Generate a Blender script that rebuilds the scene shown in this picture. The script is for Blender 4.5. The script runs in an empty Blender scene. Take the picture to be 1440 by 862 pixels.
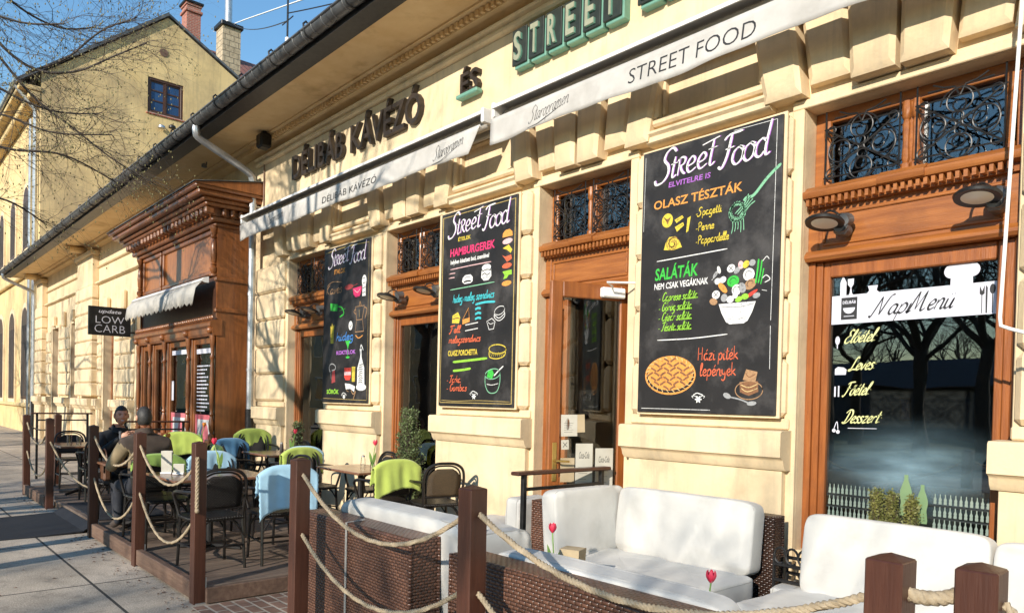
import bpy, bmesh, math, random
from mathutils import Vector, Matrix
R = math.radians
S = bpy.context.scene
COL = S.collection
random.seed(7)

# ------------------------------------------------------------------ camera, sky, sun, exposure
def make_camera():
    yaw, pitch, roll = R(41.65), R(-1.0), R(1.3)
    f0 = Vector((-math.cos(yaw), math.sin(yaw), 0)); r0 = Vector((math.sin(yaw), math.cos(yaw), 0)); u0 = Vector((0, 0, 1))
    f = f0*math.cos(pitch) + u0*math.sin(pitch)
    u = u0*math.cos(pitch) - f0*math.sin(pitch)
    rc = r0*math.cos(roll) + u*math.sin(roll)
    uc = u*math.cos(roll) - r0*math.sin(roll)
    cam = bpy.data.cameras.new('camera'); o = bpy.data.objects.new('camera', cam); COL.objects.link(o)
    m = Matrix((rc, uc, -f)).transposed().to_4x4(); m.translation = Vector((0, 0, 1.6))
    o.matrix_world = m
    cam.sensor_width = 36; cam.lens = 36*1040/1440; cam.shift_y = 153/1440
    cam.clip_start = .05; cam.clip_end = 2000
    S.camera = o
make_camera()
SUN_TRAVEL = Vector((-.34, 1, -.42)).normalized()
SUN_EL = math.asin(-SUN_TRAVEL.z)
w = bpy.data.worlds.new('World'); S.world = w; w.use_nodes = True
nt = w.node_tree; nt.nodes.clear()
sky = nt.nodes.new('ShaderNodeTexSky'); sky.sky_type = 'NISHITA'; sky.sun_disc = False
sky.sun_elevation = SUN_EL; sky.sun_rotation = math.atan2(-SUN_TRAVEL.x, -SUN_TRAVEL.y)
sky.air_density = 1.25; sky.dust_density = 0; sky.ozone_density = 1.7
bg = nt.nodes.new('ShaderNodeBackground'); bg.inputs[1].default_value = .15
wo = nt.nodes.new('ShaderNodeOutputWorld')
hsv = nt.nodes.new('ShaderNodeHueSaturation'); hsv.inputs['Saturation'].default_value = 1.25
nt.links.new(sky.outputs[0], hsv.inputs['Color']); nt.links.new(hsv.outputs[0], bg.inputs[0]); nt.links.new(bg.outputs[0], wo.inputs[0])
sl = bpy.data.lights.new('sun', 'SUN'); sl.energy = 4.3; sl.angle = R(.5); sl.color = (1, .92, .80)
so = bpy.data.objects.new('sun', sl); COL.objects.link(so)
so.rotation_euler = SUN_TRAVEL.to_track_quat('-Z', 'Y').to_euler(); so.location = (3, -15, 12)
S.view_settings.view_transform = 'Standard'; S.view_settings.look = 'None'
S.view_settings.exposure = .52; S.view_settings.gamma = 1; S.view_settings.use_curve_mapping = False
S.cycles.max_bounces = 8; S.cycles.transparent_max_bounces = 12
S.cycles.sample_clamp_indirect = 6; S.cycles.caustics_reflective = False; S.cycles.caustics_refractive = False

# ------------------------------------------------------------------ materials
def _n(nt, t, **kw):
    n = nt.nodes.new(t)
    for k, v in kw.items(): setattr(n, k, v)
    return n
MATS = {}
def mat(name, c1, c2=None, scale=8, stretch=(1, 1, 1), rough=.6, bump=0, bscale=60, metal=0, coat=0, coord='Object', spec=.5,
        c3=None, c3scale=1.5, c3lo=.5, c3hi=.7, detail=5, rnd=0, blo=.3, bhi=.7, rough2=None, sheen=0, streak=None):
    m = bpy.data.materials.new(name); m.use_nodes = True; nt = m.node_tree; L = nt.links.new
    p = nt.nodes['Principled BSDF']
    p.inputs['Roughness'].default_value = rough; p.inputs['Metallic'].default_value = metal
    p.inputs['Specular IOR Level'].default_value = spec
    if coat: p.inputs['Coat Weight'].default_value = coat; p.inputs['Coat Roughness'].default_value = .15
    if sheen: p.inputs['Sheen Weight'].default_value = sheen
    tc = _n(nt, 'ShaderNodeTexCoord'); mp = _n(nt, 'ShaderNodeMapping'); mp.inputs['Scale'].default_value = stretch
    vec = tc.outputs['UV' if coord == 'UV' else 'Object']
    L(vec, mp.inputs[0])
    out = None
    if c2:
        nz = _n(nt, 'ShaderNodeTexNoise'); nz.inputs['Scale'].default_value = scale; nz.inputs['Detail'].default_value = detail
        L(mp.outputs[0], nz.inputs[0])
        rp = _n(nt, 'ShaderNodeValToRGB'); rp.color_ramp.elements[0].position = blo; rp.color_ramp.elements[1].position = bhi
        rp.color_ramp.elements[0].color = (*c1, 1); rp.color_ramp.elements[1].color = (*c2, 1)
        L(nz.outputs[0], rp.inputs[0]); out = rp.outputs[0]
        if c3:
            n3 = _n(nt, 'ShaderNodeTexNoise'); n3.inputs['Scale'].default_value = c3scale; n3.inputs['Detail'].default_value = 8; n3.inputs['Roughness'].default_value = .65
            L(vec, n3.inputs[0])
            r3 = _n(nt, 'ShaderNodeMapRange'); r3.inputs[1].default_value = c3lo; r3.inputs[2].default_value = c3hi
            L(n3.outputs[0], r3.inputs[0])
            mx = _n(nt, 'ShaderNodeMix', data_type='RGBA'); mx.inputs['B'].default_value = (*c3, 1)
            L(r3.outputs[0], mx.inputs['Factor']); L(out, mx.inputs['A']); out = mx.outputs['Result']
    else:
        rg = _n(nt, 'ShaderNodeRGB'); rg.outputs[0].default_value = (*c1, 1); out = rg.outputs[0]
    if rnd:
        oi = _n(nt, 'ShaderNodeObjectInfo'); hs = _n(nt, 'ShaderNodeHueSaturation'); mr = _n(nt, 'ShaderNodeMapRange')
        mr.inputs[3].default_value = 1-rnd; mr.inputs[4].default_value = 1+rnd
        L(oi.outputs['Random'], mr.inputs[0]); L(mr.outputs[0], hs.inputs['Value']); L(out, hs.inputs['Color']); out = hs.outputs[0]
    if streak:
        ms = _n(nt, 'ShaderNodeMapping'); ms.inputs['Scale'].default_value = (5, 5, .35); L(vec, ms.inputs[0])
        ns = _n(nt, 'ShaderNodeTexNoise'); ns.inputs['Scale'].default_value = 1.6; ns.inputs['Detail'].default_value = 6; ns.inputs['Roughness'].default_value = .7; L(ms.outputs[0], ns.inputs[0])
        rs = _n(nt, 'ShaderNodeMapRange'); rs.inputs[1].default_value = .5; rs.inputs[2].default_value = .82; rs.inputs[4].default_value = .75; L(ns.outputs[0], rs.inputs[0])
        xs = _n(nt, 'ShaderNodeMix', data_type='RGBA'); xs.inputs['B'].default_value = (*streak, 1); L(rs.outputs[0], xs.inputs['Factor']); L(out, xs.inputs['A']); out = xs.outputs['Result']
    L(out, p.inputs['Base Color'])
    if rough2 is not None:
        nr = _n(nt, 'ShaderNodeTexNoise'); nr.inputs['Scale'].default_value = 6; L(vec, nr.inputs[0])
        m2 = _n(nt, 'ShaderNodeMapRange'); m2.inputs[1].default_value = .35; m2.inputs[2].default_value = .65
        m2.inputs[3].default_value = rough; m2.inputs[4].default_value = rough2
        L(nr.outputs[0], m2.inputs[0]); L(m2.outputs[0], p.inputs['Roughness'])
    if bump:
        nb = _n(nt, 'ShaderNodeTexNoise'); nb.inputs['Scale'].default_value = bscale; nb.inputs['Detail'].default_value = 4
        L(mp.outputs[0], nb.inputs[0]); bp = _n(nt, 'ShaderNodeBump'); bp.inputs['Strength'].default_value = bump; bp.inputs['Distance'].default_value = .02
        L(nb.outputs[0], bp.inputs['Height']); L(bp.outputs[0], p.inputs['Normal'])
    MATS[name] = m
    return m
def brickmat(name, c1, c2, mortar, bw, bh, ms, bump=.5, rough=.85, offset=.5, dist=.01, noise=.5, coat=0):
    m = bpy.data.materials.new(name); m.use_nodes = True; nt = m.node_tree; L = nt.links.new
    p = nt.nodes['Principled BSDF']; p.inputs['Roughness'].default_value = rough
    if coat: p.inputs['Coat Weight'].default_value = coat; p.inputs['Coat Roughness'].default_value = .3
    tc = _n(nt, 'ShaderNodeTexCoord'); b = _n(nt, 'ShaderNodeTexBrick'); b.offset = offset
    b.inputs['Color1'].default_value = (*c1, 1); b.inputs['Color2'].default_value = (*c2, 1); b.inputs['Mortar'].default_value = (*mortar, 1)
    b.inputs['Scale'].default_value = 1; b.inputs['Brick Width'].default_value = bw; b.inputs['Row Height'].default_value = bh
    b.inputs['Mortar Size'].default_value = ms; b.inputs['Mortar Smooth'].default_value = .4
    L(tc.outputs['UV'], b.inputs[0])
    nz = _n(nt, 'ShaderNodeTexNoise'); nz.inputs['Scale'].default_value = 9; nz.inputs['Detail'].default_value = 6; L(tc.outputs['UV'], nz.inputs[0])
    hs = _n(nt, 'ShaderNodeHueSaturation'); mr = _n(nt, 'ShaderNodeMapRange'); mr.inputs[1].default_value = .25; mr.inputs[2].default_value = .75
    mr.inputs[3].default_value = 1-noise; mr.inputs[4].default_value = 1+noise
    L(nz.outputs[0], mr.inputs[0]); L(mr.outputs[0], hs.inputs['Value']); L(b.outputs[0], hs.inputs['Color']); L(hs.outputs[0], p.inputs['Base Color'])
    bp = _n(nt, 'ShaderNodeBump'); bp.inputs['Strength'].default_value = bump; bp.inputs['Distance'].default_value = dist; bp.invert = True
    n2 = _n(nt, 'ShaderNodeTexNoise'); n2.inputs['Scale'].default_value = 90; L(tc.outputs['UV'], n2.inputs[0])
    ad = _n(nt, 'ShaderNodeMath', operation='MULTIPLY_ADD'); ad.inputs[1].default_value = .25; L(n2.outputs[0], ad.inputs[0]); L(b.outputs['Fac'], ad.inputs[2])
    L(ad.outputs[0], bp.inputs['Height']); L(bp.outputs[0], p.inputs['Normal'])
    MATS[name] = m
    return m
def weavemat(name, c1, c2, dark, w, h):
    """over-under weave from UVs: flat strips that dive under every other stake, slightly irregular"""
    m = bpy.data.materials.new(name); m.use_nodes = True; nt = m.node_tree; L = nt.links.new
    p = nt.nodes['Principled BSDF']; p.inputs['Roughness'].default_value = .3
    def M(op, a, b=None, c=None):
        n = _n(nt, 'ShaderNodeMath', operation=op)
        for k, v in enumerate((a, b, c)):
            if v is None: continue
            if isinstance(v, (int, float)): n.inputs[k].default_value = v
            else: L(v, n.inputs[k])
        return n.outputs[0]
    tc = _n(nt, 'ShaderNodeTexCoord'); nz = _n(nt, 'ShaderNodeTexNoise'); nz.inputs['Scale'].default_value = 7; nz.inputs['Detail'].default_value = 3; L(tc.outputs['UV'], nz.inputs[0])
    wv = _n(nt, 'ShaderNodeVectorMath', operation='MULTIPLY_ADD'); wv.inputs[1].default_value = (.022, .012, 0); L(nz.outputs['Color'], wv.inputs[0]); L(tc.outputs['UV'], wv.inputs[2])
    sx = _n(nt, 'ShaderNodeSeparateXYZ'); L(wv.outputs[0], sx.inputs[0])
    rv = M('DIVIDE', sx.outputs[1], h); row = M('FLOOR', rv); ph = M('MULTIPLY_ADD', row, .5, M('DIVIDE', sx.outputs[0], w))
    s = M('ABSOLUTE', M('SINE', M('MULTIPLY', ph, math.pi))); v = M('ABSOLUTE', M('SINE', M('MULTIPLY', rv, math.pi)))
    hgt = M('MULTIPLY', M('POWER', s, .6), M('POWER', v, .5))
    wn = _n(nt, 'ShaderNodeTexWhiteNoise', noise_dimensions='2D'); cb = _n(nt, 'ShaderNodeCombineXYZ'); L(M('FLOOR', ph), cb.inputs[0]); L(row, cb.inputs[1]); L(cb.outputs[0], wn.inputs[0])
    mx = _n(nt, 'ShaderNodeMix', data_type='RGBA'); mx.inputs['A'].default_value = (*c2, 1); mx.inputs['B'].default_value = (*c1, 1); L(wn.outputs[0], mx.inputs['Factor'])
    n2 = _n(nt, 'ShaderNodeTexNoise'); n2.inputs['Scale'].default_value = 2.6; n2.inputs['Detail'].default_value = 6; L(tc.outputs['UV'], n2.inputs[0])
    hs = _n(nt, 'ShaderNodeHueSaturation'); L(M('MULTIPLY_ADD', n2.outputs[0], 1.6, .2), hs.inputs['Value']); L(mx.outputs['Result'], hs.inputs['Color'])
    gp = _n(nt, 'ShaderNodeMapRange'); gp.inputs[1].default_value = .05; gp.inputs[2].default_value = .38; L(hgt, gp.inputs[0])
    m3 = _n(nt, 'ShaderNodeMix', data_type='RGBA'); m3.inputs['A'].default_value = (*dark, 1); L(gp.outputs[0], m3.inputs['Factor']); L(hs.outputs[0], m3.inputs['B']); L(m3.outputs['Result'], p.inputs['Base Color'])
    bp = _n(nt, 'ShaderNodeBump'); bp.inputs['Strength'].default_value = 1; bp.inputs['Distance'].default_value = h*.5; L(hgt, bp.inputs['Height']); L(bp.outputs[0], p.inputs['Normal'])
    MATS[name] = m
    return m
def glassmat(name, tint=(.75, .8, .82), base=.06):
    m = bpy.data.materials.new(name); m.use_nodes = True; nt = m.node_tree; L = nt.links.new; nt.nodes.clear()
    o = _n(nt, 'ShaderNodeOutputMaterial'); mx = _n(nt, 'ShaderNodeMixShader'); tr = _n(nt, 'ShaderNodeBsdfTransparent'); gl = _n(nt, 'ShaderNodeBsdfGlossy')
    tr.inputs[0].default_value = (*tint, 1); gl.inputs['Roughness'].default_value = .01; gl.inputs[0].default_value = (1, 1, 1, 1)
    fr = _n(nt, 'ShaderNodeFresnel'); fr.inputs[0].default_value = 1.25
    mr = _n(nt, 'ShaderNodeMapRange'); mr.inputs[3].default_value = base; mr.inputs[4].default_value = 1
    tcn = _n(nt, 'ShaderNodeTexCoord'); nz = _n(nt, 'ShaderNodeTexNoise'); nz.inputs['Scale'].default_value = 1.3; L(tcn.outputs['Object'], nz.inputs[0])
    bp = _n(nt, 'ShaderNodeBump'); bp.inputs['Strength'].default_value = .04; bp.inputs['Distance'].default_value = .05
    L(nz.outputs[0], bp.inputs['Height']); L(bp.outputs[0], gl.inputs['Normal'])
    L(fr.outputs[0], mr.inputs[0]); L(mr.outputs[0], mx.inputs[0]); L(tr.outputs[0], mx.inputs[1]); L(gl.outputs[0], mx.inputs[2]); L(mx.outputs[0], o.inputs[0])
    MATS[name] = m
    return m

mat('stucco', (.71, .545, .335), (.80, .635, .405), scale=3, rough=.88, bump=.12, bscale=45, c3=(.46, .355, .22), c3scale=1.6, c3lo=.48, c3hi=.8, streak=(.42, .34, .24))
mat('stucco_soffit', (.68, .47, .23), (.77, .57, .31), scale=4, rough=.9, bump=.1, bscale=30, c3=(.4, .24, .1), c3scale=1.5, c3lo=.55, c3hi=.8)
mat('stucco_old', (.66, .48, .22), (.79, .59, .29), scale=1.1, rough=.92, bump=.2, bscale=20, c3=(.34, .25, .14), c3scale=.5, c3lo=.44, c3hi=.72, streak=(.26, .20, .12))
mat('wood', (.215, .060, .012), (.36, .112, .023), scale=3, stretch=(9, 9, .8), rough=.42, bump=.15, bscale=16, coat=.25, c3=(.16, .05, .014), c3scale=2.2, c3lo=.52, c3hi=.8)
mat('wood_h', (.24, .074, .016), (.40, .14, .031), scale=3, stretch=(.8, 9, 9), rough=.42, bump=.15, bscale=16, coat=.25, c3=(.17, .055, .015), c3scale=2.2, c3lo=.52, c3hi=.8)
mat('wood_bay', (.17, .058, .016), (.29, .10, .028), scale=3, stretch=(8, 8, .8), rough=.4, bump=.15, bscale=16, coat=.25, c3=(.1, .03, .01), c3scale=2.0, c3lo=.5, c3hi=.8)
mat('wood_bay_panel', (.27, .09, .024), (.40, .15, .04), scale=3, stretch=(8, 8, .8), rough=.45, bump=.15, bscale=16, coat=.2)
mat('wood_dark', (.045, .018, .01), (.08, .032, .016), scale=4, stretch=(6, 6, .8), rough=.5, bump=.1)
mat('post_wood', (.055, .020, .012), (.09, .033, .019), scale=4, stretch=(10, 10, .7), rough=.38, bump=.12, bscale=18, c3=(.06, .02, .012), c3scale=3, rnd=.1)
mat('deck_wood', (.12, .085, .065), (.24, .175, .13), scale=3, stretch=(10, .7, 10), rough=.65, bump=.3, bscale=14, c3=(.07, .045, .035), c3scale=2, c3lo=.5, c3hi=.75)
mat('kerb_wood', (.11, .06, .04), (.2, .125, .085), scale=3, stretch=(.7, 9, 9), rough=.7, bump=.3, bscale=14, c3=(.06, .035, .025), c3scale=2.5, c3lo=.5, c3hi=.8)
mat('table_wood', (.17, .075, .04), (.27, .13, .07), scale=4, stretch=(8, .8, 8), rough=.25, coat=.5, rough2=.4)
mat('zinc', (.42, .43, .45), (.6, .61, .62), scale=7, rough=.38, metal=.75, bump=.1, bscale=12, c3=(.25, .25, .26), c3scale=3, c3lo=.5, c3hi=.8)
mat('zinc_dark', (.10, .10, .10), (.22, .22, .22), scale=5, rough=.5, metal=.6, bump=.1, bscale=12)
mat('iron', (.012, .012, .013), (.03, .028, .027), scale=20, rough=.42, metal=.3)
mat('black_paint', (.008, .008, .009), (.018, .018, .018), scale=12, rough=.42, spec=.35)
mat('white_metal', (.72, .71, .69), (.82, .81, .79), scale=6, rough=.4)
mat('awning_cloth', (.45, .425, .39), (.57, .545, .505), scale=5, rough=.85, bump=.12, bscale=9, c3=(.33, .305, .27), c3scale=1.6, c3lo=.5, c3hi=.8)
mat('bay_cloth', (.42, .395, .35), (.54, .51, .46), scale=5, rough=.9, bump=.15, bscale=10)
mat('board', (.009, .0075, .0075), (.015, .0125, .012), scale=4, rough=.5, c3=(.12, .11, .105), c3scale=2.2, c3lo=.5, c3hi=.85, rough2=.65)
for k, c in dict(white=(.80, .79, .76), lime=(.30, .62, .05), green=(.05, .5, .06), yellow=(.72, .55, .06), orange=(.8, .33, .07), red=(.7, .06, .04),
                 pink=(.75, .04, .16), violet=(.42, .14, .55), cyan=(.06, .5, .55), blue=(.06, .22, .55), cream=(.75, .55, .25), brown=(.24, .11, .05),
                 gold=(.5, .36, .12), grey=(.35, .35, .35), mint=(.22, .5, .3), dred=(.35, .05, .05), palepink=(.8, .5, .5), coral=(.72, .14, .06), tan=(.42, .24, .12)).items():
    mat('chalk_'+k, tuple(x*.35+.01 for x in c), tuple(x*.92 for x in c), scale=80, rough=.9, blo=.28, bhi=.46, detail=8)
mat('letter_dark', (.018, .013, .010), (.045, .03, .02), scale=14, rough=.55, bump=.1)
mat('letter_green', (.12, .29, .22), (.17, .35, .27), scale=10, rough=.5)
mat('letter_pale', (.26, .28, .20), (.34, .35, .26), scale=10, rough=.5)
mat('letter_tile', (.014, .020, .017), (.026, .034, .029), scale=14, rough=.5)
mat('ink', (.02, .02, .022), rough=.6)
mat('film_white', (.58, .58, .66), (.66, .66, .73), scale=3, rough=.5)
mat('film_yellow', (.62, .62, .26), (.72, .72, .34), scale=8, rough=.5)
mat('film_bottle', (.16, .22, .19), (.26, .31, .26), scale=5, rough=.5)
mat('film_dark', (.014, .018, .018), rough=.5)
mat('film_blue', (.16, .38, .6), (.3, .52, .7), scale=14, rough=.4)
mat('bottle_green', (.16, .26, .13), (.24, .33, .17), scale=6, rough=.25)
mat('paper', (.50, .47, .39), (.60, .57, .49), scale=5, rough=.8)
mat('paper_cream', (.42, .32, .18), (.54, .43, .28), scale=8, rough=.8)
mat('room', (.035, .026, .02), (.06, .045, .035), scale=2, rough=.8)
mat('room_item', (.12, .06, .035), (.2, .12, .08), scale=4, rough=.6)
mat('brass', (.55, .36, .1), (.65, .45, .16), scale=8, rough=.3, metal=.9)
mat('cushion', (.54, .52, .48), (.62, .60, .555), scale=3, rough=.9, bump=.35, bscale=6, c3=(.44, .42, .37), c3scale=2.2, c3lo=.5, c3hi=.8, sheen=.1)
mat('piping', (.40, .385, .35), (.48, .46, .42), scale=20, rough=.9)
mat('rope', (.33, .25, .155), (.46, .365, .245), scale=40, rough=.85, bump=.3, bscale=150)
mat('rattan', (.010, .008, .007), (.020, .016, .014), scale=14, rough=.3)
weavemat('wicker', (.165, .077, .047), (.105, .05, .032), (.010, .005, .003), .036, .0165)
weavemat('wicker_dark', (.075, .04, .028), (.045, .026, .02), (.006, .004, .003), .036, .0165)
weavemat('seat_weave', (.014, .011, .009), (.010, .008, .007), (.003, .003, .002), .024, .012)
weavemat('back_weave_tan', (.115, .075, .036), (.085, .055, .028), (.02, .012, .008), .016, .008)
for k, c in dict(lime=(.43, .52, .10), green=(.24, .38, .08), sky=(.33, .53, .66), blue=(.12, .29, .47)).items():  # green is darkened to carry the shade on one blanket
    mat('blanket_'+k, c, tuple(min(1, x*1.15) for x in c), scale=10, rough=.95, bump=.10, bscale=120, sheen=.3)
mat('tulip_red', (.65, .02, .06), (.8, .06, .12), scale=20, rough=.5)
mat('tulip_orange', (.75, .2, .03), (.8, .35, .06), scale=20, rough=.5)
mat('stem', (.16, .30, .06), (.24, .40, .1), scale=20, rough=.6)
mat('stem_pale', (.45, .55, .18), (.5, .6, .22), scale=20, rough=.6)
mat('leaf', (.075, .11, .035), (.17, .22, .08), scale=14, rough=.6, rnd=.1)
mat('leaf_gold', (.10, .12, .03), (.22, .2, .05), scale=14, rough=.6)
mat('pot', (.05, .04, .035), (.08, .06, .05), scale=6, rough=.6)
mat('bark', (.055, .042, .032), (.11, .088, .07), scale=10, stretch=(4, 4, .8), rough=.9, bump=.5, bscale=14)
mat('twig', (.06, .045, .034), (.10, .075, .055), scale=10, rough=.85)
mat('bud', (.16, .15, .05), (.24, .2, .08), scale=10, rough=.7)
mat('asphalt', (.045, .045, .047), (.065, .064, .062), scale=40, rough=.9, bump=.2, bscale=200)
mat('grass', (.05, .075, .025), (.09, .11, .04), scale=3, rough=.95, bump=.3)
mat('kerbstone', (.28, .27, .25), (.36, .34, .31), scale=10, rough=.85, bump=.2)
mat('mat_rubber', (.008, .009, .014), (.014, .016, .022), scale=20, rough=.85, bump=.2, bscale=150)
brickmat('pavers', (.15, .085, .06), (.21, .125, .09), (.34, .30, .25), .20, .10, .012, bump=.6, noise=.35)
brickmat('brick_red', (.42, .13, .085), (.34, .10, .07), (.38, .30, .25), .28, .085, .012, noise=.25)
brickmat('brick_pale', (.50, .40, .27), (.42, .33, .22), (.2, .16, .11), .42, .26, .02, noise=.3)
brickmat('tiles', (.30, .12, .085), (.22, .085, .065), (.07, .035, .03), .24, .34, .03, noise=.3, dist=.03)
mat('skin', (.48, .24, .15), (.55, .29, .19), scale=8, rough=.5)
mat('skin_red', (.5, .21, .135), (.55, .25, .165), scale=8, rough=.5)
mat('hair', (.012, .009, .008), (.025, .018, .015), scale=40, rough=.5)
mat('hair_grey', (.015, .013, .012), (.05, .045, .04), scale=40, rough=.6)
mat('jacket_black', (.008, .008, .009), (.016, .016, .018), scale=10, rough=.75)
mat('jacket_brown', (.055, .038, .028), (.085, .06, .044), scale=14, rough=.85)
mat('sleeve_tan', (.22, .165, .09), (.28, .21, .12), scale=10, rough=.8)
mat('trousers', (.015, .017, .025), (.03, .032, .04), scale=10, rough=.85)
mat('leather', (.10, .045, .025), (.14, .065, .035), scale=14, rough=.4)
mat('glass_dark', (.02, .05, .12), (.03, .08, .2), scale=.8, rough=.05)
mat('lamp_lens', (.72, .68, .58), (.82, .78, .68), scale=3, rough=.3)
mat('poster_pink', (.55, .10, .13), (.65, .2, .22), scale=3, rough=.5)
mat('poster_white', (.6, .58, .56), (.68, .66, .64), scale=3, rough=.5)
mat('white_wire', (.75, .75, .77), rough=.4)
mat('slate', (.085, .09, .10), (.13, .135, .15), scale=2, rough=.9)
mat('vapour', (.8, .82, .85), rough=1)
glassmat('glass', (.72, .78, .80), .085)
glassmat('glass_clear', (.94, .95, .95), .03)

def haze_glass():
    """the menu pane: same glass with a painted bluish haze standing in for reflected light, low on the left"""
    m = MATS['glass'].copy(); m.name = 'glass_painted_glow'; nt = m.node_tree; L = nt.links.new
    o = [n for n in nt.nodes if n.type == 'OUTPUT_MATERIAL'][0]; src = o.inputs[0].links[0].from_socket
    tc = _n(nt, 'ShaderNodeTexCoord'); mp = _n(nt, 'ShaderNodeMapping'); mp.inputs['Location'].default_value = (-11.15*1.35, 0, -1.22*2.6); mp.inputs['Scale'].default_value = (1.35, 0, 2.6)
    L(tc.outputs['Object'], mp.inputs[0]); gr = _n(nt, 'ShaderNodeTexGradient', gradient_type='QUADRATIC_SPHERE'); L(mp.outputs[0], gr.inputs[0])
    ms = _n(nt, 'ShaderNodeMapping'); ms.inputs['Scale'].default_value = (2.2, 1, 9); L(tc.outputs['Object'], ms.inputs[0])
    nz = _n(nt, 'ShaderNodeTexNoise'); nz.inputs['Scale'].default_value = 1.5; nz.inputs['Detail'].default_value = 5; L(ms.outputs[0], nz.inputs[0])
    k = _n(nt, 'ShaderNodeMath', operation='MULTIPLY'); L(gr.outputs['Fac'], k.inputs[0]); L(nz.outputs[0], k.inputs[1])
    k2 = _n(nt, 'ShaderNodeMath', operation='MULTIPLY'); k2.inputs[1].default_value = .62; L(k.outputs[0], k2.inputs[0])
    df = _n(nt, 'ShaderNodeBsdfDiffuse'); df.inputs[0].default_value = (.42, .62, .72, 1)  # pale blue diffuse paints the reflected glow into the pane
    mx = _n(nt, 'ShaderNodeMixShader'); L(k2.outputs[0], mx.inputs[0]); L(src, mx.inputs[1]); L(df.outputs[0], mx.inputs[2]); L(mx.outputs[0], o.inputs[0]); MATS['glass_painted_glow'] = m
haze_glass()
def slab_mat():
    m = bpy.data.materials.new('pavement'); m.use_nodes = True; nt = m.node_tree; L = nt.links.new
    p = nt.nodes['Principled BSDF']; p.inputs['Roughness'].default_value = .85
    tc = _n(nt, 'ShaderNodeTexCoord'); b = _n(nt, 'ShaderNodeTexBrick'); b.offset = 0
    b.inputs['Color1'].default_value = (.49, .405, .315, 1); b.inputs['Color2'].default_value = (.42, .35, .27, 1); b.inputs['Mortar'].default_value = (.05, .043, .036, 1)
    b.inputs['Scale'].default_value = 1; b.inputs['Brick Width'].default_value = 2.05; b.inputs['Row Height'].default_value = 1.45; b.inputs['Mortar Size'].default_value = .012
    mp = _n(nt, 'ShaderNodeMapping'); mp.inputs['Location'].default_value = (.78, -.05, 0)
    L(tc.outputs['UV'], mp.inputs[0]); L(mp.outputs[0], b.inputs[0])
    n1 = _n(nt, 'ShaderNodeTexNoise'); n1.inputs['Scale'].default_value = 1.2; n1.inputs['Detail'].default_value = 7; n1.inputs['Roughness'].default_value = .7; L(tc.outputs['UV'], n1.inputs[0])
    n2 = _n(nt, 'ShaderNodeTexNoise'); n2.inputs['Scale'].default_value = 85; n2.inputs['Detail'].default_value = 3; L(tc.outputs['UV'], n2.inputs[0])
    v = _n(nt, 'ShaderNodeMath', operation='MULTIPLY'); L(n1.outputs[0], v.inputs[0]); L(n2.outputs[0], v.inputs[1])
    mr = _n(nt, 'ShaderNodeMapRange'); mr.inputs[1].default_value = .1; mr.inputs[2].default_value = .42; mr.inputs[3].default_value = .5; mr.inputs[4].default_value = 1.6
    L(v.outputs[0], mr.inputs[0]); hs = _n(nt, 'ShaderNodeHueSaturation'); L(mr.outputs[0], hs.inputs['Value']); L(b.outputs[0], hs.inputs['Color']); L(hs.outputs[0], p.inputs['Base Color'])
    n3 = _n(nt, 'ShaderNodeTexNoise'); n3.inputs['Scale'].default_value = 5; n3.inputs['Detail'].default_value = 9; n3.inputs['Roughness'].default_value = .75; L(tc.outputs['UV'], n3.inputs[0])
    r3 = _n(nt, 'ShaderNodeMapRange'); r3.inputs[1].default_value = .52; r3.inputs[2].default_value = .66; r3.inputs[4].default_value = .55; L(n3.outputs[0], r3.inputs[0])
    m3 = _n(nt, 'ShaderNodeMix', data_type='RGBA'); m3.inputs['B'].default_value = (.13, .11, .09, 1); L(r3.outputs[0], m3.inputs['Factor']); L(hs.outputs[0], m3.inputs['A']); L(m3.outputs['Result'], p.inputs['Base Color'])
    bp = _n(nt, 'ShaderNodeBump'); bp.inputs['Strength'].default_value = .45; bp.inputs['Distance'].default_value = .008
    ad = _n(nt, 'ShaderNodeMath', operation='MULTIPLY_ADD'); ad.inputs[1].default_value = -2; L(b.outputs['Fac'], ad.inputs[0]); L(n2.outputs[0], ad.inputs[2])
    L(ad.outputs[0], bp.inputs['Height']); L(bp.outputs[0], p.inputs['Normal'])
    MATS['pavement'] = m
slab_mat()

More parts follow.
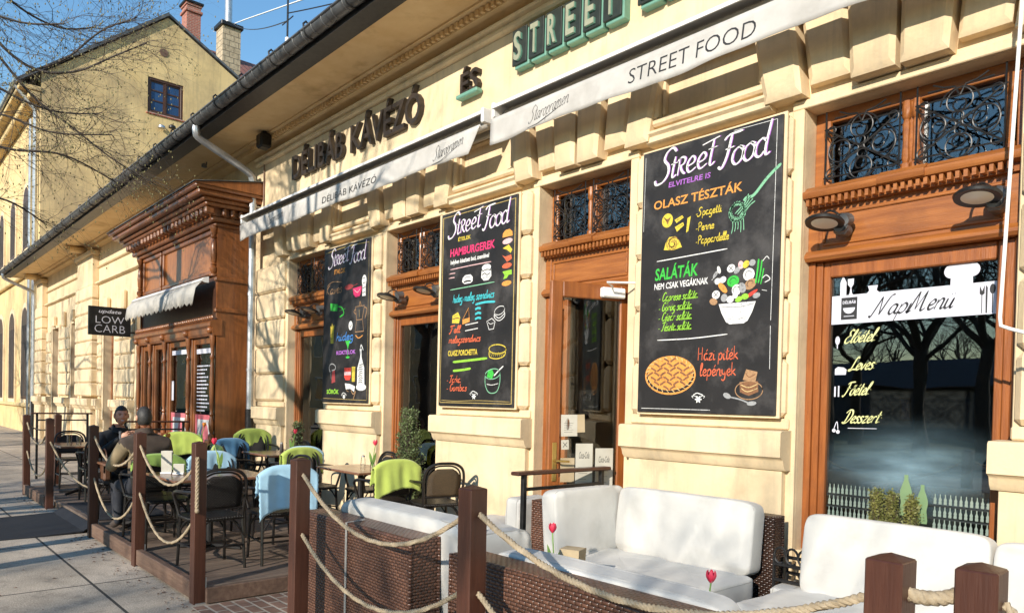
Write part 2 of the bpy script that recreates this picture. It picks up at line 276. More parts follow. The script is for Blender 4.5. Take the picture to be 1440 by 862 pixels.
# ------------------------------------------------------------------ mesh builder
def lerp(a, b, t): return a+(b-a)*t
def catmull(pts, n=6, closed=False):
    P = [Vector(p) for p in pts]
    if len(P) < 3: return P
    out = []; N = len(P)
    rng = range(N) if closed else range(N-1)
    for i in rng:
        if closed: p0, p1, p2, p3 = P[i-1], P[i], P[(i+1) % N], P[(i+2) % N]
        else: p0, p1, p2, p3 = P[max(i-1, 0)], P[i], P[i+1], P[min(i+2, N-1)]
        for k in range(n):
            t = k/n
            out.append(.5*((2*p1)+(p2-p0)*t+(2*p0-5*p1+4*p2-p3)*t*t+(3*p1-p0-3*p2+p3)*t**3))
    if not closed: out.append(P[-1])
    return out
class MB:
    def __init__(s): s.v = []; s.f = []; s.m = []; s.mats = []; s.ci = 0; s.M = Matrix.Identity(4)
    def mat(s, name):
        if name not in s.mats: s.mats.append(name)
        s.ci = s.mats.index(name); return s
    def add(s, vs, fs):
        b = len(s.v); M = s.M
        s.v += [M @ Vector(v) for v in vs]
        for f in fs: s.f.append(tuple(b+i for i in f)); s.m.append(s.ci)
        return s
    def box(s, x0, x1, y0, y1, z0, z1, ch=0.0):
        if x0 > x1: x0, x1 = x1, x0
        if y0 > y1: y0, y1 = y1, y0
        if z0 > z1: z0, z1 = z1, z0
        if ch <= 0:
            vs = [(x, y, z) for z in (z0, z1) for y in (y0, y1) for x in (x0, x1)]
            return s.add(vs, [(0, 2, 3, 1), (4, 5, 7, 6), (0, 1, 5, 4), (2, 6, 7, 3), (0, 4, 6, 2), (1, 3, 7, 5)])
        c = min(ch, (x1-x0)*.49, (y1-y0)*.49, (z1-z0)*.49)
        vs = []; idx = {}
        lo = (x0, y0, z0); hi = (x1, y1, z1)
        for sx in (0, 1):
            for sy in (0, 1):
                for sz in (0, 1):
                    sg = (sx, sy, sz)
                    for ax in range(3):
                        p = []
                        for a in range(3):
                            e = hi[a] if sg[a] else lo[a]
                            if a != ax: e += -c if sg[a] else c
                            p.append(e)
                        idx[(sg, ax)] = len(vs); vs.append(tuple(p))
        fs = []
        for ax in range(3):
            a, b = (ax+1) % 3, (ax+2) % 3
            for sd in (0, 1):
                q = []
                for (i, j) in ((0, 0), (1, 0), (1, 1), (0, 1)):
                    sg = [0, 0, 0]; sg[ax] = sd; sg[a] = i; sg[b] = j; q.append(idx[(tuple(sg), ax)])
                fs.append(q if sd else q[::-1])
            for i in (0, 1):
                for j in (0, 1):
                    g0 = [0, 0, 0]; g0[a] = i; g0[b] = j; g1 = g0[:]; g1[ax] = 1
                    g0, g1 = tuple(g0), tuple(g1)
                    q = [idx[(g0, a)], idx[(g1, a)], idx[(g1, b)], idx[(g0, b)]]
                    fs.append(q if (i ^ j) == 1 else q[::-1])
        for sx in (0, 1):
            for sy in (0, 1):
                for sz in (0, 1):
                    q = [idx[((sx, sy, sz), k)] for k in range(3)]
                    fs.append(q if (sx+sy+sz) % 2 == 1 else q[::-1])
        return s.add(vs, fs)
    def obox(s, c, size, rz=0, ch=0, rx=0, ry=0):
        M0 = s.M; s.M = M0 @ Matrix.Translation(c) @ Matrix.Rotation(rz, 4, 'Z') @ Matrix.Rotation(ry, 4, 'Y') @ Matrix.Rotation(rx, 4, 'X')
        s.box(-size[0]/2, size[0]/2, -size[1]/2, size[1]/2, -size[2]/2, size[2]/2, ch); s.M = M0; return s
    def tube(s, path, r, n=8, cap=True, closed=False, flat=None):
        P = [Vector(p) for p in path]; N = len(P)
        if N < 2: return s
        rr = list(r) if isinstance(r, (list, tuple)) else [r]*N
        up = None; vs = []; fs = []
        for i in range(N):
            if closed: t = P[(i+1) % N]-P[i-1]
            else: t = P[min(i+1, N-1)]-P[max(i-1, 0)]
            if t.length < 1e-9: t = Vector((0, 0, 1))
            t.normalize()
            if up is None:
                a = Vector((0, 0, 1)) if abs(t.z) < .9 else Vector((1, 0, 0))
                up = (a-t*a.dot(t)).normalized()
            else:
                up = up-t*up.dot(t)
                up = up.normalized() if up.length > 1e-6 else t.orthogonal().normalized()
            sd = t.cross(up)
            for k in range(n):
                an = 2*math.pi*k/n; vs.append(P[i]+(up*math.cos(an)+sd*math.sin(an))*rr[i])
        M = N if closed else N-1
        for i in range(M):
            j = (i+1) % N
            for k in range(n):
                l = (k+1) % n; fs.append((i*n+k, i*n+l, j*n+l, j*n+k))
        if cap and not closed:
            fs.append(tuple(range(n))[::-1]); fs.append(tuple((N-1)*n+k for k in range(n)))
        return s.add(vs, fs)
    def lathe(s, c, prof, n=16, sx=1, sy=1):
        vs = []; fs = []; m = len(prof)
        for r, z in prof:
            for k in range(n):
                a = 2*math.pi*k/n; vs.append((c[0]+r*math.cos(a)*sx, c[1]+r*math.sin(a)*sy, c[2]+z))
        for i in range(m-1):
            for k in range(n):
                l = (k+1) % n; fs.append((i*n+k, i*n+l, (i+1)*n+l, (i+1)*n+k))
        if prof[0][0] > 1e-6: fs.append(tuple(range(n))[::-1])
        if prof[-1][0] > 1e-6: fs.append(tuple((m-1)*n+k for k in range(n)))
        return s.add(vs, fs)
    def sweepx(s, prof, x0, x1):
        """closed (y,z) profile swept along x"""
        n = len(prof); ar = sum(prof[i][0]*prof[(i+1) % n][1]-prof[(i+1) % n][0]*prof[i][1] for i in range(n))
        if ar < 0: prof = prof[::-1]
        vs = [(x0, y, z) for y, z in prof]+[(x1, y, z) for y, z in prof]
        fs = [tuple(range(n))[::-1], tuple(range(n, 2*n))]+[(i, (i+1) % n, n+(i+1) % n, n+i) for i in range(n)]
        return s.add(vs, fs)
    def sweepy(s, prof, y0, y1):
        n = len(prof); ar = sum(prof[i][0]*prof[(i+1) % n][1]-prof[(i+1) % n][0]*prof[i][1] for i in range(n))
        if ar > 0: prof = prof[::-1]
        vs = [(x, y0, z) for x, z in prof]+[(x, y1, z) for x, z in prof]
        fs = [tuple(range(n))[::-1], tuple(range(n, 2*n))]+[(i, (i+1) % n, n+(i+1) % n, n+i) for i in range(n)]
        return s.add(vs, fs)
    def plate(s, poly, th, at=0.0):
        """flat polygon in local xy, thickness th towards +z from z=at; ear-clipped by blender ngons"""
        n = len(poly); ar = sum(poly[i][0]*poly[(i+1) % n][1]-poly[(i+1) % n][0]*poly[i][1] for i in range(n))
        if ar < 0: poly = poly[::-1]
        vs = [(p[0], p[1], at) for p in poly]+[(p[0], p[1], at+th) for p in poly]
        fs = [tuple(range(n))[::-1], tuple(range(n, 2*n))]+[(i, (i+1) % n, n+(i+1) % n, n+i) for i in range(n)]
        return s.add(vs, fs)
    def ribbon(s, pts, w, th=.001, at=0.0, nib=None, taper=True):
        """stroke in local xy; w full width (number), nib = (angle, minfrac) for pen contrast"""
        P = [Vector((p[0], p[1])) for p in pts]; N = len(P)
        if N < 2: return s
        vs = []
        for i in range(N):
            t = P[min(i+1, N-1)]-P[max(i-1, 0)]
            if t.length < 1e-9: t = Vector((1, 0))
            t.normalize(); nrm = Vector((-t.y, t.x)); ww = w
            if nib: ww = w*(nib[1]+(1-nib[1])*abs(math.sin(math.atan2(t.y, t.x)-nib[0])))
            if taper and (i == 0 or i == N-1): ww *= .55
            a, b = P[i]+nrm*ww/2, P[i]-nrm*ww/2
            vs += [(a.x, a.y, at), (b.x, b.y, at), (a.x, a.y, at+th), (b.x, b.y, at+th)]
        fs = []
        for i in range(N-1):
            a = 4*i; b = 4*i+4
            fs += [(a+2, a+3, b+3, b+2), (a, b, b+1, a+1), (a, a+2, b+2, b), (a+1, b+1, b+3, a+3)]
        fs += [(0, 1, 3, 2), (4*N-4, 4*N-2, 4*N-1, 4*N-3)]
        return s.add(vs, fs)
    def blob(s, c, r, seg=12, rings=8, fn=None):
        vs = [(c[0], c[1], c[2]-r[2])]; fs = []
        for i in range(1, rings):
            ph = math.pi*i/rings
            for k in range(seg):
                a = 2*math.pi*k/seg; vs.append((c[0]+r[0]*math.sin(ph)*math.cos(a), c[1]+r[1]*math.sin(ph)*math.sin(a), c[2]-r[2]*math.cos(ph)))
        vs.append((c[0], c[1], c[2]+r[2]))
        if fn: vs = [fn(Vector(v)) for v in vs]
        for k in range(seg): fs.append((0, 1+(k+1) % seg, 1+k))
        for i in range(rings-2):
            for k in range(seg):
                a = 1+i*seg; l = (k+1) % seg; fs.append((a+k, a+l, a+seg+l, a+seg+k))
        a = 1+(rings-2)*seg
        for k in range(seg): fs.append((a+k, a+(k+1) % seg, len(vs)-1))
        return s.add(vs, fs)
def root_loc(p):
    while p is not None and p.parent is not None: p = p.parent
    return Vector(p.location) if p is not None else Vector((0, 0, 0))
def build(name, mb, m=None, parent=None, world=True, loc=None, smooth=35):
    off = root_loc(parent) if (parent is not None and world) else (Vector(loc) if loc is not None else Vector((0, 0, 0)))
    me = bpy.data.meshes.new(name)
    V = [v-off for v in mb.v]
    me.from_pydata(V, [], mb.f)
    if len(mb.f) < 40000:
        bm = bmesh.new(); bm.from_mesh(me); bmesh.ops.recalc_face_normals(bm, faces=bm.faces); bm.to_mesh(me); bm.free()
    names = mb.mats if mb.mats else [m]
    if m and not mb.mats: names = [m]
    for k in names: me.materials.append(MATS[k])
    if len(names) > 1: me.polygons.foreach_set('material_index', mb.m)
    uv = me.uv_layers.new(name='UVMap')
    data = [0.0]*(2*len(me.loops))
    for p in me.polygons:
        n = p.normal; ax, ay, az = abs(n.x), abs(n.y), abs(n.z)
        for li in p.loop_indices:
            c = me.vertices[me.loops[li].vertex_index].co+off
            if az >= ax and az >= ay: u, v = c.x, c.y
            elif ay >= ax: u, v = c.x, c.z
            else: u, v = c.y, c.z
            data[2*li] = u; data[2*li+1] = v
    uv.data.foreach_set('uv', data)
    if smooth:
        me.polygons.foreach_set('use_smooth', [True]*len(me.polygons)); me.set_sharp_from_angle(angle=R(smooth))
    me.update()
    o = bpy.data.objects.new(name, me); COL.objects.link(o)
    if parent is not None: o.parent = parent
    elif loc is not None: o.location = loc
    return o
def tag(o, label=None, cat=None, group=None, kind=None):
    if label: o['label'] = label
    if cat: o['category'] = cat
    if group: o['group'] = group
    if kind: o['kind'] = kind
    return o
def thing(name, label, cat, loc=(0, 0, 0), rz=0, group=None):
    o = bpy.data.objects.new(name, None); COL.objects.link(o); o.location = loc; o.rotation_euler = (0, 0, rz)
    o.empty_display_size = .2
    return tag(o, label, cat, group)
def solo(name, mb, m, label, cat, loc, group=None, world=True, smooth=35):
    o = build(name, mb, m, None, world, loc if world else None, smooth)
    if not world: o.location = loc
    return tag(o, label, cat, group)
def struct(name, mb, m, kind='structure'):
    return tag(build(name, mb, m), kind=kind)
def dup(o, loc, rz=0, label=None, group=None, scale=None):
    def cp(x, par):
        c = x.copy(); COL.objects.link(c)
        if par is not None: c.parent = par
        for ch in [k for k in bpy.data.objects if k.parent == x and k != c]: cp(ch, c)
        return c
    r = cp(o, None); r.location = loc; r.rotation_euler = (0, 0, rz)
    if label: r['label'] = label
    if group: r['group'] = group
    if scale: r.scale = scale
    return r
# plane frames: local (u, v, w) -> wall plane (x right, z up, w out towards the street)
def wallM(x, y, z): return Matrix(((1, 0, 0, x), (0, 0, -1, y), (0, 1, 0, z), (0, 0, 0, 1)))
_tc = {}
def text_mesh(body, size=1, shear=0, bold=0, extrude=0):
    k = (body, size, shear, bold, extrude)
    if k in _tc: return _tc[k]
    c = bpy.data.curves.new('t', 'FONT'); c.body = body; c.size = size; c.shear = shear; c.offset = bold; c.extrude = extrude; c.resolution_u = 3
    o = bpy.data.objects.new('t', c); COL.objects.link(o)
    dg = bpy.context.evaluated_depsgraph_get(); dg.update()
    me = bpy.data.meshes.new_from_object(o.evaluated_get(dg))
    vs = [tuple(v.co) for v in me.vertices]; fs = [tuple(p.vertices) for p in me.polygons]
    bpy.data.objects.remove(o); bpy.data.curves.remove(c); bpy.data.meshes.remove(me)
    xs = [v[0] for v in vs] or [0]; ys = [v[1] for v in vs] or [0]
    _tc[k] = (vs, fs, min(xs), max(xs), min(ys), max(ys))
    return _tc[k]
def put_text(mb, body, u0, u1, v0, v1, w=.002, shear=0, bold=0, rise=0, extrude=0.0):
    """fit text into the rectangle u0..u1 x v0..v1 (cap box); rise tilts the baseline"""
    vs, fs, a, b, c, d = text_mesh(body, 1, shear, bold, extrude)
    su = (u1-u0)/max(b-a, 1e-6); sv = (v1-v0)/max(d-c, 1e-6)
    mb.add([(u0+(x-a)*su, v0+(y-c)*sv+rise*(x-a)*su, w+z) for x, y, z in vs], fs)
# ------------------------------------------------------------------ ground
def sheet(name, m, x0, x1, y0, y1, z, nx=1, ny=1):
    mb = MB(); vs = []; fs = []
    for j in range(ny+1):
        for i in range(nx+1): vs.append((lerp(x0, x1, i/nx), lerp(y0, y1, j/ny), z))
    for j in range(ny):
        for i in range(nx): a = j*(nx+1)+i; fs.append((a, a+1, a+nx+2, a+nx+1))
    mb.add(vs, fs); return struct(name, mb, m)
sheet('ground', 'grass', -500, 500, -500, 500, -.16)
sheet('road', 'asphalt', -300, 300, -18, -10.6, -.12)
sheet('pavement', 'pavement', -120, 40, -10.4, 5.2, 0)
mb = MB(); mb.box(-120, 40, -10.6, -10.4, -.2, .012, .015); struct('kerb', mb, 'kerbstone')
sheet('brick_paving', 'pavers', -5.72, 4, 1.9, 4.95, .006)


# wooden deck: fascia kerb, boards
DZ = .13; DX0, DX1, DY0, DY1 = -13.55, -5.78, 2.02, 4.74
mb = MB(); x = DX0; i = 0
while x < DX1-.05:
    x2 = min(x+.118, DX1-.02); ys = [DY0+.03, DY0+.03+random.choice([1.1, 1.5, 1.9]), DY1-.02]
    for ya, yb in zip(ys[:-1], ys[1:]): mb.box(x, x2-.007, ya, yb-.004, DZ-.03, DZ+random.uniform(-.002, .002), .004)
    x += .118
mb.box(DX0, DX1-.02, DY0+.05, DY1-.05, .02, DZ-.035)
deck = struct('deck', mb, 'deck_wood')
def kerb_board(name, x0, x1, label):
    mb = MB(); mb.box(x0, x1, 1.95, 2.012, .025, .165, .006)
    t = solo(name, mb, 'kerb_wood', label, 'board', ((x0+x1)/2, 1.98, 0)); return t
kerb_board('edge_board', -13.5, -11.85, 'weathered brown edge board of the deck beyond the dark mat')
kerb_board('edge_board', -9.12, -7.53, 'weathered brown edge board of the deck between mat and second rope bay')
kerb_board('edge_board', -7.37, -5.90, 'scuffed brown edge board of the deck nearest the brick paving')
mb = MB(); mb.obox((-5.757, 3.38, .068), (.035, 2.72, .12), 0, .005)
solo('edge_board', mb, 'kerb_wood', 'long dark end board closing the deck towards the brick paving', 'board', (-5.76, 3.38, 0))
# dark rubber mat running from the pavement up into the entrance gap
mb = MB(); P = [(.55, .008), (1.4, .008), (1.95, .03), (2.12, .14), (2.9, DZ+.012)]
for (ya, za), (yb, zb) in zip(P[:-1], P[1:]):
    mb.add([(-11.2, ya, za), (-9.5, ya, za), (-9.5, yb, zb), (-11.2, yb, zb), (-11.2, ya, za-.012), (-9.5, ya, za-.012), (-9.5, yb, zb-.012), (-11.2, yb, zb-.012)],
           [(0, 1, 2, 3), (0, 4, 5, 1), (1, 5, 6, 2), (2, 6, 7, 3), (3, 7, 4, 0), (7, 6, 5, 4)])
solo('entrance_mat', mb, 'mat_rubber', 'dark navy rubber mat lying over the ramp at the gap in the posts', 'mat', (-10.35, 1.5, 0))

# ------------------------------------------------------------------ the cafe building
BX0, BX1 = -31.2, 5.2
BLD = thing('cafe_building', 'long single storey cream rusticated building with wooden windows and a deep eave', 'building', (-13, 4.9, 0))
WY = 4.9          # main wall plane
PY = 4.8          # face of the rustic blocks
OPEN = [(-28.35, -27.35), (-25.55, -24.55), (-21.65, -20.6), (-18.6, -17.4), (-16.05, -12.1), (-10.60, -9.42), (-7.86, -6.75), (-5.15, -4.04), (-2.52, -1.24), (.1, 1.25), (2.7, 3.85)]
CAFE = OPEN[5:]
SILL = {0: 1.0, 1: 1.0, 2: .05, 3: .05, 4: 0, 5: .12, 6: .12, 7: .02, 8: .62, 9: .62, 10: .62}
OT = 3.66
mb = MB(); x = BX0
for i, (a, b) in enumerate(OPEN):
    mb.box(x, a, WY, WY+.45, -.1, OT)
    if SILL[i] > .03: mb.box(a, b, WY+.02, WY+.45, -.1, SILL[i])
    x = b
mb.box(x, BX1, WY, WY+.45, -.1, OT)
mb.box(BX0, BX1, WY, WY+.45, OT, 5.62)
mb.box(BX0, BX0+.4, WY+.45, 13, -.1, 5.6); mb.box(BX1-.4, BX1, WY+.45, 13, -.1, 5.6); mb.box(BX0, BX1, 13, 13.4, -.1, 5.6)
build('wall', mb, 'stucco', BLD)
# dim rooms behind the openings
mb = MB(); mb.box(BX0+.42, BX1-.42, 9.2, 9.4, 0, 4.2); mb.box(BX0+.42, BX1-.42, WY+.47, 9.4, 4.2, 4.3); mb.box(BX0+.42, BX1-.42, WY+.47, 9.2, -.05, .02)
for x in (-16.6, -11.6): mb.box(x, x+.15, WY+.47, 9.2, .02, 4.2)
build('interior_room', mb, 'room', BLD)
# rusticated blocks
def blocks(mb, x0, x1, z0, z1, h, y0=PY, y1=WY+.01, ch=.035, gap=.012):
    n = max(1, round((z1-z0)/h)); hh = (z1-z0)/n
    for k in range(n): mb.box(x0, x1, y0, y1, z0+k*hh+gap/2, z0+(k+1)*hh-gap/2, ch)
PIERS = []
rb = MB(); pl = MB(); fr = MB(); st = MB()
def base_profile(mb, x0, x1, yo=0.0):
    # plain dado and the projecting base moulding
    mb.box(x0, x1, PY+.01+yo, WY+.01, -.05, 1.17, .004)
    y = PY+yo
    mb.sweepx([(WY+.01, 1.17), (y-.005, 1.17), (y-.03, 1.20), (y-.04, 1.235), (y-.05, 1.25), (y-.085, 1.265), (y-.085, 1.43), (y-.07, 1.445), (WY+.01, 1.45)], x0-.035, x1+.035)
for i in range(5, 11):
    x0 = OPEN[i][1]; x1 = OPEN[i+1][0] if i < 10 else BX1
    PIERS.append((x0, x1))
PIERS.insert(0, (-11.78, OPEN[5][0]))
for x0, x1 in PIERS:
    rb = MB(); pl = MB(); fr = MB()
    a, b = x0+.1, x1-.06
    if x0 < -11: a = x0+.12
    if -1.3 < x0 < -1.2: a = x0+.02
    blocks(rb, a, b, 1.53, OT-.02, .385)
    pl.box(a-.02, b+.02, PY+.04, WY+.01, 1.452, 1.53, .01)
    base_profile(pl, a-(.06 if -1.3 < x0 < -1.2 else 0), b)
    # recessed frieze panel between the voussoirs
    c0, c1 = x0+.05, x1-.05
    z0, z1 = 3.74, 4.36
    if x1-x0 > 1.2:
        m0, m1 = (x0+x1)/2-.5, (x0+x1)/2+.5
        for (q0, q1, r0, r1) in ((m0, m1, z1-.06, z1), (m0, m1, z0+.1, z0+.16), (m0, m0+.06, z0+.16, z1-.06), (m1-.06, m1, z0+.16, z1-.06)):
            fr.box(q0, q1, PY-.01, WY+.01, r0, r1, .018)
        for (q0, q1, r0, r1) in ((m0+.06, m1-.06, z1-.09, z1-.06), (m0+.06, m1-.06, z0+.16, z0+.19), (m0+.06, m0+.09, z0+.19, z1-.09), (m1-.09, m1-.06, z0+.19, z1-.09)):
            fr.box(q0, q1, PY+.045, WY+.01, r0, r1, .012)
        fr.sweepx([(WY+.01, 3.70), (PY+.02, 3.70), (PY-.01, 3.72), (PY-.01, 3.76), (PY-.035, 3.78), (PY-.035, 3.80), (WY+.01, 3.83)], m0-.04, m1+.04)
    build('rustic_pier', rb, 'stucco', BLD); build('pier_base', pl, 'stucco', BLD)
    if fr.v: build('frieze_panel', fr, 'stucco', BLD)
# smooth reveals round every cafe opening
for a, b in CAFE:
    st = MB()
    for x0, x1 in ((a-.085, a), (b, b+.085)): st.box(x0, x1, WY-.035, WY+.002, .0, OT, .006)
    st.box(a-.085, b+.085, WY-.035, WY+.002, OT+.001, OT+.06, .006); build('opening_surround', st, 'stucco', BLD)
# voussoirs fanning over the openings
def voussoirs(a, b, n=6):
    mb = MB(); c = (a+b)/2; wb = (b-a)+.52; wt = wb+.28
    for k in range(n):
        u0, u1 = k/n-.5, (k+1)/n-.5
        hi = k % 2 == 0 if k < n/2 else (n-1-k) % 2 == 0
        y = PY-.055 if hi else PY+.0
        z0 = 3.73 if hi else 3.79
        g = .014; ch = .045
        xb0, xb1, xt0, xt1 = c+u0*wb+g, c+u1*wb-g, c+u0*wt+g, c+u1*wt-g
        zt = 4.44; zc = z0+.17
        # wedge: back outline, front outline inset
        vs = [(xb0, WY+.01, z0), (xb1, WY+.01, z0), (xt1, WY+.01, zt), (xt0, WY+.01, zt),
              (xb0, y+ch*.6, z0), (xb1, y+ch*.6, z0), (xt1, y+ch*.6, zt), (xt0, y+ch*.6, zt),
              (xb0+ch*.7, y, z0+ch), (xb1-ch*.7, y, z0+ch), (xt1-ch*.7, y, zt-ch), (xt0+ch*.7, y, zt-ch)]
        fs = [(0, 1, 5, 4), (1, 2, 6, 5), (2, 3, 7, 6), (3, 0, 4, 7), (4, 5, 9, 8), (5, 6, 10, 9), (6, 7, 11, 10), (7, 4, 8, 11), (8, 9, 10, 11), (3, 2, 1, 0)]
        mb.add(vs, fs)
    build('voussoirs', mb, 'stucco', BLD)
for a, b in CAFE: voussoirs(a, b)
# frieze mouldings, dentils, cornice and soffit
mb = MB()
mb.sweepx([(WY+.01, 5.26), (PY+.02, 5.27), (PY+.0, 5.29), (PY+.0, 5.315), (PY+.03, 5.325), (PY+.03, 5.35), (PY-.01, 5.365), (PY-.02, 5.39), (WY+.01, 5.41)], -11.75, BX1-.01)
build('frieze_moulding', mb, 'stucco', BLD); mb = MB()
mb.box(-11.78, BX1-.012, PY+.05, WY+.01, 4.46, 5.26)
build('fascia_band', mb, 'stucco', BLD); mb = MB()
mb.sweepx([(WY+.01, 4.50), (PY+.04, 4.51), (PY+.01, 4.53), (PY+.01, 4.56), (PY+.04, 4.58), (WY+.01, 4.60)], BX0+.02, -16.3)
build('string_course', mb, 'stucco', BLD); mb = MB()
mb.sweepx([(WY+.01, 4.95), (PY+.05, 4.96), (PY+.03, 4.98), (WY+.01, 5.0)], BX0+.02, -16.3)
build('string_course', mb, 'stucco', BLD)
mb = MB()
mb.sweepx([(WY+.01, 5.49), (PY-.02, 5.50), (PY-.05, 5.515), (PY-.05, 5.58), (PY-.13, 5.6), (PY-.13, 5.63), (WY+.01, 5.64)], BX0+.01, BX1-.02)
x = -11.7
while x < BX1-.1:
    mb.box(x, x+.045, PY-.095, PY-.045, 5.525, 5.578); x += .085
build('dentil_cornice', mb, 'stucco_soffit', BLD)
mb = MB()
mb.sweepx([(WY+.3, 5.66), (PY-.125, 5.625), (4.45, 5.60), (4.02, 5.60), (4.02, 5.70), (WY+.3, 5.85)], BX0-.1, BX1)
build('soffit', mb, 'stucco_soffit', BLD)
mb = MB(); mb.box(BX0-.12, BX1, 3.86, 4.09, 5.575, 5.74)
build('eave_board', mb, 'iron', BLD)
mb = MB()
mb.add([(BX0-.15, 3.84, 5.78), (BX1, 3.84, 5.78), (BX1, 9.2, 8.9), (BX0-.15, 9.2, 8.9), (BX0-.15, 3.84, 5.745), (BX1, 3.84, 5.745), (BX1, 9.2, 8.85), (BX0-.15, 9.2, 8.85)],
       [(0, 1, 2, 3), (4, 7, 6, 5), (0, 4, 5, 1), (2, 6, 7, 3), (0, 3, 7, 4), (1, 5, 6, 2)])
mb.add([(BX0-.15, 14.2, 5.78), (BX1, 14.2, 5.78), (BX1, 9.2, 8.9), (BX0-.15, 9.2, 8.9)], [(0, 1, 2, 3)])
build('roof', mb, 'tiles', BLD)
# half round gutter with ribs and brackets
GY, GZ, GR = 3.80, 5.70, .085
mb = MB(); pr = [(GY+GR*math.cos(a), GZ+GR*math.sin(a)) for a in [math.pi+math.pi*k/10 for k in range(11)]]
pr = pr+[(GY+(GR-.008)*math.cos(a), GZ+(GR-.008)*math.sin(a)) for a in [2*math.pi-math.pi*k/10 for k in range(11)]]
x = BX0-.1
while x < BX1:
    x2 = min(BX1, x+2.0); mb.sweepx(pr, x+.002, x2-.002); x = x2
mb.tube([(BX0-.1, GY-GR-.004, GZ+.004), (BX1, GY-GR-.004, GZ+.004)], .014, 6)
gut = build('gutter', mb, 'zinc_dark', BLD)
rim = MB(); x = BX0+.1
while x < BX1: rim.tube([(x, GY+(GR+.003)*math.cos(math.pi+math.pi*k/8), GZ+(GR+.003)*math.sin(math.pi+math.pi*k/8)) for k in range(9)], .006, 4, cap=False); x += .23
build('gutter_ribs', rim, 'zinc_dark', gut)
mb = MB(); x = BX0+.4
mb.tube([(x, GY+(GR+.006)*math.cos(math.pi+math.pi*k/8), GZ+(GR+.006)*math.sin(math.pi+math.pi*k/8)) for k in range(9)], .011, 5)
mb.tube([(x, GY-GR-.006, GZ), (x, GY-GR-.012, GZ+.05), (x, GY-GR+.02, GZ+.085), (x, GY-GR+.05, GZ+.06)], .012, 5)
hook = build('gutter_hook', mb, 'iron', gut)
for k in range(1, 39):
    h2 = hook.copy(); COL.objects.link(h2); h2.parent = gut; h2.location = (.92*k, 0, 0)
# pilasters and windows of the far half
mb = MB(); pb = MB()
for x0, x1, y in ((-30.5, -29.4, 4.7), (-24.2, -22.3, 4.7)):
    mb = MB(); pb = MB(); blocks(mb, x0, x1, 1.5, 4.5, .36, y); mb.box(x0+.06, x1-.06, y+.04, WY, 4.5, 5.3, .01)
    mb.box(x0-.05, x1+.05, y-.04, WY, 5.3, 5.42, .02)
    base_profile(pb, x0-.05, x1+.05, -.1); build('rustic_pilaster', mb, 'stucco', BLD); build('pier_base', pb, 'stucco', BLD)
for x0, x1 in ((-29.2, -28.5), (-27.2, -25.7), (-22.15, -21.8), (-20.45, -18.75), (-17.25, -16.25)):
    mb = MB(); pb = MB(); blocks(mb, x0, x1, 1.5, 3.6, .36, 4.82); base_profile(pb, x0, x1)
    build('rustic_pier', mb, 'stucco', BLD); build('pier_base', pb, 'stucco', BLD)
for i in (0, 1, 2, 3):
    a, b = OPEN[i]; c = (a+b)/2; mb = MB()
    mb.box(c-.1, c+.1, 4.76, WY, 3.7, 4.05, .04); mb.box(a-.12, a, 4.86, WY, .9, 3.75, .01); mb.box(b, b+.12, 4.86, WY, .9, 3.75, .01); mb.box(a-.119, b+.119, 4.865, WY, 3.661, 3.76, .01); build('opening_surround', mb, 'stucco', BLD)
for c in (-19.6, -26.45): mb = MB(); mb.box(c-.09, c+.09, 4.78, WY, 3.63, 4.1, .04); build('drop_ornament', mb, 'stucco', BLD)
for x in (-29.95, -23.25):
    mb = MB(); mb.box(x-.16, x+.16, 4.3, 4.88, 5.43, 5.6, .05); build('eave_bracket', mb, 'stucco_soffit', BLD)
def plain_window(a, b, z0, z1):
    mb = MB(); y = 5.06
    mb.box(a, a+.09, y, y+.08, z0, z1, .008); mb.box(b-.09, b, y, y+.08, z0, z1, .008); mb.box(a+.09, b-.09, y, y+.08, z1-.09, z1, .008); mb.box(a+.09, b-.09, y, y+.08, z0, z0+.1, .008)
    mb.box((a+b)/2-.045, (a+b)/2+.045, y-.01, y+.07, z0+.1, z1-.09, .01); mb.box(a+.09, b-.09, y-.015, y+.07, 2.75, 2.85, .01)
    f = build('window', mb, 'wood', BLD)
    g = MB(); g.box(a+.09, b-.09, y+.045, y+.052, z0+.1, z1-.09); build('pane', g, 'glass', f)
for i in (0, 1, 2, 3): plain_window(*OPEN[i], SILL[i], OT)

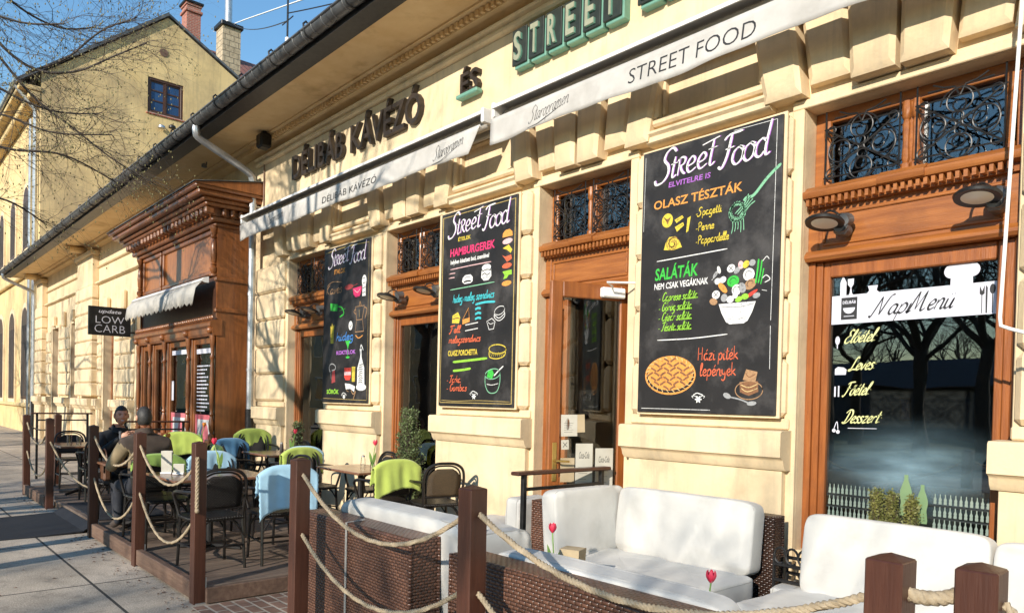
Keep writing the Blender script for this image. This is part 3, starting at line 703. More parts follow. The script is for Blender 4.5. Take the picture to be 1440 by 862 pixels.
# ------------------------------------------------------------------ wooden transoms, grilles, cafe windows and door
def spiral(c, r, turns=1.5, start=0, dirn=1, n=26):
    P = []
    for k in range(n+1):
        t = k/n; a = start+dirn*t*turns*2*math.pi; rr = r*(1-.82*t); P.append((c[0]+rr*math.cos(a), c[1]+rr*math.sin(a)))
    return P
def grille(mb, x0, x1, z0, z1, y):
    w, h = x1-x0, z1-z0; r = .0058
    def T(P, rr=r): mb.tube([(p[0], y, p[1]) for p in P], rr, 5)
    T([(x0+.02, z0+.04), (x1-.02, z0+.04)]); T([(x0+.02, z1-.12), (x1-.02, z1-.12)])
    T([(x0+.03, z0), (x0+.03, z1)]); T([(x1-.03, z0), (x1-.03, z1)])
    T([(x0+.03, z0+.04), (x1-.03, z1-.12)]); T([(x0+.03, z1-.12), (x1-.03, z0+.04)])
    cx, cz = (x0+x1)/2, (z0+z1)/2-.04; s = min(w, h)*.5
    for k in range(4):
        a = math.pi/2*k
        ux, uz = math.cos(a), math.sin(a)
        c = (cx+ux*s*.52, cz+uz*s*.5)
        for d in (1, -1): T(spiral(c, s*.44, 1.2, a+math.pi/2*d+math.pi, d), r*.9)
        T(spiral((cx+ux*s*.2, cz+uz*s*.2), s*.17, 1.1, a+1, 1), r*.8)
    for sx in (-1, 1):
        for sz in (-1, 1):
            T(spiral((cx+sx*w*.36, cz+sz*h*.3), s*.2, 1.3, math.atan2(-sz, -sx), sx*sz), r*.8)
    for d in (1, -1):
        T([(cx, z1-.12), (cx+d*.03, z1-.06), (cx+d*.09, z1-.05), (cx+d*.15, z1-.02)]); T([(cx+d*.1, z1-.06), (cx+d*.18, z1-.055)])
def transom(a, b, lamp_panel=True):
    """carved beam, dentils, transom lights with the iron grille; z 2.67 up to the lintel"""
    y = 4.97; mb = MB()
    mb.box(a, a+.075, y, y+.1, 2.66, 3.1, .006); mb.box(b-.075, b, y, y+.1, 2.66, 3.1, .006)
    yt = 5.04
    mb.box(a, a+.07, yt, yt+.1, 3.1, OT, .006); mb.box(b-.07, b, yt, yt+.1, 3.1, OT, .006); mb.box(a+.07, b-.07, yt, yt+.1, OT-.08, OT, .006)
    c = (a+b)/2; mb.box(a+.001, b-.001, y+.1, yt+.095, 2.99, 3.128)
    mb.box(c-.05, c+.05, yt-.01, yt+.1, 3.13, OT-.08, .008)
    def post(x, r):
        mb.lathe((x, yt-.02, 3.13), [(r*1.3, 0), (r*1.3, .05), (r*.7, .06), (r, .09), (r*.8, .2), (r, .3), (r*.7, .33), (r*1.2, .35), (r*1.2, .40), (r, .45)], 10)
    for x in (c-.03, c+.03, a+.1, b-.1): post(x, .024)
    # moulded ledge
    pr = [(y+.1, 2.985), (y-.025, 2.985), (y-.03, 3.03), (y-.09, 3.042), (y-.10, 3.06), (y-.10, 3.085), (y-.07, 3.10), (y-.04, 3.125), (y+.1, 3.13)]
    mb.sweepx(pr, a-.045 if False else a+.002, b-.002)
    mb.sweepx([(y-.04, 2.99), (y-.06, 2.995), (y-.10, 3.055), (y-.115, 3.062), (y-.115, 3.09), (y-.04, 3.12)], a-.03, b+.03) if False else None
    mb.sweepx([(p[0]-.02, p[1]) for p in pr[1:]], c-.14, c+.14)
    x = a+.02
    while x < b-.03: mb.box(x, x+.022, y-.085, y-.02, 2.992, 3.034); x += .044
    # plain panel below
    mb.box(a+.002, b-.002, y+.012, y+.09, 2.67, 2.984)
    for (q0, q1, r0, r1) in ((a+.1, b-.1, 2.925, 2.945), (a+.1, b-.1, 2.72, 2.74), (a+.1, a+.12, 2.74, 2.925), (b-.12, b-.1, 2.74, 2.925)): mb.box(q0, q1, y-.002, y+.013, r0, r1, .006)
    mb.sweepx([(y+.09, 2.62), (y-.03, 2.62), (y-.05, 2.64), (y-.05, 2.66), (y-.02, 2.69), (y+.02, 2.70), (y+.09, 2.70)], a+.001, b-.001)
    w = build('window', mb, 'wood_h', BLD)
    g = MB(); g.box(a+.06, b-.06, yt+.05, yt+.056, 3.12, OT-.07); build('pane', g, 'glass', w)
    gm = MB(); grille(gm, a+.08, c-.02, 3.14, OT-.03, yt-.075); grille(gm, c+.02, b-.08, 3.14, OT-.03, yt-.075); build('grille', gm, 'iron', w)
    return w
def shop_window(a, b, z0, fw=.1, gm='glass'):
    w = transom(a, b); y = 4.99; mb = MB(); zt = 2.619
    for k, d in enumerate((0, .03, .055)):     # stepped jambs
        q = fw*(k+1)/3
        mb.box(a+fw*k/3, a+q, y+d*.6, y+.1, z0, zt, .006); mb.box(b-q, b-fw*k/3, y+d*.6, y+.1, z0, zt, .006)
    mb.box(a+fw, b-fw, y+.03, y+.1, zt-.11, zt, .008); mb.box(a+fw, b-fw, y+.03, y+.1, z0, z0+.11, .008)
    f = build('frame', mb, 'wood', w)
    g = MB(); g.box(a+fw, b-fw, y+.065, y+.072, z0+.11, zt-.11); build('pane', g, gm, w)
    return w
W1 = shop_window(*OPEN[5], .12); W2 = shop_window(*OPEN[6], .12)
W4 = shop_window(*OPEN[8], .62, .14, 'glass_painted_glow'); shop_window(*OPEN[9], .62, .13); shop_window(*OPEN[10], .62, .13)
# door with leaf standing open
a, b = OPEN[7]; W3 = transom(a, b)
mb = MB(); y = 4.98
for x0, x1, d in ((a, a+.05, 0), (a+.05, a+.085, .025), (b-.1, b-.05, .025), (b-.05, b, 0)): mb.box(x0, x1, y+d, y+.12, .02, 2.619, .007)
mb.box(a+.085, a+.16, y+.04, y+.11, .02, 2.619, .008); mb.box(a+.2, a+.25, y+.05, y+.1, .02, 2.619, .006); mb.box(a+.16, a+.2, y+.06, y+.09, .02, .9); mb.box(a+.16, a+.2, y+.06, y+.09, 2.5, 2.619)
build('frame', mb, 'wood', W3)
DOOR = thing('door_leaf', None, None); DOOR.parent = BLD
del_keys = []
bpy.data.objects.remove(DOOR)
lw, lh = .74, 2.58; th = .05
hinge = Vector((-4.10, 4.96, .03)); ang = math.atan2(-.69, -.25)
DM = Matrix.Translation(hinge) @ Matrix.Rotation(ang, 4, 'Z')   # local x along leaf, y = thickness
mb = MB(); mb.M = DM
mb.box(0, .095, -th/2, th/2, 0, lh, .008); mb.box(lw-.105, lw, -th/2, th/2, 0, lh, .008); mb.box(.095, lw-.105, -th/2, th/2, lh-.13, lh, .008); mb.box(.095, lw-.105, -th/2, th/2, 0, .62, .008)
for sgn in (-1, 1):
    mb.box(.17, lw-.18, sgn*th/2-.008, sgn*th/2+.008, .12, .52, .006)
    mb.box(.095, lw-.105, sgn*th/2-.006, sgn*th/2+.006, .625, .66, .004)
leaf = build('door', mb, 'wood', BLD)
mb = MB(); mb.M = DM; mb.box(.095, lw-.105, -.004, .004, .62, lh-.13); build('pane', mb, 'glass_clear', leaf)
mb = MB(); mb.M = DM
for sgn in (-1, 1):
    mb.box(lw-.075, lw-.035, sgn*(th/2+.004)-.004, sgn*(th/2+.004)+.004, .93, 1.25, .003)
    mb.tube([(lw-.055, sgn*(th/2), 1.1), (lw-.055, sgn*(th/2+.05), 1.1), (lw-.09, sgn*(th/2+.055), 1.1), (lw-.17, sgn*(th/2+.05), 1.095)], .009, 6)
build('handle', mb, 'brass', leaf)
mb = MB(); mb.M = DM; mb.box(.08, .3, th/2, th/2+.06, lh-.115, lh-.03, .01); mb.tube([(.2, th/2+.04, lh-.02), (.32, th/2+.16, lh-.01), (.05, th/2+.2, lh)], .009, 6)
mb.box(.08, .3, -th/2-.055, -th/2, lh-.115, lh-.03, .01)
build('door_closer', mb, 'white_metal', leaf)
for k, (u, v, ww, hh, rot, m) in enumerate(((.40, 1.33, .2, .15, .05, 'paper_cream'), (.47, 1.30, .15, .18, .02, 'paper'), (.545, 1.19, .07, .08, .04, 'paper'), (.32, .74, .16, .50, 0, 'paper'), (.125, .72, .17, .48, 0, 'paper'), (.49, .92, .13, .2, 0, 'paper_cream'))):
    mb = MB(); mb.M = DM @ Matrix.Translation((u+ww/2, .0055+.001*k, v+hh/2)) @ Matrix(((-1, 0, 0, 0), (0, 0, 1, 0), (0, 1, 0, 0), (0, 0, 0, 1))) @ Matrix.Rotation(rot, 4, 'Z')
    mb.mat(m).plate([(-ww/2, -hh/2), (ww/2, -hh/2), (ww/2, hh/2), (-ww/2, hh/2)], .001)
    mb.mat('ink')
    if k in (3, 4): put_text(mb, 'Coca-Cola', -ww*.3, ww*.3, hh*.25, hh*.36, .0015, .3)
    if k == 2:
        mb.ribbon([(-.02, -.02), (.02, .02)], .008, .0005, .0015); mb.ribbon([(-.02, .02), (.02, -.02)], .008, .0005, .0015)
    if k == 0: mb.mat('chalk_brown'); mb.plate([(.02*math.cos(t)-.06, .05*math.sin(t)) for t in [i*.7 for i in range(9)]], .0005, .0015)
    if k in (3, 4, 1):
        for j in range(5): mb.ribbon([(-ww*.32, hh*(.1-.1*j)), (ww*(.25-.05*(j % 3)), hh*(.1-.1*j))], .004, .0005, .0015)
    build('notice', mb, None, leaf)
# wall junk: downpipes
def downpipe(x, wy=4.72, top=5.6, low=1.35):
    mb = MB(); r = .055
    mb.tube(catmull([(x+.1, GY, GZ-.07), (x+.1, GY, GZ-.17), (x+.07, GY+.1, GZ-.26), (x+.02, wy-.12, 5.15), (x, wy-.02, 5.05), (x, wy, 4.9), (x, wy, 4.6)], 4), r, 10)
    mb.tube([(x, wy, 4.6), (x, wy, low)], r, 10)
    for z in (4.6, 3.2, 2.0): mb.tube([(x, wy, z), (x, wy, z+.05)], r+.008, 10); mb.box(x-.012, x+.012, wy, WY, z+.01, z+.035)
    d = build('downpipe', mb, 'zinc', BLD)
    m2 = MB(); m2.tube([(x, wy, low+.05), (x, wy, 0)], r+.012, 10); build('pipe_shoe', m2, 'iron', d)
downpipe(-11.62); downpipe(-30.85)
# earthing cable beside the downpipe
mb = MB(); mb.tube([(-11.47, 4.83, 5.3), (-11.47, 4.83, 4.6)], .012, 5); build('cable_conduit', mb, 'room_item', BLD)
# ------------------------------------------------------------------ handwriting: strokes on a 0..1 cap height grid, x height .5
GL = {
'a': (.5, '38,42 26,50 10,40 6,14 18,0 34,16 40,46|40,48 37,10 48,2 54,10'), 'b': (.46, '8,96 6,40 8,4|8,30 22,50 40,36 36,8 20,0 8,8'), 'c': (.4, '38,40 26,50 10,38 6,14 20,0 40,10'),
'd': (.5, '38,40 24,50 8,36 8,10 22,0 36,14|44,98 38,30 42,2 54,8'), 'e': (.42, '6,20 30,28 34,42 22,50 8,34 8,12 20,0 42,12'), 'f': (.34, '40,88 30,98 20,80 16,10 10,-28|4,48 34,50'),
'g': (.48, '38,42 24,50 8,38 8,14 20,2 34,14 40,46|40,46 36,-20 20,-38 4,-28'), 'h': (.5, '8,98 6,0|7,26 22,50 36,42 36,8 42,0 52,8'), 'i': (.24, '8,46 6,12 12,0 24,8|10,64 12,68'),
'k': (.46, '8,98 6,0|38,48 10,22 24,18 44,0'), 'l': (.26, '14,40 24,84 18,98 10,80 6,16 12,0 26,10'), 'm': (.74, '6,48 5,0|6,28 20,50 30,40 29,0|30,30 46,50 58,40 58,8 64,0 74,8'),
'n': (.5, '6,48 5,0|6,28 22,50 36,42 36,8 42,0 52,8'), 'o': (.46, '24,50 8,38 6,14 20,0 36,12 38,36 24,50 40,44'), 'p': (.48, '8,48 4,-36|8,30 24,50 40,36 36,10 20,0 8,8'),
'r': (.36, '6,48 6,0|6,24 16,46 34,46'), 's': (.36, '32,42 20,50 8,40 26,20 24,4 8,0 0,8'), 't': (.32, '18,86 12,16 18,0 32,10|0,56 34,60'), 'u': (.5, '6,48 6,12 16,0 32,12 38,48|38,48 37,8 44,0 54,8'),
'v': (.44, '4,48 18,0 38,48'), 'y': (.48, '6,48 8,20 20,10 34,20 40,48|40,48 34,-20 18,-36 4,-26'), 'z': (.42, '6,46 36,48 4,2 38,4'), '-': (.3, '2,24 26,26'), ':': (.2, '10,36 12,40|8,4 10,8'),
'á': (.5, '38,42 26,50 10,40 6,14 18,0 34,16 40,46|40,48 37,10 48,2 54,10|26,64 38,82'), 'é': (.42, '6,20 30,28 34,42 22,50 8,34 8,12 20,0 42,12|22,64 34,82'), 'ö': (.46, '24,50 8,38 6,14 20,0 36,12 38,36 24,50 40,44|16,66 17,70|32,66 33,70'),
'ő': (.46, '24,50 8,38 6,14 20,0 36,12 38,36 24,50 40,44|14,62 22,78|28,62 36,78'), 'ü': (.5, '6,48 6,12 16,0 32,12 38,48|38,48 37,8 44,0 54,8|14,66 15,70|32,66 33,70'),
'S': (.62, '60,86 44,100 24,90 18,68 36,48 40,22 24,0 0,-4 -8,10'), 'R': (.62, '16,98 12,0|2,84 30,100 54,88 46,60 14,50|26,50 40,20 62,2'), 'F': (.62, '30,96 24,30 10,-8 -4,0|4,84 20,98 70,102|14,52 46,56'),
'N': (.86, '-8,6 2,-2 16,60 24,98|24,98 44,4|44,4 64,90 84,104'), 'M': (1.05, '-6,8 4,-2 16,60 26,98|26,98 40,10|40,10 66,98|66,98 70,20 78,0 96,12'), 'E': (.58, '52,88 36,100 20,84 32,58 44,56|32,56 6,34 10,4 34,0 56,18'),
'L': (.56, '50,88 36,100 26,76 16,14 -4,4 10,-4 34,6 60,4'), 'D': (.72, '30,92 22,20 6,0|-2,76 20,100 52,94 66,56 46,10 16,-2 -4,8'), 'C': (.56, '52,84 38,100 16,80 8,30 24,0 52,14'), 'G': (.6, '52,84 38,100 16,80 8,30 24,0 48,14 50,40|34,40 60,42'),
'T': (.56, '4,88 24,98 66,98|38,96 28,16 14,0 4,8'), 'P': (.54, '14,96 10,0|4,84 28,100 50,86 42,56 12,50'), 'H': (.62, '10,98 8,0|48,98 46,0|8,48 48,52'), 'K': (.56, '10,98 8,0|46,96 10,46 48,0'), ' ': (.26, ''),
'A': (.6, '4,0 28,98 52,0|14,36 44,36'),
}
def hand(mb, s, u0, v0, h, width=None, w=.012, shear=.25, at=.002, nib=None, rise=0, n=4, th=.0008, jit=0):
    """write s with baseline at (u0, v0), cap height h; width fits the line"""
    tot = sum(GL[c][0] for c in s)*h
    sx = (width/tot) if width else 1.0
    x = 0
    for c in s:
        adv, st = GL[c]
        if st:
            dy = random.uniform(-jit, jit)*h
            for sk in st.split('|'):
                P = [tuple(float(q)/100 for q in p.split(',')) for p in sk.split(' ')]
                P = [((x+px*h)*sx+py*h*shear, py*h+dy+rise*(x+px*h)*sx) for px, py in P]
                P = catmull([(a, b, 0) for a, b in P], n) if len(P) > 2 else [Vector((a, b, 0)) for a, b in P]
                mb.ribbon([(u0+p[0], v0+p[1]) for p in P], w, th, at, nib)
        x += adv*h
def ell(c, a, b, n=20, rot=0, s=0, e=2*math.pi):
    P = []
    full = abs(e-s-2*math.pi) < 1e-6
    for i in range(n if full else n+1):
        t = s+(e-s)*i/n; x, y = a*math.cos(t), b*math.sin(t); P.append((c[0]+x*math.cos(rot)-y*math.sin(rot), c[1]+x*math.sin(rot)+y*math.cos(rot)))
    return P
def loop(P): return list(P)+[P[0], P[1]]
# ------------------------------------------------------------------ fascia lettering
def sign_word(word, x0, x1, z0, z1, label, style='dark'):
    t = thing('sign_lettering', label, 'sign', ((x0+x1)/2, PY+.03, z0))
    _, _, A, B, _, _ = text_mesh(word, 1, 0, .012, .5)
    # advance of each letter from its prefix width
    sc = (x1-x0)/(B-A); capH = .698
    for i, ch in enumerate(word):
        pre = text_mesh(word[:i]+'I', 1, 0, .012, .5)[3]-text_mesh('I', 1, 0, .012, .5)[3] if i else 0
        vs, fs, a, b, c, d = text_mesh(ch, 1, 0, .012, .5)
        sv = (z1-z0)/capH
        mb = MB(); mb.M = wallM(x0, PY+.045, z0)
        mb.mat('letter_dark')
        mb.add([((pre+x-A)*sc, y*sv, (z+.5)*.06+.0) for x, y, z in vs], fs)
        build('letter', mb, None, t)
    return t
sign_word('DÉLIBÁB', -10.37, -8.86, 4.80, 5.13, 'first word of dark relief letters high on the facade, nearest the downpipe')
sign_word('KÁVÉZÓ', -8.66, -7.07, 4.79, 5.13, 'second word of dark relief letters, ending in an accented O')
t = sign_word('ÉS', -6.33, -6.03, 4.84, 5.06, 'two small dark letters on green footings between the long words')
mb = MB(); mb.box(-6.36, -6.01, PY-.05, PY+.04, 4.79, 4.835, .01); build('footing', mb, 'letter_green', t)
def tile_word(word, x0, pitch, z0, z1, label):
    t = thing('sign_lettering', label, 'sign', (x0+pitch*len(word)/2, PY+.03, z0))
    for i, ch in enumerate(word):
        a = x0+i*pitch; mb = MB()
        mb.mat('letter_green').box(a+.02, a+pitch-.012, PY-.03, PY+.06, z0, z1-.02, .006)
        mb.mat('letter_tile').box(a+.002, a+pitch-.03, PY-.05, PY-.028, z0+.03, z1, .004)
        c = build('letter_tile', mb, None, t)
        m2 = MB(); m2.M = wallM(a+.045, PY-.05, z0+.06)
        vs, fs, p, q, r, s = text_mesh(ch, 1, 0, .02, .5)
        su = (pitch-.13)/(q-p); sv = (z1-z0-.1)/(s-r)
        m2.mat('letter_green').add([((x-p)*su+.004, (y-r)*sv-.004, (z+.5)*.018) for x, y, z in vs], fs)
        m2.mat('letter_pale').add([((x-p)*su, (y-r)*sv, .0185+(z+.5)*.006) for x, y, z in vs], fs)
        build('letter', m2, None, c)
    return t
tile_word('STREET', -5.46, .233, 4.82, 5.19, 'row of six dark tiles with green edged relief letters')
tile_word('FOOD', -3.92, .233, 4.82, 5.19, 'four dark letter tiles above the longer awning, cut by the top of the photo')

# ------------------------------------------------------------------ awnings
def yv(x, v): return 4.487+.014*v*math.sin(x*5.2)*math.cos(x*1.7)+.006*v*math.sin(x*13)
def awning(x0, x1, label, texts, droop):
    t = thing('awning', label, 'awning', ((x0+x1)/2, 4.8, 4.5))
    mb = MB(); mb.sweepx([(4.79, 4.44), (4.79, 4.47), (4.60, 4.45), (4.50, 4.405), (4.49, 4.37), (4.505, 4.37), (4.52, 4.39), (4.61, 4.43)], x0, x1); build('cover_rail', mb, 'white_metal', t)
    mb = MB(); mb.tube([(x0+.03, 4.66, 4.34), (x1-.03, 4.66, 4.34)], .055, 12); mb.box(x0+.02, x1-.02, 4.74, 4.79, 4.26, 4.435, .01); build('fabric_roll', mb, 'bay_cloth', t)
    mb = MB(); mb.box(x0+.03, x1-.03, 4.49, 4.53, 4.24, 4.275, .008); build('front_rail', mb, 'white_metal', t)
    # hanging valance: gentle ripples, slanting free ends
    n = int((x1-x0)/.06); mb = MB(); vs = []; fs = []; rows = 6
    for i in range(n+1):
        u = i/n; x = lerp(x0, x1, u)
        for j in range(rows+1):
            v = j/rows; z = 4.268-.236*v
            y = yv(x, v)
            xx = x
            if droop == 'R' and u > .9: xx = x-.17*v*((u-.9)/.1)
            if droop == 'L' and u < .05: y += .1*v*(1-u/.05)*0; xx = x+.0
            z += -.012*v*math.sin(x*3.1)
            vs.append((xx, y, z)); 
    for i in range(n):
        for j in range(rows): a = i*(rows+1)+j; fs.append((a, a+rows+1, a+rows+2, a+1))
    mb.add(vs, fs)
    if droop == 'L': mb.add([(x0, 4.49, 4.37), (x0, 4.62, 4.42), (x0+.01, 4.62, 4.22), (x0, 4.49, 4.04)], [(0, 1, 2, 3)])
    v = build('valance', mb, 'awning_cloth', t)
    sm = v.modifiers.new('thick', 'SOLIDIFY'); sm.thickness = .003
    for body, a, b, z0, z1, kind in texts:
        m2 = MB(); m2.M = wallM(a, 4.464, z0)
        if kind == 'cap': put_text(m2, body, 0, b-a, 0, z1-z0, .0, .12, -.008)
        else:
            hand(m2, body, 0, .03, z1-z0, b-a-.04, .0055, .3, 0, (.6, .35), .10)
            m2.ribbon([(-.02, -.01), (.1, .0), ((b-a)*.75, .075)], .0055, .0008, 0)
        for p in m2.v: p.y = yv(p.x, (4.268-p.z)/.236)-.0045+(p.y-4.464)
        build('lettering', m2, 'ink', v)
    for x in (x0, x1):
        m2 = MB(); m2.box(x-.02, x+.02, 4.5, 4.79, 4.29, 4.435, .01); build('end_cap', m2, 'white_metal', t)
    return t
awning(-11.55, -5.60, 'rolled-up white awning with cafe lettering, nearest the wooden shopfront', [('Staropramen', -10.55, -9.95, 4.06, 4.19, 'hand'), ('DÉLIBÁB KÁVÉZÓ', -8.82, -7.48, 4.10, 4.20, 'cap'), ('Staropramen', -6.36, -5.82, 4.06, 4.195, 'hand')], 'R')
awning(-5.44, 3.2, 'rolled-up white awning whose valance is lettered with the words for snack food', [('Staropramen', -4.90, -4.38, 4.06, 4.195, 'hand'), ('STREET FOOD', -3.77, -2.68, 4.09, 4.20, 'cap')], 'L')
mb = MB(); mb.tube([(-1.14, 4.44, 4.45), (-1.15, 4.44, 3.7), (-1.20, 4.44, 2.1), (-1.195, 4.44, 2.055), (-1.15, 4.435, 2.035), (-1.02, 4.43, 1.99)], .0095, 8); mb.tube([(-1.02, 4.43, 1.99), (-1.02, 4.43, 1.84)], .014, 8)
solo('crank_rod', mb, 'white_metal', 'white bent crank rod hanging from the awning in front of the menu window', 'awning crank', (-1.14, 4.44, 1.8))

# ------------------------------------------------------------------ chalk posters
def poster(x0, z0, W, H, label, inset=0):
    t = thing('menu_poster', label, 'poster', (x0+W/2, 4.79, z0))
    mb = MB(); mb.mat('board').box(x0, x0+W, 4.76, 4.778, z0, z0+H, .002)
    mb.mat('stucco').box(x0-.02, x0+W+.02, 4.779, 4.80, z0-.02, z0+H+.02, .003)
    build('board', mb, None, t)
    return t, wallM(x0, 4.76, z0)
class Art:
    """chalk drawings: every call to new() starts one part"""
    def __init__(s, t, M): s.t = t; s.Mx = M; s.mb = None
    def new(s): s.mb = MB(); s.mb.M = s.Mx; s.k = 0; return s
    def c(s, col): s.mb.mat('chalk_'+col if not col.startswith('=') else col[1:]); return s
    def line(s, P, w=.006, sm=True, at=.002):
        if sm and len(P) > 2: P = [tuple(p[:2]) for p in catmull([(a, b, 0) for a, b in P], 5)]
        s.mb.ribbon(P, w, .0006, at); return s
    def fill(s, P, at=.0012): s.k += 1; s.mb.plate(P, .0004, at+s.k*.00008); return s
    def text(s, body, u0, u1, v0, v1, shear=0, bold=0, rise=0): put_text(s.mb, body, u0, u1, v0, v1, .002, shear, bold, rise); return s
    def hand(s, body, u0, v0, h, width=None, w=.012, **k): hand(s.mb, body, u0, v0, h, width, w, **k); return s
    def done(s, name): return build(name, s.mb, None, s.t, smooth=0)
def street_food(A, u0, v0, sc):
    A.new().c('white')
    for col, dx, w in (('violet', .010*sc, .017*sc), ('white', 0, .024*sc)):
        A.c(col)
        at = .0014 if col == 'violet' else .0026
        A.mb.ci = A.mb.ci
        hand(A.mb, 'S', u0+.10*sc+dx, v0+.08*sc, .27*sc, None, w, .18, at, (.5, .5))
        x = u0+.235*sc
        for ch, h in (('t', .23), ('R', .17), ('e', .29), ('e', .29), ('t', .27)):
            hand(A.mb, ch, x+dx, v0+.085*sc+(x-u0)*.06, h*sc*.86, None, w*.8, .14, at, (.5, .5)); x += GL[ch][0]*h*sc*.86
        A.line([(u0+.56*sc+dx, v0+.30*sc), (u0+.72*sc+dx, v0+.335*sc)], w*.7, at=at)
        hand(A.mb, 'F', u0+.72*sc+dx, v0+.09*sc, .235*sc, None, w, .18, at, (.5, .5))
        x = u0+.815*sc
        for ch in 'ood': hand(A.mb, ch, x+dx, v0+.075*sc+(x-u0-.8*sc)*.06, .27*sc, None, w*.85, .16, at, (.5, .5)); x += .098*sc
    return A.done('lettering')
def flourish(A, u, v, s):
    A.new().c('white').text('Finom', u-.4*s, u+.35*s, v+.28*s, v+.48*s, .3) if False else A.new().c('white')
    A.line([(u-.6*s, v+.3*s), (u-.2*s, v+.5*s), (u+.2*s, v+.42*s), (u+.55*s, v+.3*s)], .09*s)
    A.line([(u-.6*s, v), (u-.75*s, v+.2*s), (u-.4*s, v+.22*s), (u, v), (u+.45*s, v+.22*s), (u+.75*s, v+.18*s), (u+.6*s, v)], .06*s)
    for a in range(6): A.fill(ell((u+.22*s*math.cos(a*1.05), v-.12*s+.2*s*math.sin(a*1.05)), .2*s, .09*s, 8, a*1.05))
    return A.done('emblem')

# the largest poster, pasta, salads and pies
P4, M4 = poster(-3.82, 1.55, 1.205, 2.075, 'large black chalk poster with pasta, salad bowl and pie between door and menu window')
A = Art(P4, M4); random.seed(3)
street_food(A, .045, 1.738, .92)
A.new().c('violet').text('ELVITELRE IS', .255, .635, 1.757, 1.798, .1, .02).done('lettering')
A.new().c('orange').text('OLASZ TÉSZTÁK', .118, .905, 1.605, 1.69, .03, .016).done('lettering')
A.new().c('yellow').hand('-Spagetti', .515, 1.488, .062, .225, .0075, shear=.05).hand('-Penne', .518, 1.376, .062, .16, .0075, shear=.05).hand('-Pappardelle', .52, 1.276, .062, .285, .0075, shear=.05).done('lettering')
A.new().c('yellow').fill(ell((.252, 1.502), .052, .055)).c('brown')
for k in range(7): A.line([(.215+.006*k, 1.535-.008*k), (.25, 1.51-.004*k), (.285-.004*k, 1.525-.009*k)], .004, at=.0028)
A.c('yellow').fill([(.32, 1.495), (.39, 1.52), (.405, 1.50), (.34, 1.468)]).fill([(.325, 1.44), (.40, 1.465), (.41, 1.44), (.345, 1.40)]).fill([(.44, 1.49), (.47, 1.50), (.45, 1.39), (.43, 1.38)])
A.c('brown').line([(.335, 1.488), (.395, 1.505)], .004, at=.0028).line([(.345, 1.432), (.4, 1.448)], .004, at=.0028)
A.c('yellow').fill([(.225, 1.275), (.24, 1.325), (.275, 1.37), (.33, 1.368), (.37, 1.33), (.395, 1.275), (.31, 1.262)]).c('brown')
for k in range(9): A.line(ell((.31, 1.315), .062-.005*k, .042-.004*k, 8, k*.7, 0, 3.6), .004, at=.0028)
A.done('pasta_drawing')
A.new().c('mint').line([(1.20, 1.735), (1.10, 1.66), (1.0, 1.56), (.94, 1.55), (.92, 1.53)], .022)
for k in range(4): A.line([(.955+.018*k, 1.575-.02*k), (.93+.01*k, 1.52-.012*k), (.85+.02*k, 1.45-.01*k)], .008)
for k in range(16): a = k*.4; A.line([(.87+.055*math.cos(a), 1.48+.06*math.sin(a)), (.87+.07*math.cos(a+1.4), 1.46+.07*math.sin(a+1.4)), (.865+.06*math.cos(a+2.5), 1.45+.06*math.sin(a+2.5))], .006)
for k in range(5): A.line([(.83+.022*k, 1.42), (.835+.022*k, 1.36), (.825+.025*k, 1.31+.012*(k % 3))], .006)
A.done('fork_drawing')
A.new().c('white').line([(.16, 1.193), (.5, 1.20), (.795, 1.207)], .008).line([(.184, .569), (.5, .568), (.815, .584)], .008).line([(.043, .029), (.684, .027)], .007).line([(1.163, 2.05), (1.154, .66)], .006, False).line([(1.153, .624), (1.156, .323)], .006, False).line([(.823, 2.055), (1.16, 2.05)], .006, False).line([(.026, 2.04), (.02, 1.45)], .005, False).done('chalk_border')
for k in range(14): pass
A.new().c('green').text('SALÁTÁK', .146, .545, 1.04, 1.16, .1, .022).done('lettering')
A.new().c('white').text('NEM CSAK VEGÁKNAK', .142, .638, .968, 1.03, .05, .02).done('lettering')
A.new().c('lime')
for s, v, wd in (('- Caprese saláta', .873, .36), ('- Görög saláta', .795, .31), ('- Cézár saláta', .718, .31), ('- Tészta saláta', .640, .31)): A.hand(s, .187, v, .066, wd, .0075, shear=.25)
A.done('lettering')
A.new().c('white').fill([(.735, .808)]+[(.735+.30*(1-math.cos(t))/2, .808-.02+.001) for t in ()]+[(.76, .74), (.80, .672), (.83, .655), (.945, .655), (.975, .672), (1.01, .735), (1.035, .805)]).c('grey').line([(.75, .79), (.9, .775), (1.02, .79)], .006, at=.0026).line([(.80, .70), (.88, .685), (.97, .70)], .004, at=.0026).done('bowl_drawing')
A.new()
for (u, v, a, b, r, col) in ((.70, 1.03, .03, .014, .9, 'grey'), (.72, .98, .032, .026, 0, 'white'), (.765, .985, .028, .024, .3, 'white'), (.83, 1.06, .034, .03, .2, 'white'), (.88, 1.04, .03, .02, .7, 'grey'), (.91, 1.075, .022, .03, .2, 'palepink'), (.95, 1.075, .03, .024, .9, 'yellow'), (1.0, 1.08, .026, .024, 0, 'grey'),
        (.975, 1.0, .046, .046, 0, 'white'), (.99, .93, .05, .036, .5, 'tan'), (.85, .965, .05, .042, .2, 'green'), (.765, .925, .052, .022, -.8, 'orange'), (.88, .90, .04, .04, 0, 'white'), (.925, .91, .03, .04, .4, 'grey'), (.71, .88, .034, .032, 0, 'white'), (.69, .83, .035, .025, -.3, 'tan'), (.78, .85, .028, .03, 0, 'grey'),
        (.83, .835, .03, .026, 0, 'white'), (.90, .83, .03, .02, .3, 'lime'), (1.0, .86, .055, .013, .5, 'red'), (1.04, .845, .03, .02, .2, 'grey'), (.95, .845, .03, .022, 0, 'lime'), (.73, 1.06, .014, .03, .3, 'white'), (.87, .86, .022, .022, 0, 'white')):
    A.c(col).fill(ell((u, v), a, b, 12, r))
A.c('ink' if False else '=ink')
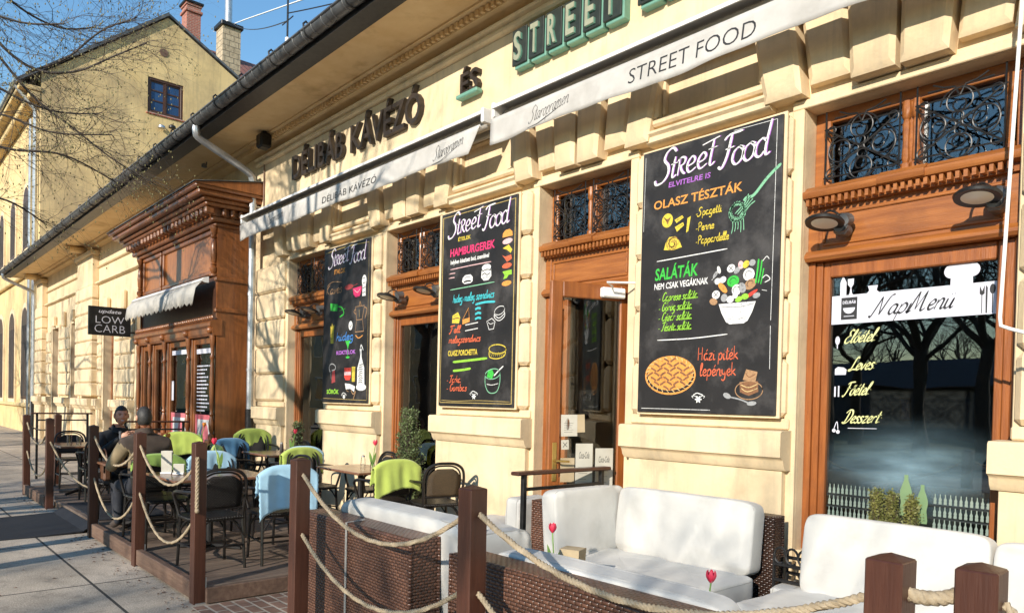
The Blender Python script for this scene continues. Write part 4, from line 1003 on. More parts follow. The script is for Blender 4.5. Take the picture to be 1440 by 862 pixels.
for u, v, s in ((.83, 1.06, .018), (.71, .88, .018)): A.line([(u-s, v-s), (u+s, v+s)], .007, at=.0036).line([(u-s, v+s), (u+s, v-s)], .007, at=.0036)
for u, v in ((.975, 1.0), (.85, .965), (.72, .98), (.88, .9), (.99, .93)): A.line(ell((u, v), .026, .024, 8, 0, .5, 4), .004, at=.0036)
A.c('green').line([(1.03, .93), (1.04, 1.0), (1.05, 1.10)], .013).line([(1.05, .93), (1.065, 1.0), (1.075, 1.09)], .011).line([(1.07, .92), (1.085, 1.0), (1.09, 1.03)], .009)
A.c('white').line([(1.08, 1.08), (1.11, 1.11), (1.13, 1.09)], .005).line([(1.08, .96), (1.11, .98), (1.14, .95), (1.10, .93)], .006).line([(1.08, .88), (1.12, .87)], .006).line([(.67, .99), (.69, 1.01)], .005)
A.done('vegetable_drawing')
A.new().c('coral').hand('Házi piték', .563, .40, .098, .345, .0085, shear=.02).hand('lepények', .588, .282, .098, .305, .0085, shear=.02).done('lettering')
A.new().c('orange').fill(ell((.312, .29), .24, .152, 30)).c('=board').fill(ell((.312, .288), .226, .136, 28)).c('orange').fill(ell((.312, .30), .216, .128, 28)).c('brown')
for r in range(-4, 5):
    for q in range(-4, 5):
        x, y = r*.062+(q % 2)*.031, q*.036
        if (x/.195)**2+(y/.112)**2 > 1: continue
        d = 1 if (r+q) % 2 else -1
        A.line([(.312+x-.026*d, .30+y-.014), (.312+x, .30+y+.003), (.312+x+.026*d, .30+y+.014)], .0145, at=.0034)
A.c('cream')
for k in range(26): a = k*2*math.pi/26; A.line([(.312+.205*math.cos(a), .298+.12*math.sin(a)), (.312+.232*math.cos(a+.1), .296+.142*math.sin(a+.1))], .010, at=.0034)
A.done('pie_drawing')
flourish(A, .58, .115, .075)
A.new().c('tan').line(loop(ell((1.0, .175), .108, .065, 18)), .006).c('brown').fill([(.93, .16), (.925, .235), (1.07, .24), (1.075, .165), (1.0, .135)]).c('tan').fill([(.95, .25), (.975, .325), (1.065, .305), (1.05, .235)])
A.c('cream').line([(.94, .19), (.99, .165), (1.07, .19)], .005, at=.003).line([(.935, .215), (1.0, .195), (1.07, .22)], .005, at=.003).c('brown').line([(.97, .30), (1.0, .27), (1.05, .29)], .006, at=.003)
A.c('grey').line([(.85, .125), (.93, .11), (1.0, .085)], .01).fill(ell((.825, .135), .034, .02, 10, -.4)).fill(ell((1.025, .082), .038, .016, 12, .1)).done('cake_drawing')

# the poster between second window and door
P3, M3 = poster(-6.565, 1.55, 1.225, 2.06, 'gold bordered black chalk poster with a column of burger layers, left of the door')
A = Art(P3, M3)
A.new().c('gold').line([(.03, .035), (.03, 2.02), (1.2, 2.02), (1.2, .035), (.03, .035)], .013, False).line([(.05, .06), (.3, .052), (.7, .062), (1.18, .055)], .005).done('chalk_border')
street_food(A, .045, 1.722, .92)
A.new().c('yellow').text('ÉTELEK', .297, .509, 1.735, 1.785, .05, .02).done('lettering')
A.new().c('pink').text('HAMBURGEREK', .162, .90, 1.585, 1.67, .06, .03).done('lettering')
A.new().c('white').text('helyben készített buci, zsemlével', .171, .815, 1.49, 1.55, .08, .03).done('lettering')
A.new().c('palepink')
for k, (u1, v) in enumerate(((.85, 1.452), (.26, 1.405), (.25, 1.36))): A.line([(.173+.0*k, v), (u1*.6, v+.004), (u1, v+.002)], .009)
A.done('lettering')
for v, col, sh in ((1.697, 'orange', 'bun'), (1.623, 'palepink', 'o'), (1.542, 'yellow', 'c'), (1.465, 'coral', 'o2'), (1.385, 'coral', 'p'), (1.303, 'lime', 'l'), (1.213, 'orange', 'p')):
    A.new().c(col); u = 1.05+.04
    if sh == 'bun': A.fill([(u-.075, v-.03), (u-.07, v+.01), (u-.03, v+.04), (u+.03, v+.04), (u+.07, v+.01), (u+.075, v-.03)])
    elif sh == 'o': A.fill(ell((u, v), .075, .028, 14, .05))
    elif sh == 'c': A.fill([(u-.07, v+.02), (u+.02, v+.045), (u+.075, v-.01), (u+.05, v-.04), (u, v-.005)])
    elif sh == 'o2': A.fill([(u-.075, v+.03), (u-.03, v+.01), (u+.06, v+.02), (u+.07, v-.02), (u, v-.045), (u-.03, v-.01)])
    elif sh == 'l': A.fill([(u-.065, v+.03), (u+.07, v+.035), (u+.075, v-.01), (u+.03, v-.01), (u+.0, v-.04), (u-.05, v-.045), (u-.03, v-.01)])
    else: A.fill(ell((u, v), .072, .026, 14, .04))
    A.done('burger_drawing')
A.new().c('white').fill([(.38, 1.30), (.39, 1.34), (.43, 1.365), (.52, 1.365), (.555, 1.335), (.555, 1.29), (.52, 1.275), (.42, 1.275)]).c('=board').line([(.41, 1.295), (.47, 1.302), (.53, 1.295)], .016, at=.003).line([(.42, 1.335), (.47, 1.345), (.52, 1.335)], .005, at=.003).done('sandwich_drawing')
A.new().c('white').fill(ell((.775, 1.405), .072, .035, 14)).fill([(.70, 1.38), (.695, 1.31), (.74, 1.275), (.81, 1.275), (.855, 1.31), (.85, 1.38)]).c('=board').line([(.71, 1.37), (.78, 1.385), (.85, 1.37)], .009, at=.003).line([(.71, 1.335), (.75, 1.35), (.79, 1.33), (.84, 1.345)], .009, at=.003).line([(.72, 1.305), (.84, 1.31)], .006, at=.003).done('burger_drawing')
A.new().c('mint').line([(.176, 1.236), (.5, 1.24), (.908, 1.246)], .01).done('chalk_border')
A.new().c('cyan').hand('Hideg melegszendvicset' if False else 'hideg-meleg szendvics', .225, 1.095, .085, .68, .011, shear=.2).done('lettering')
A.new().c('cyan')
for k, (u1, v) in enumerate(((.925, 1.045), (.70, .995), (.71, .945), (.71, .895))): A.line([(.61, v), ((.61+u1)/2, v+.012), (u1, v+.003)], .022)
A.done('lettering')
A.new().c('yellow').fill([(.22, .88), (.225, .96), (.32, .99), (.36, .93), (.34, .87)]).c('brown').line([(.23, .92), (.3, .93), (.35, .92)], .01, at=.003).line([(.25, .95), (.32, .96)], .006, at=.003).c('orange').line([(.40, .90), (.50, 1.02), (.515, .91), (.40, .90)], .008, False).fill([(.40, .855), (.40, .905), (.52, .92), (.52, .875)]).done('sandwich_drawing')
A.new().c('white').line(loop(ell((.995, .955), .078, .04, 12, .2)), .007).line([(.92, .94), (.92, .89), (.99, .855), (1.07, .89), (1.07, .94)], .008).line([(.92, .915), (.99, .88), (1.07, .92)], .008).line([(.80, .86), (.88, .885), (.93, .85), (.91, .78), (.84, .775), (.80, .86)], .008, False).line([(.82, .85), (.86, .83), (.91, .84)], .006).done('cake_drawing')
A.new().c('coral').hand('Felltt' if False else 'Fell', .175, .775, .075, .19, .012, shear=.2).hand('melegszendvics', .165, .668, .075, .54, .011, shear=.2).done('lettering')
A.new().c('white').line([(.45, .845), (.66, .86)], .016).line([(.45, .785), (.66, .80)], .016).done('lettering')
A.new().c('yellow').text('OLASZ PORCHETTA', .16, .66, .53, .59, .04, .03).done('lettering')
A.new().c('lime').line([(.25, .465), (.5, .475), (.82, .49)], .024).line([(.254, .372), (.4, .378), (.557, .392)], .024).done('lettering')
A.new().c('yellow').line(loop(ell((.975, .575), .13, .045, 18, -.05)), .01).line([(.85, .56), (.86, .50), (.97, .48), (1.08, .505), (1.1, .56)], .01)
for k in range(7): A.line([(.87+.03*k, .545-.005*(k % 2)), (.89+.03*k, .505)], .008)
A.done('pie_drawing')
A.new().c('mint').line(loop(ell((.91, .33), .115, .05, 18, .1)), .009).line([(.795, .33), (.80, .22), (.86, .145), (.97, .15), (1.02, .23), (1.025, .34)], .009).c('green').fill([(.82, .30), (.84, .37), (.9, .38), (.93, .33), (.9, .28)]).c('white').line([(.93, .31), (1.0, .36), (1.07, .405)], .014).line([(.82, .23), (.9, .22), (1.0, .235)], .006).done('bowl_drawing')
A.new().c('coral').hand('- Tipek' if False else '- Tzat' if False else '- Teak' if False else '- Salt' if False else '- Tarka', .145, .248, .075, .24, .01, shear=.2).hand('- Gersli' if False else '- Gombas', .145, .16, .075, .35, .01, shear=.2).done('lettering')
flourish(A, .617, .115, .085)

# the narrow looking drinks poster, farthest of the three
P2, M2 = poster(-9.25, 1.55, 1.19, 2.05, 'dark chalk poster of drinks with moka pot and soda siphon, between first and second window')
A = Art(P2, M2)
A.new().c('gold').line([(.03, .05), (1.17, .035)], .01, False).line([(.04, 2.0), (.6, 2.02), (1.16, 2.0)], .01).line([(1.165, 2.0), (1.175, .04)], .006, False).done('chalk_border')
street_food(A, .045, 1.718, .90)
A.new().c('orange').text('ITALOK', .283, .579, 1.69, 1.755, .05, .03).done('lettering')
A.new().c('tan').hand('Kaves', .06, 1.44, .13, .44, .011, shear=.2).line([(.1, 1.56), (.25, 1.60), (.5, 1.57)], .008).done('lettering')
A.new().c('pink').fill([(.78, 1.46), (.80, 1.38), (.86, 1.34), (.96, 1.35), (1.0, 1.42), (1.0, 1.47)]).c('dred').fill(ell((.68, 1.49), .11, .035, 14)).line([(.79, 1.49), (.9, 1.51)], .012).c('palepink').line([(.82, 1.44), (.9, 1.40), (.97, 1.44)], .008, at=.003).done('cup_drawing')
A.new().c('white').fill(ell((1.06, 1.53), .055, .075, 14)).fill([(1.02, 1.48), (1.02, 1.34), (1.10, 1.34), (1.10, 1.48)]).c('=board')
for v in (1.56, 1.50, 1.44, 1.38): A.line([(1.03, v), (1.09, v+.008)], .016, at=.003)
A.done('glass_drawing')
A.new().c('green').fill([(.19, 1.32), (.20, 1.22), (.38, 1.20), (.40, 1.29)]).line([(.4, 1.26), (.5, 1.24), (.56, 1.16), (.45, 1.12)], .02).line([(.43, 1.2), (.6, 1.22)], .008).done('cup_drawing')
A.new().c('tan').line([(.86, 1.22), (.89, 1.05), (1.03, 1.05), (1.08, 1.22), (.86, 1.22)], .011, False).line([(1.08, 1.2), (1.14, 1.17), (1.10, 1.06)], .011).line([(.89, 1.04), (.86, .90), (1.07, .90), (1.04, 1.04)], .011, False).line([(.95, 1.22), (.97, 1.28), (1.0, 1.22)], .01).line([(.86, 1.19), (.82, 1.16), (.88, 1.12)], .01).c('cream').line([(.95, 1.18), (.96, 1.08)], .006).c('orange').line([(.87, .86), (.95, .82), (1.05, .85)], .012).done('moka_pot_drawing')
A.new().c('white').fill(ell((.74, .99), .05, .06, 12)).c('=board').line([(.72, 1.0), (.74, .97), (.77, 1.0)], .008, at=.003).done('cup_drawing')
A.new().c('yellow').fill([(.20, 1.02), (.21, .93), (.215, .78), (.29, .78), (.295, .93), (.31, 1.03), (.27, 1.0), (.25, 1.05), (.225, 1.0)]).c('brown').line([(.22, .90), (.29, .91)], .009, at=.003).line([(.22, .84), (.285, .85)], .009, at=.003).done('glass_drawing')
A.new().c('blue').hand('hideg', .36, .81, .11, .46, .016, shear=.25).done('lettering')
A.new().c('violet').text('KOKTÉLOK', .379, .881, .625, .69, .03, .03).done('lettering')
A.new().c('green').fill([(.61, .80), (.75, .80), (.69, .72), (.69, .70), (.67, .70), (.67, .72)]).line([(.68, .70), (.68, .60)], .012).fill(ell((.68, .585), .05, .014, 12)).done('glass_drawing')
A.new().c('red').fill([(.60, .45), (.60, .33), (.64, .29), (.74, .29), (.77, .33), (.77, .45)]).c('palepink').fill([(.60, .40), (.77, .40), (.77, .355), (.60, .355)]).c('yellow').fill([(.79, .46), (.80, .27), (.87, .27), (.88, .46)]).c('white').fill([(.62, .25), (.65, .17), (.76, .18), (.86, .14), (.88, .21), (.76, .24)]).done('glass_drawing')
A.new().c('white').line([(1.0, .69), (1.02, .73), (1.07, .66)], .014).fill([(.98, .68), (1.0, .58), (.96, .50), (.93, .44), (.93, .22), (1.11, .22), (1.10, .44), (1.06, .52), (1.03, .58), (1.03, .68)]).fill(ell((1.03, .20), .125, .045, 16)).c('=board')
for q in range(9): A.line([(.955+.012*(q % 3), .25+.028*q), (1.01, .27+.026*q), (1.07-.01*(q % 2), .25+.03*q)], .009, at=.003)
A.done('siphon_drawing')
A.new().c('grey').line([(.21, .40), (.19, .47), (.25, .51), (.34, .49), (.36, .44), (.26, .42)], .012).line([(.23, .42), (.25, .3)], .01).c('dred').fill([(.27, .40), (.34, .44), (.36, .27), (.26, .25)]).done('glass_drawing')
A.new().c('lime').text('GYROS' if False else 'SÖRÖK', .131, .46, .11, .18, .03, .03).done('lettering')
A.new().c('tan').line([(.78, .16), (.84, .11), (.9, .15), (.84, .04)], .012).line([(.66, .16), (.72, .14)], .012).done('leaf_drawing')
flourish(A, .601, .085, .085)

# ------------------------------------------------------------------ film lettering on the menu window (a layer stuck on the pane)
GW = 5.053; MW = wallM(-2.338, GW-.004, .73)
class Film(Art): pass
A = Film(W4, MW)
A.new().c('=film_white').fill([(-.035, 1.457), (1.03, 1.461), (1.03, 1.655), (-.035, 1.651)], .0)
A.fill(ell((.708, 1.737), .042, .042)).fill(ell((.765, 1.757), .055, .05)).fill(ell((.822, 1.737), .042, .042)).fill([(.703, 1.65), (.706, 1.75), (.824, 1.75), (.827, 1.65)])
A.fill([(.02, 1.651), (.02, 1.74), (.032, 1.77), (.032, 1.81), (.046, 1.81), (.046, 1.77), (.062, 1.74), (.062, 1.651)]).fill([(.08, 1.651), (.085, 1.665), (.09, 1.70), (.072, 1.72), (.07, 1.76), (.112, 1.76), (.11, 1.72), (.096, 1.70), (.10, 1.665), (.108, 1.651)]).fill([(.205, 1.70), (.215, 1.668), (.2, 1.652), (.28, 1.652), (.262, 1.668), (.27, 1.70)]).done('menu_film')
A.new().c('=ink').hand('Napi', .225, 1.495, .125, .25, .017, shear=.45, nib=(.7, .25), rise=.05).hand('Menü', .455, 1.508, .125, .26, .017, shear=.45, nib=(.7, .25), rise=.03)
A.fill([(.03, 1.485), (.03, 1.635), (.138, 1.635), (.138, 1.485)]).c('=film_white').fill(ell((.084, 1.565), .04, .04, 14, 0, math.pi, 2*math.pi), .002).line([(.05, 1.508), (.12, 1.508)], .008, at=.003).text('DÉLIBÁB', .04, .128, 1.592, 1.617, 0, .02)
A.c('=ink').line([(.876, 1.60), (.878, 1.468)], .008).fill([(.864, 1.635), (.864, 1.585), (.876, 1.575), (.89, 1.585), (.89, 1.635), (.877, 1.60)]).fill([(.896, 1.635), (.896, 1.56), (.898, 1.468), (.906, 1.468), (.906, 1.62)]).fill(ell((.932, 1.61), .016, .03, 12)).line([(.932, 1.58), (.933, 1.468)], .009).done('lettering')
for s, u, v, wd in (('Előétel:', .055, 1.325, .21), ('Leves:', .095, 1.14, .17), ('Főétel:', .06, .97, .175), ('Desszert:', .06, .782, .25)):
    A.new().c('=film_yellow').hand(s, u, v, .088, wd, .013, shear=.45, nib=(.7, .3), rise=.04).done('lettering')
A.new().c('=film_white').fill(ell((.012, 1.345), .016, .03, 10)).line([(.012, 1.32), (.012, 1.29)], .012)
A.fill([(.0, 1.11), (.0, 1.15), (.02, 1.165), (.06, 1.16), (.08, 1.145), (.075, 1.11)]).line([(.005, .96), (.005, 1.03)], .02, False).line([(.03, .96), (.03, 1.035)], .018, False).fill(ell((.005, .728), .013, .013, 10)).fill(ell((.033, .72), .013, .013, 10)).line([(.005, .74), (.025, .79), (.033, .735)], .005).line([(.1, .748), (.29, .752)], .007).done('menu_film')
# bottle frieze film along the bottom of the pane
A.new()
for r in range(4):
    v = .298-.078*r
    A.c('=film_dark').fill([(-.03, v-.006), (1.03, v-.006), (1.03, v-.018), (-.03, v-.018)])
    A.c('=film_bottle')
    u = -.02
    while u < 1.02:
        if not (.30 < u < .63): A.fill([(u+.002, v), (u+.001, v+.012), (u+.003, v+.02), (u+.001, v+.03), (u+.007, v+.045), (u+.007, v+.063), (u+.013, v+.063), (u+.013, v+.045), (u+.019, v+.03), (u+.017, v+.02), (u+.019, v+.012), (u+.018, v)])
        u += .029
A.c('=bottle_green')
for u, v, s in ((.487, .20, 1.08), (.585, .165, 1.0)):
    hw = [(.030, 0), (.033, .02), (.029, .06), (.027, .085), (.033, .12), (.032, .15), (.022, .185), (.012, .215), (.011, .245)]
    R_ = catmull([(a*s, q*s, 0) for a, q in hw], 4); A.fill([(u+p.x, v+p.y) for p in R_]+[(u-p.x, v+p.y) for p in reversed(R_)])
A.c('=film_blue').fill([(.68, .04), (.68, .125), (1.02, .115), (1.02, .04)]).done('bottle_film')
# ------------------------------------------------------------------ wooden shopfront bay
BAY = build('shopfront', MB().box(-16.2, -11.95, 4.36, 4.9, .0, .42), 'wood_bay', BLD)
X0, X1, FY = -16.2, -11.95, 4.28
mb = MB()
mb.box(X1-.05, X1, 4.30, 4.92, .42, 4.3)                       # side cheek
mb.box(X0, X0+.05, 4.30, 4.92, .42, 4.3)
for z in (2.93, 3.42): mb.box(X1-.06, X1+.03, FY-.02, 4.92, z, z+.07, .015)
mb.box(X0, X1-.05, FY+.08, FY+.14, 2.56, 4.3)                  # backing of the upper zone
build('side_panels', mb, 'wood_bay', BAY)
mb = MB()
for z0, z1, o in ((4.28, 4.34, .05), (4.34, 4.42, .12), (4.54, 4.60, .26), (4.60, 4.66, .32), (4.66, 4.74, .42), (4.74, 4.80, .48)):
    mb.box(X0-o*.9, X1+o*.9, FY-o, 4.88, z0, z1, .018)
mb.box(X0-.1, X1+.1, FY-.12, 4.88, 4.42, 4.54)
x = X0-.05
while x < X1+.1: mb.box(x, x+.09, FY-.25, FY-.1, 4.425, 4.535, .02); x += .2
x = FY+.02
while x < 4.8: mb.box(X1+.1, X1+.2, x, x+.06, 4.425, 4.535, .015); x += .13
mb.add([(X0-.45, FY-.49, 4.80), (X1+.45, FY-.49, 4.80), (X1+.45, 4.9, 5.0), (X0-.45, 4.9, 5.0), (X0-.45, FY-.49, 4.785), (X1+.45, FY-.49, 4.785), (X1+.45, 4.9, 4.785), (X0-.45, 4.9, 4.785)],
       [(0, 1, 2, 3), (0, 4, 5, 1), (1, 5, 6, 2), (0, 3, 7, 4)])
build('cornice', mb, 'wood_bay', BAY)
mb = MB(); mb.add([(X0-.47, FY-.51, 4.815), (X1+.47, FY-.51, 4.815), (X1+.47, 4.89, 5.02), (X0-.47, 4.89, 5.02), (X0-.47, FY-.51, 4.803), (X1+.47, FY-.51, 4.803), (X1+.47, 4.89, 5.008), (X0-.47, 4.89, 5.008)], [(0, 1, 2, 3), (0, 4, 5, 1), (1, 5, 6, 2), (0, 3, 7, 4)]); build('flashing', mb, 'zinc_dark', BAY)
for x0, x1 in ((X0+.22, X0+1.35), (X0+1.47, X1-.22)):
    mb = MB(); mb.mat('wood_bay_panel').box(x0+.06, x1-.06, FY+.04, FY+.085, 3.62, 4.2)
    mb.mat('wood_bay')
    for q in ((x0, x1, 4.2, 4.27), (x0, x1, 3.55, 3.62), (x0, x0+.06, 3.62, 4.2), (x1-.06, x1, 3.62, 4.2)): mb.box(q[0], q[1], FY, FY+.09, q[2], q[3], .012)
    build('panel', mb, None, BAY)
def turned(mb, x, y, z0, z1, r=.05):
    h = z1-z0
    mb.lathe((x, y, z0), [(r*1.2, 0), (r*1.2, h*.04), (r*.6, h*.06), (r, h*.1), (r*1.1, h*.16), (r*.55, h*.22), (r*.9, h*.24), (r*.55, h*.27), (r*.75, h*.3), (r*.95, h*.5), (r*.7, h*.72), (r*.5, h*.76), (r*.95, h*.79), (r*.5, h*.82), (r*.8, h*.9), (r*1.15, h*.96), (r*1.15, h)], 12)
for x in (X0+.12, X1-.07): m2 = MB(); turned(m2, x, FY-.02, 3.5, 4.28, .055); build('half_column', m2, 'wood_bay', BAY)
for x in (X0+.1, X0+.85, X0+1.75, X0+3.05, X1-.06):
    m2 = MB(); m2.box(x-.055, x+.055, FY+.02, FY+.12, .42, 2.56, .01); turned(m2, x, FY-.02, .9, 2.56, .042); m2.blob((x, FY-.06, 2.64), (.06, .06, .06), 10, 8); m2.box(x-.09, x+.09, FY-.1, FY+.1, .42, .9, .015); build('turned_column', m2, 'wood_bay', BAY)
mb = MB(); mb.sweepx([(FY+.1, 2.56), (FY-.02, 2.56), (FY-.05, 2.6), (FY-.05, 2.68), (FY-.09, 2.71), (FY-.09, 2.76), (FY-.05, 2.80), (FY+.1, 2.82)], X0, X1+.02)
x = X0+.05
while x < X1: mb.blob((x, FY-.06, 2.84), (.045, .02, .04), 8, 6); x += .1
build('carved_beam', mb, 'wood_bay', BAY)
mb = MB(); mb.box(X0+.02, X1-.052, FY+.05, FY+.12, 2.82, 3.5); build('shadow_frieze', mb, 'wood_dark', BAY)  # dark wood colour stands in for the shade under the awning
for x0, x1, z0 in ((X0+1.81, X0+2.99, .45), (X0+3.11, X1-.12, .45), (X0+.91, X0+1.69, .1), (X0+.18, X0+.77, .45)):
    mb = MB()
    mb.box(x0, x0+.07, FY+.04, FY+.11, z0, 2.559, .008); mb.box(x1-.07, x1, FY+.04, FY+.11, z0, 2.559, .008); mb.box(x0+.07, x1-.07, FY+.04, FY+.11, 2.45, 2.559, .008); mb.box(x0+.07, x1-.07, FY+.04, FY+.11, z0, z0+.12, .008)
    f = build('window', mb, 'wood_bay', BAY)
    g = MB(); g.box(x0+.07, x1-.07, FY+.075, FY+.08, z0+.12, 2.45); build('pane', g, 'glass', f)
    if x0 > X0+1.7:
        d = MB(); d.mat('poster_pink').box(x0+.08, x1-.08, FY+.066, FY+.07, .58, 1.28); d.mat('poster_white').box(x0+.2, x1-.15, FY+.06, FY+.065, .62, 1.2); d.M = wallM((x0+x1)/2, FY+.06, .95); d.mat('poster_pink').plate(ell((.05, .0), .16, .2, 16), .0006); d.M = Matrix.Identity(4)
        build('window_poster', d, None, f)
        d = MB(); d.mat('film_white'); d.M = wallM(x0, FY+.071, 0)
        if x0 > X0+3: 
            d.box(.09, x1-x0-.09, 2.30, 2.38, 0, .001)
            for k in range(13):
                v = 2.08-.062*k; u = .12
                while u < .12+(.55-.22*((k*7) % 5)/5): wd = random.uniform(.03, .09); d.box(u, u+wd, v, v+.024, 0, .001); u += wd+.015
        else: d.box(.09, x1-x0-.09, 2.32, 2.40, 0, .001); d.box(.09, .2, 1.5, 1.85, 0, .001)
        build('window_film', d, None, f)
mb = MB(); mb.sweepx([(FY-.06, 3.4), (FY-.06, 3.5), (FY-.13, 3.48), (FY-.18, 3.42), (FY-.13, 3.40)], X0+.1, X1-.15); 
bw = thing('awning', 'short rolled awning with zigzag edged cloth on the wooden shopfront', 'awning', (-14, FY, 3.4))
build('cover_rail', mb, 'white_metal', bw)
mb = MB(); n = 60; vs = []; fs = []
for i in range(n+1):
    x = lerp(X0+.1, X1-.17, i/n); zz = 3.03 if i % 2 else 3.08
    for j, (y, z) in enumerate(((FY-.15, 3.43), (FY-.25, 3.3), (FY-.28, zz))): vs.append((x, y+.012*math.sin(i*.8)*j, z))
for i in range(n):
    for j in range(2): a = i*3+j; fs.append((a, a+3, a+4, a+1))
mb.add(vs, fs); v = build('valance', mb, 'bay_cloth', bw); sm = v.modifiers.new('thick', 'SOLIDIFY'); sm.thickness = .003
# projecting black shop sign, flat panel at right angles to the wall
sg = thing('projecting_sign', 'square black shop sign with white lettering projecting over the pavement', 'sign', (-18.6, 4.3, 3.2))
mb = MB(); mb.box(-18.63, -18.55, 3.87, 4.73, 2.90, 3.54, .004); build('panel', mb, 'black_paint', sg)
mb = MB(); mb.tube([(-18.59, 4.73, 3.45), (-18.59, 4.92, 3.45)], .02, 6); mb.tube([(-18.59, 4.73, 3.0), (-18.59, 4.92, 3.0)], .02, 6); build('bracket', mb, 'iron', sg)
mb = MB(); mb.M = Matrix(((0, 0, 1, -18.548), (1, 0, 0, 3.87), (0, 1, 0, 2.90), (0, 0, 0, 1)))
put_text(mb, 'update', .2, .66, .475, .58, 0, .25, .012); put_text(mb, 'LOW', .14, .72, .27, .43, 0, 0, -.014); put_text(mb, 'CARB', .12, .74, .065, .235, 0, 0, -.014)
build('lettering', mb, 'film_white', sg)

# ------------------------------------------------------------------ round wall lamps
def lamp_proto():
    t = thing('wall_lamp', 'x', 'lamp', (0, 0, 0))
    tilt = Matrix.Rotation(R(-13), 4, 'X')
    mb = MB(); mb.M = tilt; mb.lathe((0, 0, 0), [(.080, .0), (.118, -.006), (.123, .008), (.11, .022), (.06, .035), (.04, .05), (0, .052)], 28); build('shade', mb, 'black_paint', t, False)
    mb = MB(); mb.M = tilt; mb.lathe((0, 0, -.001), [(0, -.008), (.05, -.007), (.082, -.001)], 28); build('lens', mb, 'lamp_lens', t, False)
    mb = MB(); mb.tube([(.04, .22, -.02), (.06, .1, -.01), (.075, .09, .03), (.075, .17, .04)], .045, 12); mb.lathe((.05, .14, -.06), [(.03, 0), (.05, .02), (.05, .1), (.03, .12), (0, .12)], 14)
    build('housing', mb, 'zinc_dark', t, False)
    mb = MB(); mb.tube(catmull([(-.03, .02, .04), (-.03, .06, .085), (0, .1, .1), (.04, .13, .07)], 5), .008, 6); mb.tube([(.05, .15, .0), (.05, .29, -.01)], .014, 6); build('arm', mb, 'iron', t, False)
    return t
lp = lamp_proto(); G = 'round wall lamps over the cafe windows'
for i, (x, lab) in enumerate(((-2.29, 'round black lamp over the left half of the menu window'), (-1.41, 'round black lamp over the right half of the menu window, by the crank rod'),
                 (-7.61, 'round black lamp left over the second window, nearest the drinks poster'), (-6.85, 'round black lamp right over the second window, partly behind the gold bordered poster'),
                 (-10.13, 'round black lamp over the first window, nearest the grey downpipe'), (-9.62, 'round black lamp over the first window, beside the drinks poster'))):
    o = lp if i == 0 else dup(lp, (0, 0, 0)); o.location = (x, 4.73, 2.815); tag(o, lab, 'lamp', G)
# loudspeaker box under the eave
mb = MB(); mb.box(-.1, .1, -.09, .09, -.24, -.02, .03); mb.box(-.03, .03, -.03, .03, -.03, .06)
solo('loudspeaker', mb, 'black_paint', 'small black loudspeaker box fixed under the eave', 'loudspeaker', (-11.0, 4.62, 5.60), world=False)
mb = MB(); mb.tube([(0, 0, .08), (0, 0, 0), (.05, -.05, -.03)], .012, 6); mb.lathe((.06, -.06, -.05), [(.01, -.03), (.045, -.02), (.045, .03), (.01, .05)], 10)
solo('floodlight', mb, 'zinc_dark', 'tiny grey spotlight under the eave beside the wooden cornice', 'lamp', (-13.1, 4.5, 5.56), world=False)

# ------------------------------------------------------------------ posts and ropes
POSTS = [(-13.55, 2.0), (-13.6, 2.42), (-11.75, 2.0), (-9.2, 1.985), (-7.45, 1.985), (-5.84, 1.985), (-4.08, 1.965), (-2.43, 1.955), (-.745, 1.93), (-.555, 1.99)]
PL = ['far end post of the rope fence, street side corner', 'far end post set a little behind the corner post', 'brown post on the far side of the dark mat gap', 'brown post on the near side of the dark mat gap',
      'brown post in front of the man in the brown jacket', 'brown post at the deck corner with a knotted rope end hanging on it', 'reddish brown post standing left of the first wicker sofa back',
      'reddish brown post standing in the gap between two wicker sofa backs', 'thick near post in front of the white menu window sofa, left of a close pair', 'thick near post at the bottom right, right of a close pair']
post = thing('rope_post', 'x', 'post')
mb = MB(); mb.box(-.045, .045, -.045, .045, 0, 1.235, .004); mb.add([(-.042, -.042, 1.2351), (.042, -.042, 1.2351), (.042, .042, 1.2351), (-.042, .042, 1.2351), (0, 0, 1.25)], [(0, 1, 4), (1, 2, 4), (2, 3, 4), (3, 0, 4)])
build('shaft', mb, 'post_wood', post, False)
mb = MB(); mb.box(-.055, .055, .046, .05, .05, .2); mb.box(-.052, .052, -.03, .12, .0, .008); build('foot_bracket', mb, 'zinc', post, False)
for i, (x, y) in enumerate(POSTS):
    o = post if i == 0 else dup(post, (0, 0, 0)); o.location = (x, y, DZ if i == 1 else -.0); o.rotation_euler = (R(random.uniform(-.4, .4)), R(random.uniform(-.4, .4)), R(random.uniform(-2, 2)))
    if i == 1: o.scale = (1, 1, .9)
    tag(o, PL[i], 'post', 'brown posts of the rope fence')
def rope(p, q, sag, label, r=.0115, ends=(), skew=.5):
    a, b = Vector(p), Vector(q); L = (b-a).length; n = max(24, int(L/.016)); C = []
    for i in range(n+1):
        t = i/n; c = a.lerp(b, t); c.z -= sag*4*t*(1-t); C.append(c)
    for e in ends: pass
    mb = MB(); mb.M = Matrix.Identity(4); pitch = .055
    for k in range(3):
        P = []
        for i, c in enumerate(C):
            t = (C[min(i+1, n)]-C[max(i-1, 0)]).normalized(); up = Vector((0, 0, 1)); s = t.cross(up).normalized(); u = s.cross(t)
            an = 2*math.pi*(k/3+i*L/n/pitch); P.append(c+(u*math.cos(an)+s*math.sin(an))*r*.58)
        mb.tube(P, r*.62, 6)
    return solo('rope', mb, 'rope', label, 'rope', tuple((a+b)/2-Vector((0, 0, sag))), 'twisted ropes between the posts', smooth=60)
def pz(i, z, dx=.0): x, y = POSTS[i]; return (x+dx, y, z)
rope(pz(0, 1.12, .045), pz(2, 1.12, -.045), .28, 'upper rope of the farthest fence bay'); rope(pz(0, .68, .045), pz(2, .68, -.045), .30, 'lower rope of the farthest fence bay')
